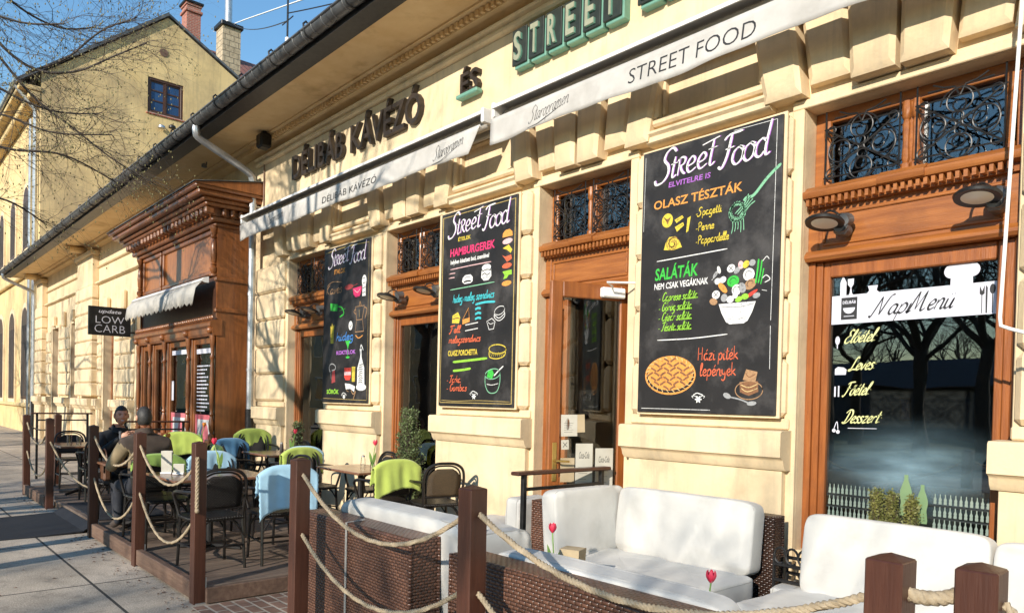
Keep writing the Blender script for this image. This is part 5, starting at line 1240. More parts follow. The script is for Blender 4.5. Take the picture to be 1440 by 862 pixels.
rope(pz(0, 1.1), pz(1, 1.1), .1, 'short upper rope turning the far corner of the deck')
rope(pz(2, .92, .045), (-10.55, 2.35, .38), .18, 'loose rope end drooping into the mat gap'); 
rope(pz(3, 1.12, .045), pz(4, 1.10, -.045), .24, 'upper rope hanging below the smiling man'); rope(pz(3, .66, .045), pz(4, .66, -.045), .33, 'lower rope hanging below the smiling man')
rope(pz(4, 1.12, .045), pz(5, 1.08, -.045), .26, 'upper rope crossing the menu holder on the near table'); rope(pz(4, .68, .045), pz(5, .68, -.045), .33, 'lower rope beside the legs of the nearest black chair')
mb = MB(); 
for k in range(3): mb.tube([(.052+.008*math.cos(k*2.09+i*.55), -.03+.008*math.sin(k*2.09+i*.55), .72+i*.008) for i in range(52)], .008, 6)
mb.blob((.055, -.03, .72), (.018, .018, .02), 8, 6); solo('rope', mb, 'rope', 'short rope end hanging straight down on the deck corner post', 'rope', (POSTS[5][0], POSTS[5][1], 0), 'twisted ropes between the posts', world=False, smooth=60)
rope(pz(6, 1.15, .045), pz(7, 1.12, -.045), .25, 'upper rope in front of the first wicker sofa back'); rope(pz(6, .80, .045), pz(7, .80, -.045), .25, 'lower rope in front of the first wicker sofa back')
rope(pz(7, 1.13, .045), pz(8, 1.13, -.045), .19, 'long upper rope in front of the white sofa cushions', .0125); rope(pz(7, .80, .045), pz(8, .80, -.045), .26, 'long lower rope in front of the second wicker sofa back', .0125)
rope(pz(8, 1.155, .045), pz(9, 1.165, -.045), .012, 'thick short rope joining the close pair of near posts', .0165)
rope(pz(9, 1.16, .045), (.35, 2.0, 1.02), .2, 'rope leaving the photo at the bottom right corner')

# ------------------------------------------------------------------ railings
def railing(x, y0, y1, zt, label, z0=0, along='y'):
    t = thing('railing', label, 'railing', (x, y0, z0))
    mb = MB(); mb.box(-.045, .045, 0, y1-y0, zt-.028, zt, .008); build('handrail', mb, 'post_wood', t, False)
    for yy in (.1, y1-y0-.08): m2 = MB(); m2.box(-.018, .018, yy-.018, yy+.018, 0, zt-.028, .003); build('baluster', m2, 'iron', t, False)
    mb = MB(); mb.box(-.014, .014, .1, y1-y0-.08, zt-.15, zt-.125, .003); build('lower_bar', mb, 'iron', t, False)
    return t
railing(-4.12, 3.70, 4.76, 1.08, 'low railing with a reddish wooden handrail in front of the open door')
t = railing(-15.9, 2.4, 3.4, 1.22, 'thin dark railing beyond the far end of the deck')
railing(-12.6, 3.05, 4.1, 1.18, 'thin dark railing behind the smiling man at the wooden shopfront')

# ------------------------------------------------------------------ bistro chairs
def make_chair():
    t = thing('bistro_chair', 'x', 'chair')
    S_, W = .45, .215
    mb = MB(); pts = [(-.20, -.2), (-.215, 0), (-.21, .13), (-.15, .205), (0, .225), (.15, .205), (.21, .13), (.215, 0), (.20, -.2)]
    mb.plate(pts, .03, S_-.03); mb.tube([(p[0], p[1], S_-.012) for p in pts+[pts[0]]], .017, 8); build('seat', mb, 'seat_weave', t, False)
    arch = catmull([(-.195, -.19, .02+.40), (-.205, -.205, .55), (-.215, -.225, .68), (-.19, -.25, .79), (-.11, -.265, .845), (0, -.268, .855), (.11, -.265, .845), (.19, -.25, .79), (.215, -.225, .68), (.205, -.205, .55), (.195, -.19, .42)], 5)
    mb = MB(); mb.tube(arch, .0145, 8)
    inner = [(p.x*.84, p.y+.008, .5+(p.z-.5)*.93 if p.z > .5 else p.z) for p in arch]; mb.tube(inner, .009, 6)
    mb.tube([(-.2, -.2, .52), (.2, -.2, .52)], .011, 6)
    build('back_frame', mb, 'rattan', t, False)
    mb = MB(); vs = []; fs = []; n = 12
    for i in range(n+1):                                     # woven panel follows the inner arch
        z = .525+(.80-.525)*i/n; hw = .172 if z < .69 else .172*math.sqrt(max(.02, 1-((z-.69)/.125)**2)); y = -.196-(z-.5)*.2
        for k in range(7): u = k/6*2-1; vs.append((u*hw, y-.012*(1-u*u), z))
    for i in range(n):
        for k in range(6): a = i*7+k; fs.append((a, a+1, a+8, a+7))
    mb.add(vs, fs); bp = build('backrest', mb, 'seat_weave', t, False); sm = bp.modifiers.new('thick', 'SOLIDIFY'); sm.thickness = .008
    for s in (-1, 1):
        m2 = MB(); m2.tube(catmull([(s*.212, -.22, .67), (s*.255, -.08, .665), (s*.262, .08, .655), (s*.245, .17, .62), (s*.225, .175, .54), (s*.205, .15, .44)], 5), .0135, 8); build('arm', m2, 'rattan', t, False)
        m2 = MB(); m2.tube([(s*.19, .165, S_), (s*.205, .19, 0)], [.0145, .013], 8); build('leg', m2, 'rattan', t, False)
        m2 = MB(); m2.tube([(s*.195, -.19, S_), (s*.205, -.24, 0)], [.0145, .013], 8); build('leg', m2, 'rattan', t, False)
    mb = MB()
    for s in (-1, 1):
        mb.tube([(s*.2, .18, .2), (s*.2, -.215, .2)], .009, 6)
        mb.tube(catmull([(s*.2, .175, .28), (s*.17, .12, .38), (s*.12, .06, .425)], 3), .008, 6); mb.tube(catmull([(s*.2, -.21, .28), (s*.17, -.15, .38), (s*.12, -.08, .425)], 3), .008, 6)
        mb.tube(catmull([(s*.2, s and .18, .28), (s*.12, .18, .40), (s*.05, .18, .43)], 3), .008, 6); mb.tube(catmull([(s*.2, -.215, .28), (s*.12, -.21, .40), (s*.05, -.2, .43)], 3), .008, 6)
    mb.tube([(-.2, 0, .2), (.2, 0, .2)], .009, 6); mb.tube([(-.2, -.225, .2), (.2, -.225, .2)], .009, 6)
    build('stretcher', mb, 'rattan', t, False)
    return t
CH = make_chair(); cfirst = [True]
def chair(x, y, rz, label, tan=False):
    if cfirst[0]: o = CH; cfirst[0] = False; o.location = (x, y, DZ); o.rotation_euler = (0, 0, R(rz))
    else: o = dup(CH, (x, y, DZ), R(rz))
    tag(o, label, 'chair', 'bistro chairs on the deck'); return o
def blanket(x, y, rz, col, label, seed=0, w=.25, back=.30, front=.2, top=.872):
    """cloth folded over the chair back: grid following the arch, hanging behind and in front"""
    rnd = random.Random(seed); mb = MB(); n, m = 30, 26; vs = []; fs = []
    ph = [rnd.uniform(0, 6) for _ in range(6)]; sk = rnd.uniform(-.06, .06)
    for j in range(m+1):
        s = lerp(-front, back, j/m)                     # arc length from the ridge, + is behind
        for i in range(n+1):
            u = i/n*2-1; xx = u*w*(1+.04*math.sin(ph[5]+3*s))
            ridge = top-.085*abs(u)**3.0
            fold = .0075*math.sin(xx*26+ph[0]+s*2)+.004*math.sin(xx*58+ph[1]-s*4)
            d = abs(s); hang = max(0, d-.03); amp = min(1, hang/.12)
            yb = -.258+ (.0 if d < .03 else 0)
            if s >= 0: yy = -.268-.022*min(1, d/.03)-.02*hang-fold*amp
            else: yy = -.262+.03*min(1, d/.03)+.05*hang+fold*amp
            zz = ridge+.012*math.cos(min(1, d/.03)*1.57)-hang*(1-.05*amp)+sk*u*amp*(1 if s > 0 else -.5)
            if j in (0, m): zz += (.002 if i % 2 else -.002)
            xo = xx+(.0025*(1 if j % 2 else -1) if i in (0, n) else 0)
            vs.append((xo, yy, zz))
    for j in range(m):
        for i in range(n): a = j*(n+1)+i; fs.append((a, a+1, a+n+2, a+n+1))
    mb.add(vs, fs); o = solo('blanket', mb, 'blanket_'+col, label, 'blanket', (x, y, DZ), 'fleece blankets over the chair backs', world=False, smooth=70); o.rotation_euler = (0, 0, R(rz))
    sm = o.modifiers.new('thick', 'SOLIDIFY'); sm.thickness = .0035
    return o
CHAIRS = [(-6.47, 2.30, 92, 'bare black chair seen from behind at the near table, by the deck corner post', None),
 (-6.42, 2.88, 84, 'black chair under a pale blue blanket at the near table, behind the reddish post', ('sky', 'pale blue blanket over the nearest chair, beside the reddish post', .42, .24)),
 (-7.78, 2.86, -92, 'black chair on the far side of the near table, wearing a pale blue blanket', ('sky', 'pale blue blanket on the chair behind the tulip of the near table', .3, .24)),
 (-7.75, 2.28, -88, 'bare black chair tucked under the near table, fence side', None),
 (-8.98, 2.98, 172, 'black chair under a lime blanket beside the table of the two men, wall side', ('lime', 'lime blanket hanging just left of the deck corner post', .3, .26)),
 (-8.13, 2.28, 90, 'black chair on which the man in the brown jacket sits', ('green', 'folded green blanket with shade put into its colour on the chair of the man in the brown jacket', .16, .1)),
 (-9.62, 2.29, -90, 'black chair on which the smiling man sits', None),
 (-7.98, 4.02, -84, 'black chair with a lime blanket, left of the wooden table by the second window', ('lime', 'lime blanket left of the wooden table by the second window', .32, .26)),
 (-7.42, 4.42, 176, 'bare arched chair with its back to the wall under the second window', None),
 (-6.52, 4.06, 86, 'black chair with a lime blanket, right of the wooden table by the second window', ('lime', 'lime blanket with a pinked edge, right of the wooden table by the second window', .34, .24)),
 (-6.12, 4.42, 76, 'bare tan backed chair nearest the gold bordered poster', None),
 (-8.72, 4.12, 88, 'black chair in a pale blue blanket below the drinks poster', ('sky', 'pale blue blanket below the drinks poster', .26, .24)),
 (-10.12, 3.98, -84, 'black chair in a mid blue blanket, below the first window', ('blue', 'mid blue blanket, the darker of the blues, below the first window', .3, .3)),
 (-9.72, 4.48, 180, 'bare black chair with its back to the pier, below the first window', None),
 (-10.55, 4.42, -96, 'black chair in a lime blanket in front of the downpipe', ('lime', 'lime blanket in front of the black pipe foot', .3, .26)),
 (-10.25, 3.30, 62, 'black chair in a lime blanket in front of the wooden shopfront', ('lime', 'lime blanket farthest back, in front of the red window poster', .3, .26)),
 (-11.75, 4.45, 178, 'bare black chair tight against the corner of the wooden shopfront', None),
 (-11.35, 2.52, 88, 'bare black chair just beyond the mat gap at the farthest table', None),
 (-13.15, 2.55, -92, 'bare black chair at the far end of the deck', None),
 (-7.3, 3.30, 186, 'bare black chair on the wall side of the near table, facing the pavement', None),
 (-9.5, 3.66, 4, 'bare black chair in the middle of the deck, seen from behind, facing the first window', None),
 (-12.2, 3.02, 170, 'bare black chair on the wall side of the farthest table', None)]
for i, (x, y, rz, lab, bl) in enumerate(CHAIRS):
    c = chair(x, y, rz, lab)
    tall = 1.13 if i in (14, 15) else 1
    c.scale = (1, 1, tall)
    if bl: blanket(x, y, rz, bl[0], bl[1], i, .25, bl[2], bl[3]).scale = (1.05, 1.05, tall)
    if 'tan backed' in lab:
        for ch in c.children:
            if ch.name.startswith('backrest'): ch.data = ch.data.copy(); ch.data.materials[0] = MATS['back_weave_tan']
# ------------------------------------------------------------------ cafe tables
def table(x, y, sx, sy, label, rz=0):
    t = thing('cafe_table', label, 'table', (x, y, DZ), R(rz), 'wooden topped cafe tables')
    mb = MB(); mb.box(-sx/2, sx/2, -sy/2, sy/2, .69, .716, .006); build('tabletop', mb, 'table_wood', t, False)
    mb = MB(); mb.tube([(0, 0, .02), (0, 0, .69)], .032, 10); mb.box(-.2, .2, -.2, .2, .672, .69); build('pedestal', mb, 'iron', t, False)
    mb = MB()
    for k in range(4): a = k*math.pi/2+.785; mb.tube([(0, 0, .05), (.31*math.cos(a), .31*math.sin(a), .018)], [.028, .018], 6)
    build('foot', mb, 'iron', t, False)
    return t
TT = DZ+.717
table(-7.22, 2.56, .86, .92, 'near wooden table with a white menu holder and a pink tulip'); table(-8.90, 2.36, .62, .72, 'table between the two seated men')
table(-7.12, 4.14, .94, .60, 'wooden table with a red tulip below the second window'); table(-9.62, 4.3, .9, .62, 'dark wooden table below the first window, between blue blankets')
table(-12.3, 2.48, 1.0, .68, 'farthest table by the fence, holding glasses'); table(-11.2, 3.4, .8, .7, 'table half hidden in front of the wooden shopfront')
def tulip(x, y, z, col, h, label, lean=(0, 0), vase=True, group='tulips in small vases', pale=False):
    t = thing('tulip_vase', label, 'flower vase', (x, y, z), 0, group)
    if vase: mb = MB(); mb.lathe((0, 0, 0), [(.024, 0), (.026, .004), (.022, .06), (.016, .10), (.02, .12)], 12); build('vase', mb, 'glass_clear', t, False)
    mb = MB(); mb.tube(catmull([(0, 0, .01), (lean[0]*.3, lean[1]*.3, h*.5), (lean[0], lean[1], h)], 5), .0045, 6); st = build('stem', mb, 'stem_pale' if pale else 'stem', t, False)
    for s in (-1, 1):
        m2 = MB(); vs = []; fs = []
        for k in range(7): u = k/6; wd = .016*math.sin(math.pi*min(1, u*.9+.1)); vs += [(s*(.008+.06*u)-wd*.2, -wd, .03+h*.75*u-.12*u*u*h), (s*(.008+.06*u)+wd*.2, wd, .03+h*.75*u-.12*u*u*h)]
        for k in range(6): fs.append((2*k, 2*k+1, 2*k+3, 2*k+2))
        m2.add(vs, fs); build('leaf', m2, 'stem', t, False)
    mb = MB(); c = Vector((lean[0], lean[1], h))
    for k in range(6):
        a = k*math.pi/3; vs = []; fs = []; o = .86 if k % 2 else 1
        for i in range(6):
            v = i/5; rr = (.006+.024*math.sin(min(1, v*1.5)*1.57)-.006*v*v)*o; wd = .62*math.sin(math.pi*(.12+.80*v))
            for q in (-1, 0, 1): an = a+q*wd; vs.append((c.x+rr*math.cos(an), c.y+rr*math.sin(an), c.z+.065*v))
        for i in range(5):
            for q in (0, 1): b = i*3+q; fs.append((b, b+1, b+4, b+3))
        mb.add(vs, fs)
    build('blossom', mb, col, t, False); return t
tulip(-7.42, 2.72, TT, 'tulip_red', .27, 'pink red tulip leaning left on the near deck table', (-.02, -.05), pale=True)
tulip(-6.98, 4.2, TT, 'tulip_red', .25, 'red tulip on the wooden table below the second window', (.0, .03)); tulip(-9.5, 4.45, TT, 'tulip_red', .26, 'red tulip on the dark table below the first window', (.06, .02))
tulip(-8.72, 2.62, TT, 'tulip_orange', .26, 'dark orange tulip in front of the man in the brown jacket', (.0, .0)); tulip(-11.0, 3.75, TT, 'tulip_orange', .3, 'orange tulip in front of the wooden shopfront corner', (.06, .03))
def menu_holder(x, y, z, h, label):
    t = thing('menu_holder', label, 'menu holder', (x, y, z)); mb = MB(); mb.box(-.05, .05, -.03, .03, 0, .02, .004); build('base', mb, 'white_metal', t, False)
    mb = MB(); mb.obox((0, 0, h/2+.01), (.095, .006, h), 0, .002, R(4)); mb.obox((0, .02, h/2+.01), (.095, .006, h), 0, .002, R(-4)); build('card', mb, 'paper', t, False)
    t.rotation_euler = (0, 0, R(60)); return t
menu_holder(-7.42, 2.22, TT, .21, 'tall white menu holder on the near deck table'); menu_holder(-7.32, 2.30, TT, .09, 'short white card stand beside the tall menu holder')
def shaker(x, y, z, label, m='glass_clear', h=.1):
    t = thing('condiment_jar', label, 'jar', (x, y, z)); mb = MB(); mb.lathe((0, 0, 0), [(.024, 0), (.027, .01), (.025, h*.7), (.018, h)], 12); build('jar', mb, m, t, False)
    mb = MB(); mb.lathe((0, 0, h), [(.019, 0), (.019, .018), (0, .024)], 12); build('lid', mb, 'zinc', t, False); return t
shaker(-9.75, 4.42, TT, 'dark condiment jar on the dark table below the first window', 'pot', .11); shaker(-7.35, 4.3, TT, 'clear jar on the wooden table below the second window')
for k, (x, y, h) in enumerate(((-12.1, 2.3, .15), (-12.25, 2.45, .12), (-12.0, 2.6, .16))):
    mb = MB(); mb.lathe((0, 0, 0), [(0, .003), (.028, .003), (.03, 0), (.034, h), (.031, h), (.027, .01)], 14)
    solo('drinking_glass', mb, 'glass_clear', ['tall clear glass nearest the fence on the farthest table', 'short clear glass on the farthest table', 'tallest clear glass on the wall side of the farthest table'][k], 'glass', (x, y, TT), 'glasses on the farthest table', False)
mb = MB(); mb.box(-.13, .13, -.05, .05, -.22, .0, .02); mb.box(-.135, .135, -.055, -.05, -.12, .004, .01); mb.mat('leather')
bag = thing('handbag', 'brown leather bag with a silver buckle beside the smiling man', 'bag', (-9.15, 2.08, .84))
m2 = MB(); m2.box(-.16, .16, -.04, .04, -.2, .0, .02); m2.box(-.165, .165, -.048, -.04, -.11, .006, .01); build('body', m2, 'leather', bag, False)
m2 = MB(); m2.box(-.03, .03, -.056, -.049, -.12, -.07, .003); build('buckle', m2, 'zinc', bag, False)
m2 = MB(); m2.tube(catmull([(-.13, 0, 0), (-.09, 0, .1), (0, 0, .14), (.09, 0, .1), (.13, 0, 0)], 4), .008, 6); build('strap', m2, 'leather', bag, False)

# ------------------------------------------------------------------ wicker sofas with white cushions
def cushion(mb, c, size, e=.2, rz=0, rx=0, ry=0, puff=.08, seed=0):
    rnd = random.Random(seed); ph = [rnd.uniform(0, 6) for _ in range(4)]
    M0 = mb.M; mb.M = M0 @ Matrix.Translation(c) @ Matrix.Rotation(rz, 4, 'Z') @ Matrix.Rotation(ry, 4, 'Y') @ Matrix.Rotation(rx, 4, 'X')
    a, b, h = size[0]/2, size[1]/2, size[2]/2; seg, rings = 64, 30; k = min(range(3), key=lambda i: size[i])
    sp = lambda v: math.copysign(abs(v)**e, v)
    vs = []; fs = []
    for i in range(rings+1):
        p = -math.pi/2+math.pi*i/rings
        for j in range(seg):
            t = 2*math.pi*j/seg; cp = sp(math.cos(p)) if i not in (0, rings) else 0
            v = [cp*sp(math.cos(t)), cp*sp(math.sin(t)), sp(math.sin(p)) if i not in (0, rings) else math.copysign(1, p)]
            o = [q for q in range(3) if q != k]
            bul = max(0, 1-v[o[0]]**2)*max(0, 1-v[o[1]]**2)
            v[k] *= (1-puff)+puff*1.3*bul**.5+.03*math.sin(5*v[o[0]]+ph[0])*math.sin(4*v[o[1]]+ph[1])+.03*math.sin(11*v[o[0]]+ph[2]+5*v[o[1]])+.13*(abs(v[o[0]])**3)*math.sin(13*v[o[1]]+ph[3])*math.sin(5*v[o[1]])+.13*(abs(v[o[1]])**3)*math.sin(17*v[o[0]]+ph[0])*math.sin(6*v[o[0]]+1)+.05*math.sin(7*v[o[0]]+9*v[o[1]]+ph[1])*math.sin(3*v[o[0]]-4*v[o[1]])
            vs.append((v[0]*a, v[1]*b, v[2]*h))
    for i in range(rings):
        for j in range(seg): l = (j+1) % seg; fs.append((i*seg+j, i*seg+l, (i+1)*seg+l, (i+1)*seg+j))
    mb.add(vs, fs); mb.M = M0
def cush(parent, c, size, **k):
    mb = MB(); cushion(mb, c, size, **k); o = build('cushion', mb, 'cushion', parent, True, smooth=80)
    # piping seam round the widest outline
    a = sorted(range(3), key=lambda i: size[i])[0]; A, B = [i for i in range(3) if i != a]
    p = MB(); p.M = Matrix.Translation(c) @ Matrix.Rotation(k.get('rz', 0), 4, 'Z') @ Matrix.Rotation(k.get('ry', 0), 4, 'Y') @ Matrix.Rotation(k.get('rx', 0), 4, 'X')
    e = k.get('e', .2); sp = lambda v: math.copysign(abs(v)**e, v)
    for sd in (-.62, .62):
        P = []
        for j in range(72):
            t = 2*math.pi*j/72; v = [0, 0, 0]; v[A] = sp(math.cos(t))*size[A]/2*.985; v[B] = sp(math.sin(t))*size[B]/2*.985; v[a] = sd*size[a]/2; P.append(v)
        p.tube(P, .0055, 5, closed=True)
    build('piping', p, 'piping', o, True)
    return o
def wick(parent, name, x0, x1, y0, y1, z0, z1, m='wicker', ch=.012):
    mb = MB(); mb.box(x0, x1, y0, y1, z0, z1, ch)
    for x in (x0+.004, x1-.004):
        for y in (y0+.004, y1-.004): mb.tube([(x, y, z0), (x, y, z1-.004)], .011, 6)
    return build(name, mb, m, parent)
SG = 'wicker sofas with white cushions'
s1 = thing('wicker_sofa', 'brown wicker sofa turning its back to the pavement, left of the gap post', 'sofa', (-3.8, 2.5, 0), 0, SG)
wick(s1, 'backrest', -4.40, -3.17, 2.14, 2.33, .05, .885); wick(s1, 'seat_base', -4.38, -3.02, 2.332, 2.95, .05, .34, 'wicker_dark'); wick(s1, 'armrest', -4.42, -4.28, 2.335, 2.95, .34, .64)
mb = MB(); mb.tube([(-3.82, 2.134, .06), (-3.82, 2.134, .885), (-3.82, 2.25, .889)], .007, 6); build('joint_seam', mb, 'kerbstone', s1)
cush(s1, (-3.64, 2.43, .70), (1.26, .19, .54), rx=R(4), seed=1); cush(s1, (-3.63, 2.68, .43), (1.24, .62, .17), seed=2); cush(s1, (-3.06, 2.60, .62), (.15, .5, .56), e=.3, seed=12)
s2 = thing('wicker_sofa', 'brown wicker sofa turning its back to the pavement, under the long rope', 'sofa', (-1.5, 2.5, 0), 0, SG)
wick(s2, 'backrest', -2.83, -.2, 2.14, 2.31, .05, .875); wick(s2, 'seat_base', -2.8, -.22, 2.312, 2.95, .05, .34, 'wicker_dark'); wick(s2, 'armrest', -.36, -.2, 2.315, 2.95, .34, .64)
cush(s2, (-2.10, 2.42, .65), (1.30, .18, .48), rx=R(4), seed=3); cush(s2, (-.92, 2.42, .645), (1.0, .18, .48), rx=R(5), seed=4)
cush(s2, (-2.12, 2.66, .43), (1.3, .62, .17), seed=5); cush(s2, (-.90, 2.66, .43), (1.1, .62, .17), seed=6)
s3 = thing('wicker_sofa', 'corner wicker sofa with white cushions under the largest chalk poster', 'sofa', (-3.2, 4.3, 0), 0, SG)
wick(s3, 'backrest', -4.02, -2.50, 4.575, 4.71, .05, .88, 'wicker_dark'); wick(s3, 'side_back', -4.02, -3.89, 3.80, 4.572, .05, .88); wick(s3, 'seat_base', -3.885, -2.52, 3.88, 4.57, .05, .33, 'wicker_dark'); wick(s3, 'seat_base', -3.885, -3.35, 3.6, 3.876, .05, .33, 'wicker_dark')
cush(s3, (-3.80, 4.15, .72), (.18, .78, .50), ry=R(-5), seed=7); cush(s3, (-3.13, 4.47, .725), (1.16, .19, .50), rx=R(-6), seed=8)
cush(s3, (-3.44, 4.12, .42), (.78, .66, .17), seed=9, e=.22); cush(s3, (-2.82, 4.10, .42), (.60, .66, .17), seed=10, e=.22)
s4 = thing('wicker_sofa', 'white cushioned wicker sofa in front of the menu window', 'sofa', (-1.2, 4.2, 0), 0, SG)
wick(s4, 'backrest', -2.20, .5, 4.52, 4.66, .05, .84, 'wicker_dark'); wick(s4, 'seat_base', -2.22, .5, 3.75, 4.515, .05, .33, 'wicker_dark')
cush(s4, (-1.68, 4.40, .715), (1.0, .2, .50), rx=R(-8), seed=11); cush(s4, (-.66, 4.40, .70), (1.02, .2, .50), rx=R(-8), seed=13); cush(s4, (-1.74, 4.02, .42), (1.06, .72, .18), seed=14, e=.22); cush(s4, (-.66, 4.02, .42), (1.06, .72, .18), seed=15, e=.22)
cush(s4, (-2.30, 4.46, .40), (.16, .3, .16), seed=18)
s5 = thing('wicker_pouf', 'low white cushioned seat in the shade below the gold bordered poster', 'seat', (-5.0, 4.35, 0))
wick(s5, 'seat_base', -5.4, -4.7, 4.05, 4.7, .04, .33, 'wicker_dark'); cush(s5, (-5.05, 4.36, .44), (.74, .64, .18), seed=16); cush(s5, (-4.78, 4.48, .60), (.2, .42, .34), seed=17)
# low tables among the sofas
def low_table(x0, x1, y0, y1, label):
    t = thing('coffee_table', label, 'table', ((x0+x1)/2, (y0+y1)/2, 0)); wick(t, 'base', x0+.03, x1-.03, y0+.03, y1-.03, .02, .45, 'wicker_dark')
    mb = MB(); mb.box(x0, x1, y0, y1, .45, .475, .006); build('tabletop', mb, 'black_paint', t); return t
low_table(-3.75, -3.05, 3.05, 3.5, 'low dark table between the sofas holding a beige box'); low_table(-2.5, -1.8, 3.05, 3.55, 'low dark table with a pink tulip between the sofas')
tulip(-2.16, 3.3, .476, 'tulip_red', .22, 'pink tulip showing above the white cushions at the long rope', (.02, 0), group='tulips in small vases'); tulip(-3.40, 3.42, .476, 'tulip_red', .27, 'pink tulip leaning at the left end of the corner sofa', (-.05, .03))
mb = MB(); vs = [(-.055, -.05, 0), (.055, -.05, 0), (.055, .05, 0), (-.055, .05, 0), (-.065, -.058, .24), (.065, -.058, .24), (.065, .058, .24), (-.065, .058, .24)]
mb.add(vs, [(0, 3, 2, 1), (0, 1, 5, 4), (1, 2, 6, 5), (2, 3, 7, 6), (3, 0, 4, 7), (4, 5, 6, 7)]); bx = solo('napkin_box', mb, 'paper_cream', 'beige paper box standing between the sofas', 'box', (-3.12, 3.3, .476), world=False); bx.rotation_euler = (0, 0, R(20))
# scrolled iron rack between the sofas
mb = MB()
for z in (.62, .52, .42): mb.tube([(-2.42, 4.62, z), (-2.1, 4.62, z)], .012, 6); mb.tube([(-2.42, 4.45, z-.02), (-2.1, 4.45, z-.02)], .012, 6)
for x in (-2.42, -2.1):
    for y in (4.45, 4.62): mb.tube([(x, y, 0), (x, y, .66)], .011, 6)
for x in (-2.38, -2.30, -2.22): mb.tube([(x+.04*math.cos(a*.4), 4.45, .66+.05*math.sin(a*.4)) for a in range(14)], .008, 5)
solo('iron_rack', mb, 'iron', 'dark scrolled iron rack in the gap between the two wall sofas', 'rack', (-2.26, 4.53, 0))

# leaf litter gathered along the foot of the deck
rnd = random.Random(9); mb = MB()
for k in range(260):
    x = rnd.uniform(-13.4, -4.2); y = 1.93-abs(rnd.gauss(0, .10)) if rnd.random() < .75 else rnd.uniform(.2, 1.9); s = rnd.uniform(.008, .022); a = rnd.uniform(0, 6.28); z = .004
    mb.add([(x+s*math.cos(a), y+s*math.sin(a), z), (x+.5*s*math.cos(a+1.6), y+.5*s*math.sin(a+1.6), z+.004+rnd.random()*.006), (x-s*math.cos(a), y-s*math.sin(a), z+.002), (x-.5*s*math.cos(a+1.6), y-.5*s*math.sin(a+1.6), z+.006)], [(0, 1, 2, 3)])
lf = build('leaf_litter', mb, 'leather', smooth=0); tag(lf, 'dry brown leaf litter along the foot of the deck boards', 'leaves', kind='stuff')
# ------------------------------------------------------------------ shrubs
def bush(name, x, y, z, h, r, n, label, cat, leafm='leaf', pot=True, cone=True, group=None, ls=.02):
    t = thing(name, label, cat, (x, y, z), 0, group); rnd = random.Random(int(x*100)+n)
    if pot: mb = MB(); mb.lathe((0, 0, 0), [(r*.55, 0), (r*.7, .2*h), (r*.74, .22*h), (r*.62, .22*h), (r*.6, .2*h)], 18); build('pot', mb, 'pot', t, False)
    mb = MB(); vs = []; fs = []; z0 = .2*h if pot else 0; H = h-z0
    st = MB(); st.tube([(0, 0, z0*.6), (rnd.uniform(-.02, .02), 0, z0+H*.9)], [.012, .004], 5)
    for k in range(int(n/14)):
        v = rnd.random()**.8; a = rnd.uniform(0, 6.283); R1 = r*(1-.75*v if cone else math.sqrt(max(.05, 1-(2*v-1)**2)))*rnd.uniform(.55, 1.08)
        tip = Vector((R1*math.cos(a), R1*math.sin(a), z0+H*min(1, v*.95+.08))); bas = Vector((0, 0, z0+H*max(0, v*.85-.05)))
        st.tube([bas, tip], [.004, .0015], 3)
        for j in range(14):
            q = rnd.uniform(.35, 1.05); p = bas.lerp(tip, q)+Vector((rnd.gauss(0, .012), rnd.gauss(0, .012), rnd.gauss(0, .012)))
            d = Vector((rnd.gauss(0, 1), rnd.gauss(0, 1), rnd.gauss(.5, .8))).normalized(); s = d.orthogonal().normalized(); s.rotate(Matrix.Rotation(rnd.uniform(0, 6.28), 3, d)); l = ls*rnd.uniform(.7, 1.5); b = len(vs)
            vs += [p, p+d*l*.5+s*l*.28, p+d*l, p+d*l*.5-s*l*.28]; fs.append((b, b+1, b+2, b+3))
    mb.add(vs, fs); build('foliage', mb, leafm, t, False, smooth=0); build('stem', st, 'twig', t, False); return t
bush('potted_conifer', -6.98, 4.66, DZ, 1.36, .29, 6500, 'bushy potted conifer against the second window', 'potted plant', ls=.022)
bush('potted_conifer', -9.9, 4.72, DZ, 1.12, .2, 3000, 'dark potted shrub against the first window', 'potted plant', ls=.022)
for i, (x, h) in enumerate(((-1.99, .46), (-1.90, .45), (-1.78, .44))):
    bush('small_cypress', x, 4.945, .622, h, .075, 2600, ['left of the three little cypresses on the ledge of the menu window', 'middle little cypress on the ledge of the menu window', 'right and most golden little cypress on the ledge of the menu window'][i], 'potted plant', 'leaf_gold', True, True, 'little cypresses on the menu window ledge', .015)
# things inside the menu window
mb = MB(); mb.box(-2.45, -1.25, 5.2, 5.75, .64, .70); solo('window_shelf', mb, 'room_item', 'shelf just inside the menu window behind the bottle film', 'shelf', (-1.9, 5.4, .64))

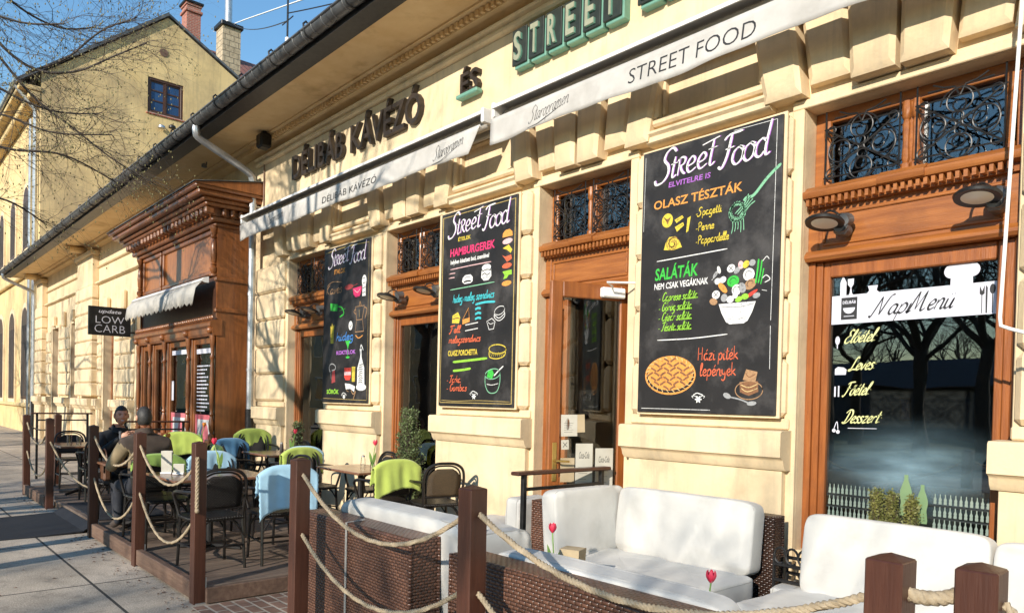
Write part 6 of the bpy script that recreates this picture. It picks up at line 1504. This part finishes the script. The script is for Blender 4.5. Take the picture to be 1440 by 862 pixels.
# ------------------------------------------------------------------ seated men
def person(name, label, loc, rz, J, radii, tags, head, hairm, jacket, sleeve, mats_extra=None, look=0, face=True, tilt=0):
    """J: joints {name: (x,y,z)}, bones list; local frame faces +y, z=0 is the deck"""
    me = bpy.data.meshes.new('rig'); names = list(J); vs = [J[n] for n in names]; es = [(names.index(a), names.index(b)) for a, b in tags]
    me.from_pydata(vs, es, []); o = bpy.data.objects.new('rig', me); COL.objects.link(o)
    sk = o.modifiers.new('s', 'SKIN'); sk.use_smooth_shade = True; sub = o.modifiers.new('u', 'SUBSURF'); sub.levels = 2; sub.render_levels = 2
    for i, n in enumerate(names): me.skin_vertices[0].data[i].radius = (radii[n], radii[n]*(.8 if n in ('chest', 'belly', 'hips', 'shoulders') else 1)); 
    me.skin_vertices[0].data[names.index('hips')].use_root = True
    dg = bpy.context.evaluated_depsgraph_get(); dg.update(); m2 = bpy.data.meshes.new_from_object(o.evaluated_get(dg))
    mb = MB(); bone_m = [(Vector(J[a]), Vector(J[b]), tags[(a, b)]) for a, b in tags]
    V = [v.co.copy() for v in m2.vertices]; base = 0
    mb.v = V
    for p in m2.polygons:
        c = p.center; best = min(bone_m, key=lambda q: ((c-(q[0]+(q[1]-q[0])*max(0, min(1, (c-q[0]).dot(q[1]-q[0])/max(1e-6, (q[1]-q[0]).length_squared))))).length))
        mb.mat(jacket if best[2] == 'skin' and c.z < J['neck'][2]+.015 else best[2]); mb.f.append(tuple(p.vertices)); mb.m.append(mb.ci)
    bpy.data.objects.remove(o); bpy.data.meshes.remove(me)
    nk = Vector(J['neck']); mb.mat(jacket)
    for q, rr in ((0, .022), (.022, .017), (.04, .011)): mb.tube([(nk.x+(.078-.1*q)*math.cos(t*.3927), nk.y+.01+q*.5+(.085-.1*q)*math.sin(t*.3927), nk.z-.02+q-.02*math.sin(t*.3927)) for t in range(16)], rr, 8, closed=True)
    # head: egg with jaw, brow, nose, ears
    hc = Vector(head); HM = Matrix.Translation(hc) @ Matrix.Rotation(look, 4, 'Z') @ Matrix.Rotation(tilt, 4, 'X') @ Matrix.Scale(.9, 4)
    def shp(v):
        x, y, z = v.x, v.y, v.z
        k = 1-.26*max(0, -z/.12)**1.5; x *= k
        if y > 0: y *= 1-.10*max(0, z/.12)
        if z < -.04 and y < 0: y *= .72
        if y > 0:
            g = math.exp(-((x/.016)**2+((z+.005)/.03)**2)); y += .022*g*(1 if z < .02 else .5)
            y += .008*math.exp(-((x/.03)**2+((z+.085)/.02)**2)); y -= .012*math.exp(-(((abs(x)-.032)/.014)**2+((z-.018)/.012)**2)); y += .006*math.exp(-(((z-.036)/.012)**2))
            y += .006*math.exp(-(((abs(x)-.042)/.02)**2+((z+.02)/.02)**2))
        return HM @ Vector((x, y, z))
    mb.mat('skin_red' if face else 'skin').blob((0, 0, 0), (.078, .098, .122), 36, 28, shp)
    for s in (-1, 1): mb.blob((0, 0, 0), (.012, .024, .034), 10, 8, lambda v: HM @ (v+Vector((s*.08, -.008, -.005))))
    # hands: palm and five bent fingers
    for (wr, di, up, grip) in mats_extra:
        wr = Vector(wr); di = Vector(di).normalized(); up = Vector(up).normalized(); sd = di.cross(up).normalized(); mb.mat('skin')
        F = Matrix((sd, di, up)).transposed().to_4x4(); F.translation = wr
        mb.blob((0, 0, 0), (.042, .052, .018), 12, 8, lambda v: F @ (v+Vector((0, .045, 0))))
        for k, (fx, fl) in enumerate(((-.030, .068), (-.010, .078), (.011, .074), (.030, .058))):
            P = [F @ Vector((fx, .075, 0)), F @ Vector((fx*1.05, .075+fl*.45, -.012*grip)), F @ Vector((fx*1.05, .075+fl*.62, -.035*grip)), F @ Vector((fx, .075+fl*(1-.62*grip), -.058*grip))]
            mb.tube(catmull(P, 3), [.0095]*6+[.009]*3+[.007], 7)
        mb.tube(catmull([F @ Vector((.036, .02, 0)), F @ Vector((.06, .05, -.015)), F @ Vector((.05, .085, -.035*grip))], 3), [.012, .012, .011, .011, .010, .009, .008], 7)
    t = build('body', mb, None, None, False, smooth=180); t.name = name; tag(t, label, 'person'); t.location = loc; t.rotation_euler = (0, 0, R(rz))
    # hair
    h = MB()
    def hs(v):
        q = v.normalized() if v.length else v; x, y, z = v.x*.083, v.y*.104, v.z*.128
        lim = .045 if y > .03 else (-.02 if y > -.03 else -.075)
        if z < lim: x *= .93; y *= .93; z = max(z, -.09)
        if face and y > .045 and z < .062: x *= .8; y *= .7
        return HM @ Vector((x, y-.004, z+.004))
    h.blob((0, 0, 0), (1, 1, 1), 28, 20, hs); build('hair', h, hairm, t, False, smooth=180)
    if face:
        f = MB()
        for s in (-1, 1):
            f.mat('hair').blob((0, 0, 0), (.012, .004, .0035), 10, 6, lambda v: HM @ (v+Vector((s*.032, .0875, .017))))
            f.blob((0, 0, 0), (.018, .005, .004), 10, 6, lambda v: HM @ (v+Vector((s*.032, .090, .037))))
        f.mat('film_white').blob((0, 0, 0), (.022, .006, .006), 12, 6, lambda v: HM @ (v+Vector((0, .0935-abs(v.x)*.25, -.052+abs(v.x)*.25))))
        build('face_features', f, None, t, False, smooth=180)
    return t
jb = 'jacket_black'
J1 = dict(hips=(0, -.02, .50), belly=(0, .0, .66), chest=(0, .07, .85), shoulders=(0, .10, .98), neck=(0, .13, 1.06), nk2=(0, .16, 1.11),
          shl=(-.17, .10, .96), ell=(-.26, .26, .76), wrl=(-.085, .40, .97), shr=(.17, .10, .96), elr=(.27, .27, .76), wrr=(.085, .41, .97),
          hpl=(-.10, .02, .50), knl=(-.13, .43, .50), anl=(-.13, .44, .10), tol=(-.14, .60, .04), hpr=(.10, .02, .50), knr=(.13, .43, .50), anr=(.13, .44, .10), tor=(.14, .60, .04))
r1 = dict(hips=.17, belly=.175, chest=.18, shoulders=.13, neck=.065, nk2=.058, shl=.085, ell=.06, wrl=.036, shr=.085, elr=.06, wrr=.036, hpl=.10, knl=.07, anl=.045, tol=.04, hpr=.10, knr=.07, anr=.045, tor=.04)
def bones(j, s, tr='trousers'):
    return {('hips', 'belly'): j, ('belly', 'chest'): j, ('chest', 'shoulders'): j, ('shoulders', 'neck'): j, ('neck', 'nk2'): 'skin', ('shoulders', 'shl'): j, ('shl', 'ell'): s, ('ell', 'wrl'): s, ('shoulders', 'shr'): j, ('shr', 'elr'): s, ('elr', 'wrr'): s,
            ('hips', 'hpl'): tr, ('hpl', 'knl'): tr, ('knl', 'anl'): tr, ('anl', 'tol'): 'pot', ('hips', 'hpr'): tr, ('hpr', 'knr'): tr, ('knr', 'anr'): tr, ('anr', 'tor'): 'pot'}
p1 = person('person', 'smiling dark haired man in a black jacket holding a grey bottle with both hands', (-9.6, 2.29, DZ), -84, J1, r1, bones(jb, jb), (0, .20, 1.215), 'hair', jb, jb,
            [((-.085, .40, .97), (.62, .40, .35), (0, .9, .3), 1.0), ((.085, .41, .97), (-.62, .40, .35), (0, .9, .3), 1.0)], look=R(-10), face=True, tilt=R(-6))
mb = MB(); mb.lathe((0, 0, 0), [(0, 0), (.032, 0), (.034, .01), (.034, .19), (.03, .215), (.016, .25), (.015, .30), (.018, .305), (.018, .325), (0, .328)], 16)
solo('bottle', mb, 'slate', 'grey bottle standing on the table in the hands of the smiling man', 'bottle', (-9.185, 2.25, TT+.001), world=False)
J2 = dict(J1); J2.update(wrl=(-.16, .42, .76), wrr=(.16, .42, .76), shl=(-.19, .02, .95), shr=(.19, .02, .95), chest=(0, .0, .84), shoulders=(0, .02, .97), neck=(0, .04, 1.07), nk2=(0, .055, 1.12), ell=(-.30, .14, .70), elr=(.29, .16, .70))
r2 = dict(r1); r2.update(chest=.185, belly=.175, shoulders=.13, shl=.088, shr=.088, ell=.06, elr=.06)
p2 = person('person', 'man in a brown jacket sitting with his back to the camera', (-8.28, 2.27, DZ), 92, J2, r2, {**bones('jacket_brown', 'jacket_brown'), ('shl', 'ell'): 'sleeve_tan', ('ell', 'wrl'): 'sleeve_tan'}, (0, .07, 1.225), 'hair_grey', 'jacket_brown', 'jacket_brown',
            [((-.16, .42, .76), (.3, 1, 0), (0, 0, 1), .5), ((.16, .42, .76), (-.3, 1, 0), (0, 0, 1), .5)], face=False)

# ------------------------------------------------------------------ the tall old neighbour house
NB = thing('old_townhouse', 'tall weathered yellow house with a gable wall beyond the end of the cafe', 'building', (-36, 8, 0))
NX, NY = -32.0, 5.05
poly = [(NY, -.1), (NY, 13.25), (9.4, 16.8), (15.6, 13.2), (15.6, -.1)]
mb = MB(); wy0, wy1, wz0, wz1 = 8.66, 10.02, 12.85, 14.25
# gable wall in strips round the attic window
def gz(y): return 13.25+(y-NY)*(16.8-13.25)/(9.4-NY) if y < 9.4 else 16.8-(y-9.4)*(3.6/6.2)
def strip(ya, yb, z0a, z0b):
    ys = [ya]+([9.4] if ya < 9.4 < yb else [])+[yb]
    pts = [(ya, z0a), (yb, z0b)]+[(y, gz(y)) for y in reversed(ys)]
    n = len(pts); mb.add([(NX, y, z) for y, z in pts]+[(NX-.4, y, z) for y, z in pts], [tuple(range(n)), tuple(range(2*n-1, n-1, -1))]+[(i, n+i, n+(i+1) % n, (i+1) % n) for i in range(n)])
strip(NY, wy0, -.1, -.1); strip(wy1, 15.6, -.1, -.1); strip(wy0, wy1, wz1, wz1); mb.box(NX-.4, NX, wy0, wy1, -.1, wz0)
mb.box(-62, NX-.41, NY, NY+.4, -.1, 13.2)
build('wall', mb, 'stucco_old', NB)
mb = MB()
def slope(y0, z0, y1, z1, xa, xb, th=.14): mb.add([(xa, y0, z0), (xb, y0, z0), (xb, y1, z1), (xa, y1, z1), (xa, y0, z0-th), (xb, y0, z0-th), (xb, y1, z1-th), (xa, y1, z1-th)], [(0, 1, 2, 3), (4, 7, 6, 5), (0, 4, 5, 1), (2, 6, 7, 3), (1, 5, 6, 2), (0, 3, 7, 4)])
slope(NY-.75, 12.85, 9.4, 17.0, -62, NX+.12); slope(9.401, 17.0, 16, 13.2, -62, NX+.03, .1); build('roof', mb, 'zinc_dark', NB)
mb = MB(); mb.box(-62, NX+.05, NY-.7, NY, 12.55, 12.72, .02); mb.box(-62, NX+.02, NY-.4, NY, 12.25, 12.55, .04); mb.box(-62, NX+.04, NY-.16, NY, 6.1, 6.4, .04); mb.box(-62, NX+.03, NY-.12, NY, 1.0, 1.15, .03); build('cornice', mb, 'stucco_old', NB)
mb = MB(); mb.tube([(-62, NY-.78, 12.78), (NX+.1, NY-.78, 12.78)], .09, 8); build('gutter', mb, 'zinc', NB)
mb = MB(); mb.tube([(NX-.35, NY-.76, 12.7), (NX-.35, NY-.15, 12.0), (NX-.35, NY-.12, 11.8), (NX-.35, NY-.12, .1)], .075, 8); build('downpipe', mb, 'zinc', NB)
mb = MB(); mb.tube([(NX-1.3, NY-.12, 11.9), (NX-1.3, NY-.12, .1)], .06, 8); build('downpipe', mb, 'zinc', NB)
mb = MB(); mb.mat('wood_dark')
for q in ((wy0, wy0+.1, wz0, wz1), (wy1-.1, wy1, wz0, wz1)): mb.box(NX-.16, NX-.03, q[0], q[1], q[2], q[3], .01)
mb.box(NX-.16, NX-.03, wy0+.1, wy1-.1, wz1-.1, wz1, .01); mb.box(NX-.16, NX-.03, wy0+.1, wy1-.1, wz0, wz0+.09, .01)
aw = build('attic_window', mb, None, NB)
m2 = MB(); c = (wy0+wy1)/2
for y0, y1 in ((wy0+.1, c-.03), (c+.03, wy1-.1)):
    for q in ((y0, y0+.05, wz0+.09, wz1-.1), (y1-.05, y1, wz0+.09, wz1-.1)): m2.box(NX-.13, NX-.07, *q)
    for z in (wz0+.09, wz1-.15, wz0+.5, wz0+.9): m2.box(NX-.12, NX-.075, y0+.05, y1-.05, z, z+.05)
m2.box(NX-.14, NX-.05, c-.03, c+.03, wz0+.09, wz1-.1); build('sash', m2, 'wood_dark', aw)
m2 = MB(); m2.box(NX-.105, NX-.1, wy0+.1, wy1-.1, wz0+.09, wz1-.1); build('pane', m2, 'glass_dark', aw)
m2 = MB(); m2.box(NX-.02, NX+.05, wy0-.05, wy1+.05, wz0-.07, wz0-.001, .01); build('sill', m2, 'brick_red', aw)
mb = MB(); mb.M = Matrix(((0, 0, 1, NX), (1, 0, 0, 9.25), (0, 1, 0, 15.35), (0, 0, 0, 1))); mb.plate(ell((0, 0), .16, .16, 16), .02); build('vent', mb, 'room_item', NB)
# street front: tall arched ground floor, two upper rows
def arch_win(x, z0, z1, w, deep='room'):
    m = MB(); m.M = wallM(x, NY, z0); h = z1-z0; P = [(-w/2, 0), (w/2, 0)]+[(w/2*math.cos(t*math.pi/10), h-w/2+w/2*math.sin(t*math.pi/10)) for t in range(11)]
    P2 = [(-w/2-.2, -.15), (w/2+.2, -.15)]+[((w/2+.2)*math.cos(t*math.pi/10), h-w/2+(w/2+.2)*math.sin(t*math.pi/10)) for t in range(11)]
    m.mat('stucco').plate(P2, .06, .001); m.mat('wood_dark').plate(P, .01, .062)
    f = build('window', m, None, NB); g = MB(); g.M = wallM(x, NY, z0)
    for s in (-1, 1): g.box(min(s*.05, s*(w/2-.12)), max(s*.05, s*(w/2-.12)), .12, h-w/2, .073, .078)
    build('pane', g, deep, f)
for k in range(8):
    arch_win(NX-2.6-3.2*k, 1.3, 4.9, 1.4); arch_win(NX-2.6-3.2*k, 7.2, 9.6, 1.2); 
# chimneys and the rear wing
mb = MB(); mb.box(-41, -40.2, 12.7, 13.4, 15, 21.75); mb.box(-41.08, -40.12, 12.62, 13.48, 21.4, 21.55, .02); mb.box(-41.05, -40.15, 12.65, 13.45, 21.75, 21.85)
ch = build('chimney', mb, 'brick_red', NB); m2 = MB(); m2.box(-41.12, -40.08, 12.58, 13.52, 21.851, 21.98, .02); build('chimney_cap', m2, 'iron', ch)
mb = MB(); mb.box(-36.5, -35.65, 12.9, 13.75, 13, 19.1); ch = build('chimney', mb, 'brick_pale', NB)
m2 = MB(); m2.box(-36.6, -35.55, 12.8, 13.85, 19.101, 19.3, .02); build('chimney_cap', m2, 'iron', ch); m2 = MB(); m2.tube([(-36.05, 13.3, 19.3), (-36.05, 13.3, 22.5)], .17, 12); build('flue_pipe', m2, 'zinc', ch)
mb = MB(); mb.add([(-37.2, 13.0, 17.2), (-37.2, 30, 17.2), (-42, 30, 20.6), (-42, 13.0, 20.6), (-37.2, 13.0, 17.0), (-37.2, 30, 17.0), (-42, 30, 20.4), (-42, 13, 20.4)], [(0, 1, 2, 3), (4, 7, 6, 5), (0, 4, 5, 1), (1, 5, 6, 2), (2, 6, 7, 3), (3, 7, 4, 0)]); build('rear_roof', mb, 'tiles', NB)
mb = MB(); mb.box(-37.19, -37.0, 13.2, 30, 0, 17.1); build('rear_wall', mb, 'stucco_old', NB)
for i, (y, z) in enumerate(((9.15, 12.35), (9.55, 12.45))):
    mb = MB(); mb.tube([(0, 0, .1), (.05, 0, .1), (.15, 0, 0)], .02, 6); mb.lathe((.18, 0, -.06), [(.04, .12), (.13, .06), (.14, -.02), (.11, -.03), (0, -.03)], 14)
    solo('floodlight', mb, 'zinc' if i == 0 else 'iron', ['round grey floodlight under the attic window', 'round black floodlight under the attic window'][i], 'lamp', (NX+.0, y, z), world=False)
# aerial mast on the cafe roof, wires and the vapour trail
an = thing('aerial_mast', 'thin aerial mast with a pale insulator standing on the cafe roof', 'aerial', (-14.4, 6.5, 7.2))
mb = MB(); mb.tube([(0, 0, -.1), (0, 0, 2.9)], .02, 6); mb.tube([(-.25, 0, 2.0), (.25, 0, 2.0)], .012, 5); build('pole', mb, 'iron', an, False)
mb = MB(); mb.lathe((0, 0, 1.15), [(.02, 0), (.045, .02), (.045, .2), (.03, .22), (.045, .3), (.045, .5), (.02, .52)], 10); build('insulator', mb, 'white_metal', an, False)
def wire(a, b, sag, label, r=.012):
    a, b = Vector(a), Vector(b); P = []
    for i in range(25): t = i/24; p = a.lerp(b, t); p.z -= sag*4*t*(1-t); P.append(p)
    mb = MB(); mb.tube(P, r, 5); solo('overhead_wire', mb, 'iron', label, 'wire', tuple(a))
wire((-14.4, 6.5, 9.2), (-36.05, 13.3, 19.6), .3, 'thin overhead wire running from the aerial mast to the pale chimney'); wire((-14.4, 6.5, 9.35), (-6, 8.2, 8.6), .2, 'thin overhead wire running from the aerial mast along the cafe roof')
# ------------------------------------------------------------------ bare street trees
def grow(mb, tw, p, d, r, L, depth, rnd, droop=.0, leafs=None, up=.25, spread=.6):
    n = max(3, int(L/(.35 if leafs is None else .11))); P = [p.copy()]; rr = [r]; q = p.copy(); dd = d.copy()
    for i in range(n):
        kk = 2.0 if leafs is not None else 1; dd = (dd+Vector((rnd.gauss(0, .13*kk), rnd.gauss(0, .13*kk), rnd.gauss(up*.12, .1*kk)-droop))).normalized(); q = q+dd*(L/n); P.append(q.copy()); rr.append(r*(1-.45*(i+1)/n))
    (mb if r > .012 else tw).tube(P, rr, 8 if r > .06 else (5 if r > .012 else 3), cap=False)
    if depth == 0:
        if leafs is not None:
            for k in range(2, len(P)):
                if rnd.random() < .3: leafs.blob(tuple(P[k]), (.009, .009, .016), 4, 3)
        return
    nb = rnd.choice([3, 4]) if depth > 1 else rnd.choice([4, 5])
    for k in range(nb):
        t = .35+.65*(k+1)/nb if k < nb-1 else 1; i = min(len(P)-1, max(1, int(t*n))); b = P[i]; t0 = (P[i]-P[i-1]).normalized()
        ax = t0.orthogonal().normalized(); ax.rotate(Matrix.Rotation(rnd.uniform(0, 6.28), 3, t0)); nd = (t0+ax*spread*rnd.uniform(.6, 1.3)).normalized()
        grow(mb, tw, b, nd, rr[i]*rnd.uniform(.55, .72), L*rnd.uniform(.58, .78), depth-1, rnd, droop, leafs, up, spread)
def tree(x, y, label, seed, h=3.4, r=.2, L=2.6, depth=5, n0=5, z=0, lean=0):
    rnd = random.Random(seed); t = thing('bare_tree', label, 'tree', (x, y, z), 0, 'bare trees along the street')
    mb = MB(); tw = MB(); q = MB()
    P = [(0, 0, -.1), (0, 0, .15), (.03, .02, h*.4), (.0+lean*.3, .05, h*.8), (lean*.5, .0, h)]; q.tube(catmull(P, 5), [r*1.5]+[r*1.3]*3+[r*lerp(1.15, .8, i/17) for i in range(17)], 12)
    build('trunk', q, 'bark', t, False)
    for k in range(n0):
        a = k*2*math.pi/n0+rnd.uniform(-.3, .3); d = Vector((math.cos(a)*.75, math.sin(a)*.75, rnd.uniform(.55, 1.1))).normalized()
        grow(mb, tw, Vector((lean*.5, 0, h-.15)), d, r*.55, L*rnd.uniform(.85, 1.15), depth-1, rnd)
    build('crown', mb, 'bark', t, False, smooth=60); build('twigs', tw, 'twig', t, False, smooth=0); return t
TREES = [(-16.5, -6.4, 'bare street tree whose crown shades the far half of the cafe front', 11), (-9.0, -8.8, 'bare street tree behind the camera opposite the wooden shopfront', 23), (1.4, -9.4, 'bare street tree behind the camera opposite the menu window', 37), (9.5, -8.6, 'bare street tree to the right of the camera', 41)]
protos = []
for x, y, lab, sd in TREES[:2]: protos.append(tree(x, y, lab, sd))
for i, (x, y, lab, sd) in enumerate(TREES[2:]): dup(protos[i % 2], (x, y, 0), R(70+60*i), lab, scale=(.72, .72, .85))
dup(protos[1], (-6.6, -3.4, 0), R(130), 'bare street tree whose boughs shade the dark relief lettering', scale=(.62, .62, 1.5))
PARK = [(-23, -6.0), (-30, -6.2), (-14.5, -20), (-5.5, -19.5), (2.5, -19), (-24, -16), (10, -22.5), (-9.5, -26), (0, -31), (-17, -29), (15, -17), (-11.5, -22.5), (-8.2, -19), (-13, -27), (-10.5, -32), (-7.5, -30)]
PLB = ['bare street tree farther along the kerb', 'bare street tree farthest along the kerb', 'bare park tree across the road opposite the wooden shopfront', 'bare park tree across the road opposite the door', 'bare park tree across the road opposite the menu window', 'bare park tree across the road toward the old house', 'bare park tree across the road far right',
       'bare park tree in the second row, middle', 'bare park tree in the second row, right', 'bare park tree in the second row, left', 'bare park tree across the road, last on the right', 'bare park tree mirrored in the middle of the menu window', 'bare park tree mirrored at the right edge of the menu window', 'bare park tree mirrored at the left edge of the menu window', 'farthest bare park tree mirrored in the menu window', 'bare park tree just left of the pavilion middle']
for i, (x, y) in enumerate(PARK): dup(protos[i % 2], (x, y, 0 if y > -10 else -.16), R(37*i+20), PLB[i], scale=(1.15, 1.15, 1.2+.05*(i % 3)))
tree(-8.0, -1.7, 'slender bare street tree whose fine twigs shade the first awning', 77, h=4.3, r=.12, L=1.55, depth=5, n0=6)
# the tree whose boughs hang into the top left corner
def bough_tree():
    rnd = random.Random(5); bx, by = -12.2, -.9
    t = thing('bare_tree', 'bare budding tree whose drooping boughs hang in the top left corner', 'tree', (bx, by, 0), 0, 'bare trees along the street')
    q = MB(); q.tube(catmull([(bx, by, -.1), (bx, by, .2), (bx+.05, by, 2.5), (bx, by+.1, 5), (bx+.05, by+.15, 7), (bx, by+.1, 9)], 5), [.3, .26]+[.22-.006*i for i in range(24)], 12); build('trunk', q, 'bark', t)
    mb = MB(); tw = MB(); bd = MB()
    B = [[(by+.1, 7.0), (0.2, 7.6), (.75, 7.2), (1.25, 6.35), (1.75, 6.0), (2.25, 6.05), (2.75, 6.4), (3.15, 6.7)], [(1.25, 6.35), (1.8, 5.7), (2.3, 5.35), (2.8, 5.0), (3.35, 4.7)], [(1.75, 6.0), (2.2, 6.3), (2.6, 6.75), (3.0, 7.0)],
         [(by+.1, 6.2), (0.1, 6.3), (.8, 6.0), (1.4, 5.65), (2.0, 5.5), (2.6, 5.6)], [(by+.1, 5.4), (.1, 5.3), (.8, 5.1), (1.5, 4.9), (2.2, 4.95), (2.9, 4.7)], [(by+.1, 8.2), (.3, 8.7), (1.1, 8.3), (1.7, 7.7), (2.3, 7.4), (2.9, 7.5)],
         [(by+.1, 7.6), (.2, 7.9), (.9, 7.6), (1.6, 7.05), (2.2, 6.95), (2.7, 7.15)], [(by+.1, 4.8), (.2, 4.6), (.9, 4.3), (1.6, 4.3), (2.1, 4.1)], [(by+.1, 9), (.5, 9.4), (1.4, 8.9), (2.1, 8.5), (2.8, 8.2)], [(.8, 5.1), (1.4, 5.3), (2.0, 5.15), (2.7, 5.25)],
         [(by+.1, 8.6), (.4, 8.0), (1.0, 7.95), (1.9, 8.1), (2.5, 7.9)], [(by+.1, 7.2), (.3, 6.9), (1.0, 6.6), (1.6, 6.5), (2.1, 6.6)]]
    for k, pts in enumerate(B):
        x0 = bx+rnd.uniform(-.1, .1); dx = rnd.uniform(-.9, 1.0)
        P = catmull([(x0+dx*i/len(pts)+rnd.uniform(-.06, .06), y, z) for i, (y, z) in enumerate(pts)], 7); n = len(P); r0 = .026 if pts[0][0] < 0 else .016
        mb.tube(P, [r0*(1-.82*i/n)+.004 for i in range(n)], 6, cap=False)
        for i in range(6, n):
            for c in range(1 if rnd.random() < .5 else 2):
                d = (P[i]-P[i-1]).normalized(); sd = Vector((rnd.gauss(0, .8), rnd.gauss(.25, .5), rnd.gauss(-.05, .6))); nd = (d*.9+sd*.8).normalized(); nd.z -= .05
                grow(mb, tw, P[i], nd, rnd.uniform(.003, .0055), rnd.uniform(.35, .85), 2 if rnd.random() < .3 else 1, rnd, .015, bd, .1, .7)
    # the rest of the crown, away from the view
    for k in range(4):
        a = rnd.uniform(3.2, 6.2); d = Vector((math.cos(a), math.sin(a)*.8-.2, rnd.uniform(.5, 1))).normalized(); grow(mb, tw, Vector((bx, by, rnd.uniform(5.5, 8.8))), d, .07, 2.0, 3, rnd)
    build('crown', mb, 'bark', t, smooth=60); build('twigs', tw, 'twig', t, smooth=0); build('buds', bd, 'bud', t, smooth=0)
bough_tree()
# ------------------------------------------------------------------ across the road, seen only in the glass
FB = thing('park_pavilion', 'low pale building across the park, mirrored in the windows', 'building', (-6, -42, 0))
mb = MB(); mb.box(-30, 18, -50, -42, -.2, 3.3); build('wall', mb, 'slate', FB)
mb = MB(); mb.sweepx([(-41.4, 3.3), (-46, 5.2), (-50.6, 3.3), (-50.6, 3.2), (-41.4, 3.2)], -30.5, 18.5); build('roof', mb, 'wood_dark', FB)
for k in range(6):
    mb = MB(); mb.box(-28+8.2*k, -27.2+8.2*k, -42.0, -41.93, .9, 2.6, .02); wn = build('window', mb, 'wood_dark', FB); mb = MB(); mb.box(-27.9+8.2*k, -27.3+8.2*k, -41.928, -41.92, 1.0, 2.5); build('pane', mb, 'glass_dark', wn)
for k in range(8): dup(protos[k % 2], (-34+6.3*k, -56-3*(k % 3), -.16), R(53*k), 'bare tall tree in the row behind the park pavilion', 'trees behind the park pavilion', (1.5, 1.5, 1.25))
RH = thing('row_houses', 'terrace of plain houses across the road beyond the park, mirrored in the far windows', 'building', (-70, -22, 0))
mb = MB(); mb.box(-120, -40, -32, -22, -.2, 9.5); build('wall', mb, 'stucco', RH); mb = MB(); mb.sweepx([(-21.5, 9.4), (-27, 13), (-32.5, 9.4), (-32.5, 9.3), (-21.5, 9.3)], -120.3, -39.7); build('roof', mb, 'tiles', RH)
for k in range(19):
    for z in (1.4, 5.4):
        mb = MB(); mb.box(-117+4.1*k, -115.6+4.1*k, -22, -21.94, z, z+2.1, .02); wn = build('window', mb, 'white_metal', RH); mb = MB(); mb.box(-116.9+4.1*k, -115.7+4.1*k, -21.938, -21.93, z+.1, z+2); build('pane', mb, 'glass_dark', wn)
mb = MB(); mb.tube([(-1118.9, 391, 535.5), (-1094.3, 428.4, 557.4), (-1037.3, 506.9, 599.2)], [.4, .9, 1.2], 6); tr = build('vapour_trail', mb, 'vapour'); tag(tr, kind='structure')
